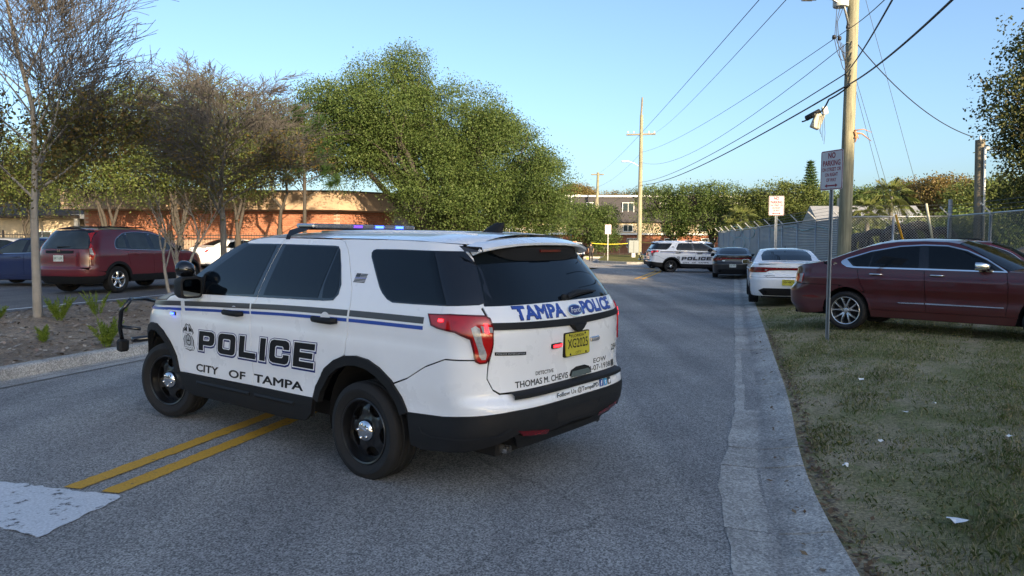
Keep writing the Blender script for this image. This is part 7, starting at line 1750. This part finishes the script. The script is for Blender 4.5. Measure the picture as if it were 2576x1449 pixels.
# splice case and terminal box on the cable
s = empty('splice_case', at(2042, 290, 20.2), 0, 'dark splice case with a beige terminal box hanging from the cable', 'cable box'); o_ = Vector(s.location)
m = MB(); m.tube([at(2028, 298, 20.2)-o_, at(2062, 280, 20.2)-o_], .075, 8); m.build('closure', M['cable'], s, True)
m = MB(); m.box(at(2056, 305, 20.2)-o_, (.24, .16, .42), Matrix.Rotation(R(22), 3, 'Y'), .02); m.build('terminal_box', M['beige_box'], s)
m = MB(); m.box(at(2075, 278, 20.1)-o_, (.14, .1, .22), Matrix.Rotation(R(-15), 3, 'Y'), .02); m.build('tap_box', M['can'], s)
for i in range(4):
    a = at(2064+3*i, 290, 20.1)-o_; m = MB(); m.tube([a, a+Vector((.03*i-.05, 0, -.3-.06*i)), a+Vector((.02, 0, -.5-.09*i))], .006, 4); m.build('loose_wire', M['wire'], s)
# no-parking signs
M['sign_white'] = simple('sign_white', (.50, .50, .52), .4, .04); M['sign_red'] = simple('sign_red', (.24, .006, .022), .4, .05)
def parking_sign(base, ztop, w, h, face, label):
    o = empty('parking_sign', base, 0, label, 'sign', 'no parking signs on the verge'); H = ztop-base[2]
    m = MB(); P = [(-.040, -.016), (-.018, -.016), (-.014, .014), (.014, .014), (.018, -.016), (.040, -.016), (.040, -.012), (.021, -.012), (.017, .018), (-.017, .018), (-.021, -.012), (-.040, -.012)]
    m.prism(P, -.3, H-.12, 'z'); rt = Matrix.Rotation(face, 3, 'Z'); m.v = [rt @ Vector(v) for v in m.v]; m.build('post', M['galv'], o)
    fm = Matrix.Rotation(face, 4, 'Z') @ Matrix.Translation((0, -.022, H-h/2)) @ Matrix(((1, 0, 0, 0), (0, 0, -1, 0), (0, 1, 0, 0), (0, 0, 0, 1)))
    def pl(nm, P, z0, z1, mt):
        m = MB(); m.prism(P, z0, z1, 'z'); m.v = [fm @ Vector(v) for v in m.v]; return m.build(nm, M[mt], pn_ if nm != 'panel' else o)
    pn_ = None; pn_ = pl('panel', rrect(-w/2, -h/2, w/2, h/2, .035, 5), -.003, .0, 'sign_white')
    pl('border', rrect(-w/2+.008, -h/2+.008, w/2-.008, h/2-.008, .03, 5), 0.0005, .0015, 'sign_red'); pl('face', rrect(-w/2+.020, -h/2+.020, w/2-.020, h/2-.020, .022, 5), .002, .003, 'sign_white')
    for s_, cy, tw, th, bo in (('NO', .222, .16, .098, .035), ('PARKING', .100, .38, .092, .028), ('ON STREET OR', .012, .41, .062, .024), ('ON RIGHT', -.075, .28, .062, .024), ('OF WAY', -.162, .22, .062, .024)):
        k = h/.65; flat_text('lettering', s_, tw*w/.486, th*k, M['sign_red'], pn_, (lambda tx, ty, tw=tw*w/.486, cy=cy*k-.03*k: np.array([fm @ Vector((-tw/2+a, cy+c, .0042)) for a, c in zip(tx, ty)])), bo)
    k = h/.65; y0 = -.255*k; a = .14*w/.486
    pl('arrow', [(-a, y0), (-a+.05, y0-.032), (-a+.05, y0-.011), (a-.05, y0-.011), (a-.05, y0-.032), (a, y0), (a-.05, y0+.032), (a-.05, y0+.011), (-a+.05, y0+.011), (-a+.05, y0+.032)], .0035, .0045, 'sign_red')
    for zz in (h*.46, -h*.46):
        pl('bolt', [(.009*math.cos(k_*PI/4), zz+.009*math.sin(k_*PI/4)) for k_ in range(8)], .003, .008, 'galv')
    return o
g1 = gnd(2082, 846, .17); zt_ = at(2083, 378, g1.y).z
parking_sign((g1.x, g1.y, verge_z(g1.x, g1.y)), zt_, .486, .655, R(-47-22)+R(0), 'larger no parking sign on the steel post in front of the burgundy sedan')
g2 = Vector((at(1950, 640, 25.0).x, 25.0, .17)); zt_ = at(1950, 493, 25.0).z
parking_sign((g2.x, g2.y, .15), zt_, .486, .655, R(-16), 'smaller sunlit no parking sign behind the white sedan')
g3 = Vector((at(1529, 650, 66).x, 66, .05)); parking_sign((g3.x, g3.y, mound(g3.x, g3.y)), at(1530, 565, 66).z, .55, .85, R(0), 'small far parking sign left of the grey cabinet')
# ================================================================== fences of the yard
M['slat'] = None
def mat_slat(name):
    m, t, n, l, b = newmat(name); tc = n.new('ShaderNodeTexCoord'); wv = n.new('ShaderNodeTexWave'); wv.bands_direction = 'Z'; wv.inputs['Scale'].default_value = 5.2; wv.inputs['Distortion'].default_value = .6; l.new(tc.outputs['Object'], wv.inputs['Vector'])
    r_ = ramp2(n, l, wv.outputs['Fac'], .15, (.20, .205, .21), .75, (.46, .455, .44)); nz = noise(n, l, tc.outputs['Object'], .6, 4); r2 = ramp2(n, l, nz.outputs['Fac'], .3, (.7, .74, .78), .7, (1.1, 1.08, 1.02))
    c = mixc(n, l, 1, r_.outputs['Color'], r2.outputs['Color'], 'MULTIPLY'); l.new(c, b.inputs['Base Color']); setp(b, rough=.6)
    bp = n.new('ShaderNodeBump'); bp.inputs['Distance'].default_value = .02; l.new(wv.outputs['Fac'], bp.inputs['Height']); l.new(bp.outputs['Normal'], b.inputs['Normal']); return m
M['slat'] = mat_slat('privacy_slats'); M['graffiti'] = simple('teal_spray_paint', (.20, .36, .37), .6, .3, 20)
def mat_screen(name, col, op):
    m, t, n, l, b = newmat(name); b.inputs['Base Color'].default_value = (*col, 1); setp(b, rough=.9); tr = n.new('ShaderNodeBsdfTransparent'); mx = n.new('ShaderNodeMixShader'); tc = n.new('ShaderNodeTexCoord'); nz = noise(n, l, tc.outputs['Object'], 1.2, 4)
    mr = n.new('ShaderNodeMapRange'); mr.inputs[3].default_value = op-.15; mr.inputs[4].default_value = op+.15; l.new(nz.outputs['Fac'], mr.inputs[0]); l.new(mr.outputs[0], mx.inputs[0])
    out = [x for x in n if x.type == 'OUTPUT_MATERIAL'][0]; l.new(tr.outputs[0], mx.inputs[1]); l.new(b.outputs[0], mx.inputs[2]); l.new(mx.outputs[0], out.inputs['Surface']); return m
M['screen'] = mat_screen('dark_windscreen', (.035, .055, .055), .50)
def yard_fence(a, b, h, label, infill, sp=3.0, arms=1, dia=.10, arm_side=-1):
    a, b = Vector(a), Vector(b); L = (b-a).length; d = (b-a).normalized(); nn = Vector((d.y, -d.x, 0)); o = empty('yard_fence', a, 0, label, 'fence', None); n = max(1, round(L/sp)); zg = 0
    for i in range(n+1):
        p = d*(L*i/n); m = MB(); m.tube([p+Vector((0, 0, -.2)), p+Vector((0, 0, h))], .038 if 0 < i < n else .05, 8); m.build('post', M['galv'], o, True)
        if arms:
            m = MB(); q = p+Vector((0, 0, h)); m.tube([q, q+nn*(arm_side*.30)+Vector((0, 0, .30))], .022, 5); m.build('barb_arm', M['galv_lit'], o)
    m = MB(); m.tube([Vector((0, 0, h)), d*L+Vector((0, 0, h))], .026, 8); m.build('top_rail', M['galv'], o, True)
    if arms:
        for k in (.35, .68, 1.0):
            m = MB(); m.tube([nn*(arm_side*.30*k)+Vector((0, 0, h+.30*k)), d*L+nn*(arm_side*.30*k)+Vector((0, 0, h+.30*k))], .005, 4, False); m.build('barbed_wire', M['wire'], o)
    if infill in ('slat', 'screen'):
        for i in range(n):
            p0, p1_ = d*(L*(i+.012)/n), d*(L*(i+.988)/n); off = nn*(-.045 if infill == 'slat' else .045); m = MB()
            if infill == 'slat':
                rr = random.Random(i).uniform(-.015, .015); m.add([p0+off+Vector((0, 0, .05)), p1_+off+Vector((0, 0, .05)), p1_+off+Vector((0, 0, h-.05+rr)), p0+off+Vector((0, 0, h-.05+rr)), p0+off*.2+Vector((0, 0, .05)), p1_+off*.2+Vector((0, 0, .05)), p1_+off*.2+Vector((0, 0, h-.05+rr)), p0+off*.2+Vector((0, 0, h-.05+rr))], [(0, 1, 2, 3), (7, 6, 5, 4), (3, 2, 6, 7), (0, 3, 7, 4), (1, 5, 6, 2)])
                m.build('slat_panel', M['slat'], o)
            else:
                m.add([p0+off+Vector((0, 0, .02)), p1_+off+Vector((0, 0, .02)), p1_+off+Vector((0, 0, h-.06)), p0+off+Vector((0, 0, h-.06))], [(0, 1, 2, 3)]); m.build('windscreen', M['screen'], o)
    if infill in ('chain', 'screen'):
        S = []; hh = h-.02; k = -int(hh/dia)-1
        while k*dia < L:
            for sg in (1, -1):
                x0, x1 = k*dia, k*dia+hh; z0, z1 = (.02, hh) if sg > 0 else (hh, .02)
                if x0 < 0: z0 = z0+(z1-z0)*(-x0)/(x1-x0); x0 = 0
                if x1 > L: z1 = z0+(z1-z0)*(L-x0)/(x1-x0); x1 = L
                if x1 > x0: A_ = d*x0; B_ = d*x1; S.append((A_.x, A_.y, z0, B_.x, B_.y, z1, .0042, .0042))
            k += 1
        V, F = tubes(S, 4); tag(qmesh('wire_mesh', V, F, M['galv'], o), None, None, None, 'stuff')
    return o, d, nn
FN = Vector((at(2108, 640, 24).x, 24.0, .17)); FF = Vector((15.8, 56.5, .12)); FC = Vector((at(2386, 640, 23.2).x, 23.2, .17)); FE = Vector((at(2610, 640, 18.0).x, 17.6, .17)); FE2 = Vector((11.6, 10.0, .17))
fo_, fd_, fn_ = yard_fence(FF, FN, 2.42, 'slatted privacy fence with teal graffiti and barbed wire along the street', 'slat', 3.0, 1, arm_side=1)
yard_fence(FF, FF+Vector((9, 3.5, 0)), 2.42, 'end return of the slatted fence by the far oaks', 'slat', 3.0, 1, arm_side=1)
yard_fence(FN, FC, 2.42, 'open chain link fence between the wooden pole and the corner post', 'chain', 1.7, 0, .085)
m = MB(); m.tube([FC, FC+Vector((0, 0, 2.95))], .06, 8); tag(m.build('corner_post', M['galv'], None, True), 'tall steel corner post where the chain link meets the screened fence', 'post')
yard_fence(FC, FE2, 2.42, 'screened chain link fence at the right edge of the yard', 'screen', 2.6, 1, .085, 1)
for k in (.12, .24, .36):
    m = MB(); a_, b_ = FN+Vector((0, 0, 2.42+k)), FC+Vector((0, 0, 2.42+k)); m.tube([a_, (a_+b_)/2-Vector((0, 0, .02)), b_], .005, 4, False); tag(m.build('barbed_wire', M['wire']), {.12: 'lowest barbed strand above the open chain link', .24: 'middle barbed strand above the open chain link', .36: 'top barbed strand above the open chain link'}[k], 'wire')
# graffiti on the street face of the slats
def onfence(u, v):
    r_ = ray(u, v); o = Vector((0, 0, CAM_H)); p0 = FN-fn_*0.0; nrm = fn_; q0 = FN-nrm*.006
    t = (q0-o).dot(nrm)/r_.dot(nrm); return o+r_*t
gr = MB()
for u, v, rr in ((1851, 583, 14), (1884, 585, 15), (1860, 612, 15)):
    P = [onfence(u+rr*math.cos(2*PI*k/24), v+rr*math.sin(2*PI*k/24))+fn_*.012 for k in range(25)]; o = MB(); o.tube(P, .020, 5, False); o.build('graffiti_ring', M['graffiti'], None).parent = None
    ob = bpy.context.scene.objects[-1] if False else None
for ob in [x for x in COL.objects if x.name.startswith('graffiti_ring')]:
    ob.parent = fo_; ob.matrix_parent_inverse = Matrix.Translation(-Vector(fo_.location))
P = [onfence(1935+6.2*k, 575+5*math.sin(k*.55))+fn_*.012 for k in range(26)]; o = MB(); o.tube(P, .018, 5, False); ob = o.build('graffiti_line', M['graffiti']); ob.parent = fo_; ob.matrix_parent_inverse = Matrix.Translation(-Vector(fo_.location))
# yard contents: tyres, a mound of sand under a tarp, a red barrel
def big_tyre(c, r, w, ax, label):
    b = MB(); pf = [(r*.55, -w*.4), (r*.75, -w*.5), (r*.95, -w*.46), (r, -w*.3), (r*.985, 0), (r, w*.3), (r*.95, w*.46), (r*.75, w*.5), (r*.55, w*.4)]; b.lathe(pf, 28, close=True); o = b.build('tractor_tyre', M['rubber'], None, True); o.location = c; o.rotation_euler = (0, 0, ax); tag(o, label, 'tyre', 'tyres stored in the yard')
for i, (u, vt, Y, r, lab) in enumerate(((2205, 575, 29, .62, 'leftmost black tyre behind the chain link'), (2262, 562, 28.5, .66, 'black tyre just left of the yellow guard'), (2310, 556, 28.5, .72, 'tallest black tyre right of the yellow guard'), (2370, 570, 29, .60, 'black tyre right of the pale guard'), (2165, 585, 30, .55, 'black tyre next to the wooden pole'))):
    zc = at(u, vt, Y).z-r; big_tyre((at(u, vt, Y).x, Y, zc), r, .42, R(10*i-25), lab)
    if zc-r > .3:
        big_tyre((at(u, vt, Y).x+.1, Y+.1, .15+r*.9), r, .42, R(8-9*i), lab.replace('tyre', 'tyre at the bottom,', 1) if False else 'lower '+lab)
m = MB(); V = []; F = []; nn = 18
for i in range(nn+1):
    for j in range(nn+1):
        a, b_ = -1+2*i/nn, -1+2*j/nn; r_ = math.hypot(a, b_); V.append((a*2.6, b_*2.0, max(0, 1.55*math.exp(-(r_*1.35)**2)+.10*fbm(a*3, b_*3)-.08)))
for i in range(nn):
    for j in range(nn): F.append((i*(nn+1)+j, (i+1)*(nn+1)+j, (i+1)*(nn+1)+j+1, i*(nn+1)+j+1))
m.add(V, F); o = m.build('sand_pile', simple('pale_sand', (.55, .45, .36), .9, .12, 4, .4, 30), None, True); o.location = (at(2575, 640, 25).x+.6, 25.5, .15); tag(o, 'pale pile of sand behind the screened fence', 'sand pile')
M['blue_drum'] = simple('blue_plastic', (.03, .16, .28), .45); M['red_crate'] = simple('red_crate', (.30, .04, .03), .6)
m = MB(); m.lathe([(.0005, .9), (.26, .9), (.29, .86), (.30, .6), (.29, .58), (.30, .3), (.29, .28), (.29, 0)], 20, 'z'); o = m.build('drum', M['blue_drum'], None, True, 40); o.location = (at(2160, 640, 27).x, 27, .15); tag(o, 'blue plastic drum beyond the chain link', 'drum')
m = MB(); m.box((0, 0, .45), (1.1, .7, .12)); m.box((0, -.32, .75), (1.1, .06, .5)); m.box((0, .32, .75), (1.1, .06, .5)); m.box((-.52, 0, .75), (.06, .58, .5)); m.box((.52, 0, .75), (.06, .58, .5)); m.box((-.4, 0, .2), (.1, .7, .38)); m.box((.4, 0, .2), (.1, .7, .38)); o = m.build('crate', M['red_crate']); o.location = (at(2188, 640, 28).x, 28, .15); tag(o, 'red crate beside the blue drum', 'crate')
# ================================================================== far street furniture
YB = 74; xb = at(1593, 640, YB).x; zb = mound(xb, YB)
cab = empty('utility_cabinet', (xb, YB, zb), 0, 'grey utility cabinet on a pedestal beside the far pole', 'cabinet'); M['cab'] = simple('grey_cabinet', (.15, .175, .18), .5, .08)
m = MB(); m.box((0, 0, 1.05), (1.0, .55, 1.25), bev=.03); m.build('body', M['cab'], cab); m = MB(); m.box((0, 0, 1.70), (1.06, .62, .05), bev=.015); m.build('lid', M['cab'], cab); m = MB(); m.box((0, 0, .2), (.35, .35, .5)); m.build('pedestal', M['galv'], cab); m = MB(); m.box((.0, -.29, 1.05), (.015, .03, 1.1)); m.build('door_seam', M['iron'], cab)
M['tape'] = simple('yellow_tape', (.50, .42, .04), .5)
def tape(a, b, label):
    a, b = Vector(a), Vector(b); V = []; F = []; n = 14
    for i in range(n+1):
        t = i/n; p = a+(b-a)*t; p.z -= .18*4*t*(1-t); V += [p, p+Vector((0, .02*math.sin(5*t), .06))]
        if i: F.append((2*i-2, 2*i, 2*i+1, 2*i-1))
    m = MB(); m.add(V, F); tag(m.build('barrier_tape', M['tape']), label, 'tape', 'police tape across the street')
tape(at(1486, 612, 73.5), at(1607, 609, 77.5), 'yellow police tape between the officer and the far pole'); tape(at(1611, 609, 77.5), at(1720, 608, 70), 'yellow police tape from the far pole to the far patrol SUV')
for i, (u, v) in enumerate(((1430, 643), (1453, 650), (1478, 652), (1512, 634))):
    m = MB(); m.add([(-.14, 0, 0), (.14, 0, 0), (.12, .07, .22), (-.12, .07, .22), (-.14, .16, 0), (.14, .16, 0)], [(0, 1, 2, 3), (3, 2, 5, 4), (0, 3, 4), (1, 5, 2)]); p = gnd(u, v, -.08); o = m.build('evidence_marker', M['tape']); o.location = (p.x, p.y, gz(p.x, p.y)+.01); tag(o, ['evidence marker at the left beside the far patrol SUV tail', 'evidence marker by the far patrol SUV wheel', 'evidence marker at the officer’s feet'.replace('’', "'"), 'evidence marker farthest along the street'][i], 'marker', 'yellow evidence markers on the road')
# lamp standard above the far roofs
Yl = 100; l_ = empty('parking_lot_lamp', (at(1437, 560, Yl).x, Yl, 0), 0, 'tall white twin-head lot lamp right of the big oak', 'lamp'); o_ = Vector(l_.location)
m = MB(); m.tube([(0, 0, 0), (0, 0, at(1437, 492, Yl).z)], .09, 8); m.build('mast', M['can'], l_)
for s_ in (-1, 1): m = MB(); m.box((s_*.75, 0, at(1437, 492, Yl).z), (1.2, .4, .22), bev=.05); m.build('lamp_head', M['can'], l_)
# ================================================================== vehicles in place
HD = PI/2-R(16.7)
hero = make_police_suv(); tag(hero, 'white police SUV with blue roof lights parked across the near lane', 'police SUV', 'police SUVs at the scene')
def place(o, x, y, z, rz, label, cat, group=None, pitch=0.0):
    o.location = (x, y, z); o.rotation_euler = (0, pitch, rz); tag(o, label, cat, group); return o
far = copy_tree(hero); far2 = copy_tree(hero); far3 = copy_tree(hero)
place(hero, -.5035, 6.0604, 0, 2.4817, 'white police SUV with blue roof lights parked across the near lane', 'police SUV', 'police SUVs at the scene', -.014)
q = gnd(1687, 686); place(far, q.x, q.y+.85, .0, R(-1), 'white police SUV with red tail lamp side-on beyond the black sedan', 'police SUV', 'police SUVs at the scene')
q = gnd(1452, 655, -.1); place(far2, q.x-.3, q.y+.9, -.1, R(97), 'white police SUV seen from behind beside the officer', 'police SUV', 'police SUVs at the scene')
place(far3, 12.6, 50.5, -.02, R(197), 'white police SUV mostly hidden behind the side-on one', 'police SUV', 'police SUVs at the scene')
for root_, mt in ((far2, 'bluelit2'), (far, 'redlit')):
    lb = [c for c in root_.children if c.name.startswith('light_bar')][0]
    md = [c for c in lb.children if c.name.startswith('lamp_module')]
    for i, c in enumerate(md):
        c.data = c.data.copy(); c.data.materials.clear()
        c.data.materials.append(M[('bluelit2' if i < 5 else 'pinklit') if mt == 'bluelit2' else ('redlit' if i == 1 else 'lightbar')])
for root_ in (far, far3):
    for c in [k for k in root_.children if k.name.startswith('fender_lamp')]:
        for d_ in c.children: d_.data = d_.data.copy(); d_.data.materials.clear(); d_.data.materials.append(M['lightbar'])
imp = make_sedan(IMPALA); place(imp, 6.68, 13.974, verge_z(7.3, 13)-.005, R(-44), 'burgundy full-size sedan with chrome window trim parked on the grass verge', 'sedan', 'sedans by the yard fence')
wc = make_sedan(charger_spec(M['white'], 'plate_yellow', 'XH 4471')); v = Vector((6.71, 20.36, 0))+RN*.80; place(wc, v.x, v.y, .10, HD, 'white sedan with full-width dark red tail lamp parked at the verge', 'sedan', 'sedans by the yard fence')
bc = make_sedan(charger_spec(M['black_paint'], 'plate_white', 'JQL 77R')); v = Vector((10.0, 36.16, 0))+RN*.80; place(bc, v.x, v.y, .03, HD, 'black sedan with full-width red tail lamp in front of the far patrol SUV', 'sedan', 'sedans by the yard fence')
dk = make_sedan(sedan_spec(M['silver_paint'], M['glass'], 'HTR 20B')); place(dk, 13.6, 46.5, 0, HD+.3, 'grey sedan mostly hidden between the far patrol SUV and the black sedan', 'sedan', 'sedans by the yard fence')
mc = make_crossover(M['maroon'], M['glass'], 'LKD 51C'); place(mc, 9.75, 17.7, .17, R(-28), 'maroon car whose roof shows above the burgundy sedan', 'crossover', 'sedans by the yard fence')
crv = make_crossover(M['maroon'], M['glass_light'], 'BRT 63K'); v = Vector((-10.17, 18.86, 0))-RN*.77; place(crv, v.x, v.y, .41, HD, 'maroon crossover with roof rack driving on the side street', 'crossover', 'cars on the side street')
ms = make_sedan(sedan_spec(M['white'], M['glass'], 'CGV 84D', 'tri')); place(ms, at(490, 640, 34.6).x+.57, 35.4, .41, HD-R(18), 'white sedan with triangular tail lamps ahead of the maroon crossover', 'sedan', 'cars on the side street')
bs = make_sedan(sedan_spec(M['blue_paint'], M['glass_light'], 'NRT 92E')); q = gnd(70, 722, .4); place(bs, q.x+1.1, q.y+.9, .41, R(180-4), 'dark blue sedan half hidden behind the pale tree trunk', 'sedan', 'cars on the side street')
rdc = make_crossover(M['red_paint'], M['glass'], 'DMF 37P'); place(rdc, at(470, 640, 40).x-.6, 39.5, .41, HD-R(25), 'bright red crossover behind the crape myrtle', 'crossover', 'cars on the side street')
g1_ = make_sedan(sedan_spec(M['silver_paint'], M['glass'], 'PWS 15F')); place(g1_, at(95, 640, 30).x, 30, .41, R(176), 'silver sedan whose roof shows above the blue sedan', 'sedan', 'cars on the side street')
g2_ = make_sedan(sedan_spec(M['black_paint'], M['glass'], 'EZN 68G')); place(g2_, at(-10, 640, 31).x, 31.5, .41, R(178), 'black sedan at the left edge behind the blue sedan', 'sedan', 'cars on the side street')
# ================================================================== the officer
M['skin'] = simple('skin', (.45, .27, .19), .55); M['uniform'] = simple('black_uniform', (.010, .010, .013), .85, .2, 20); M['hair'] = simple('dark_hair', (.02, .014, .010), .7); M['boot'] = simple('boots', (.008, .008, .008), .4)
def skin_obj(name, V, E, Rr, mat, parent, root=0):
    me = bpy.data.meshes.new(name); me.from_pydata(V, E, []); me.materials.append(mat); o = link(name, me, parent)
    md = o.modifiers.new('skin', 'SKIN'); md.use_smooth_shade = True; lay = me.skin_vertices[0].data if me.skin_vertices else None
    if lay is None:
        me.skin_vertices.new() if hasattr(me.skin_vertices, 'new') else None; lay = me.skin_vertices[0].data
    for i, r_ in enumerate(Rr): lay[i].radius = r_ if isinstance(r_, tuple) else (r_, r_)
    lay[root].use_root = True; ss = o.modifiers.new('sub', 'SUBSURF'); ss.levels = 1; ss.render_levels = 2; return o
def officer(p, rz):
    o = empty('person', p, rz, 'officer in black uniform standing with head bowed behind the far patrol SUV', 'person')
    # x: to the side, y: facing, z up
    V = [(0, 0, .95), (0, .01, 1.15), (0, .02, 1.36), (0, .03, 1.48), (0, .07, 1.58), (0, .09, 1.70)]; Rr = [(.15, .11), (.145, .105), (.17, .11), (.06, .06), (.075, .095), (.06, .075)]; E = [(0, 1), (1, 2), (2, 3), (3, 4), (4, 5)]
    for s in (-1, 1):
        i = len(V); V += [(s*.10, 0, .88), (s*.12, .01, .50), (s*.13, -.02, .10), (s*.135, .10, .045)]; Rr += [(.09, .095), .062, .045, (.045, .04)]; E += [(0, i), (i, i+1), (i+1, i+2), (i+2, i+3)]
        j = len(V); V += [(s*.20, .01, 1.40), (s*.27, -.02, 1.12), (s*.25, .10, .92), (s*.24, .14, .85), (s*.235, .17, .79)]; Rr += [.055, .042, .032, (.036, .022), (.02, .014)]; E += [(2, j), (j, j+1), (j+1, j+2), (j+2, j+3), (j+3, j+4)]
        for k in range(3):
            f = len(V); V.append((s*.235+(k-1)*.018, .165+.006*k, .775)); Rr.append(.010); E.append((j+3, f))
    m_, t_, n_, l_, b_ = newmat('officer_body'); tc_ = n_.new('ShaderNodeTexCoord'); sp_ = n_.new('ShaderNodeSeparateXYZ'); l_.new(tc_.outputs['Object'], sp_.inputs[0])
    ab = n_.new('ShaderNodeMath'); ab.operation = 'ABSOLUTE'; l_.new(sp_.outputs[0], ab.inputs[0])
    def gt(src, v, op='GREATER_THAN'):
        q_ = n_.new('ShaderNodeMath'); q_.operation = op; l_.new(src, q_.inputs[0]); q_.inputs[1].default_value = v; return q_.outputs[0]
    def mth(a_, c_, op):
        q_ = n_.new('ShaderNodeMath'); q_.operation = op; l_.new(a_, q_.inputs[0]); l_.new(c_, q_.inputs[1]); return q_.outputs[0]
    arm = mth(mth(gt(ab.outputs[0], .19), gt(sp_.outputs[2], 1.20, 'LESS_THAN'), 'MULTIPLY'), gt(sp_.outputs[2], .70), 'MULTIPLY')
    fc_ = mth(arm, gt(sp_.outputs[2], 1.47), 'MAXIMUM'); l_.new(mixc(n_, l_, fc_, (.010, .010, .013), (.42, .25, .18)), b_.inputs['Base Color']); setp(b_, rough=.7)
    skin_obj('body', V, E, Rr, m_, o)
    V = [(0, 0, .98), (0, .01, 1.16), (0, .02, 1.36), (0, .03, 1.455)]; Rr = [(.162, .122), (.158, .118), (.183, .123), (.07, .07)]; E = [(0, 1), (1, 2), (2, 3)]
    for s in (-1, 1):
        j = len(V); V += [(s*.20, .01, 1.40), (s*.255, -.01, 1.20)]; Rr += [.072, .062]; E += [(2, j), (j, j+1)]
    skin_obj('shirt', V, E, Rr, M['uniform'], o)
    V = [(0, 0, .98), (0, 0, .93)]; Rr = [(.158, .118), (.162, .122)]; E = [(0, 1)]
    for s in (-1, 1):
        i = len(V); V += [(s*.10, 0, .86), (s*.12, .01, .50), (s*.13, -.02, .07)]; Rr += [(.108, .112), .082, .068]; E += [(1, i), (i, i+1), (i+1, i+2)]
    skin_obj('trousers', V, E, Rr, M['uniform'], o)
    m = MB(); m.lathe([(.168, -.03), (.178, -.02), (.178, .02), (.168, .03)], 24, 'z'); m.v = [(v[0], v[1]*.78, v[2]+.97) for v in m.v]; bl = m.build('duty_belt', M['boot'], o, True)
    for a in (-.17, .17, .08): m = MB(); m.box((a, -.05 if a != .08 else -.13, .95), (.06, .06, .13), bev=.015); m.build('pouch', M['boot'], bl)
    for s in (-1, 1): m = MB(); m.box((s*.135, .05, .05), (.10, .27, .10), bev=.035); m.build('boot', M['boot'], o, True)
    m = MB(); m.lathe([(.0005, .125), (.05, .115), (.085, .08), (.098, .03), (.094, -.03), (.075, -.06)], 20, 'z'); m.v = [(v[0]*.88, v[1]*1.02+.07, v[2]+1.665) for v in m.v]; m.build('hair', M['hair'], o, True)
q = gnd(1480, 656, -.1); officer((q.x+.25, q.y, -.1), R(10))
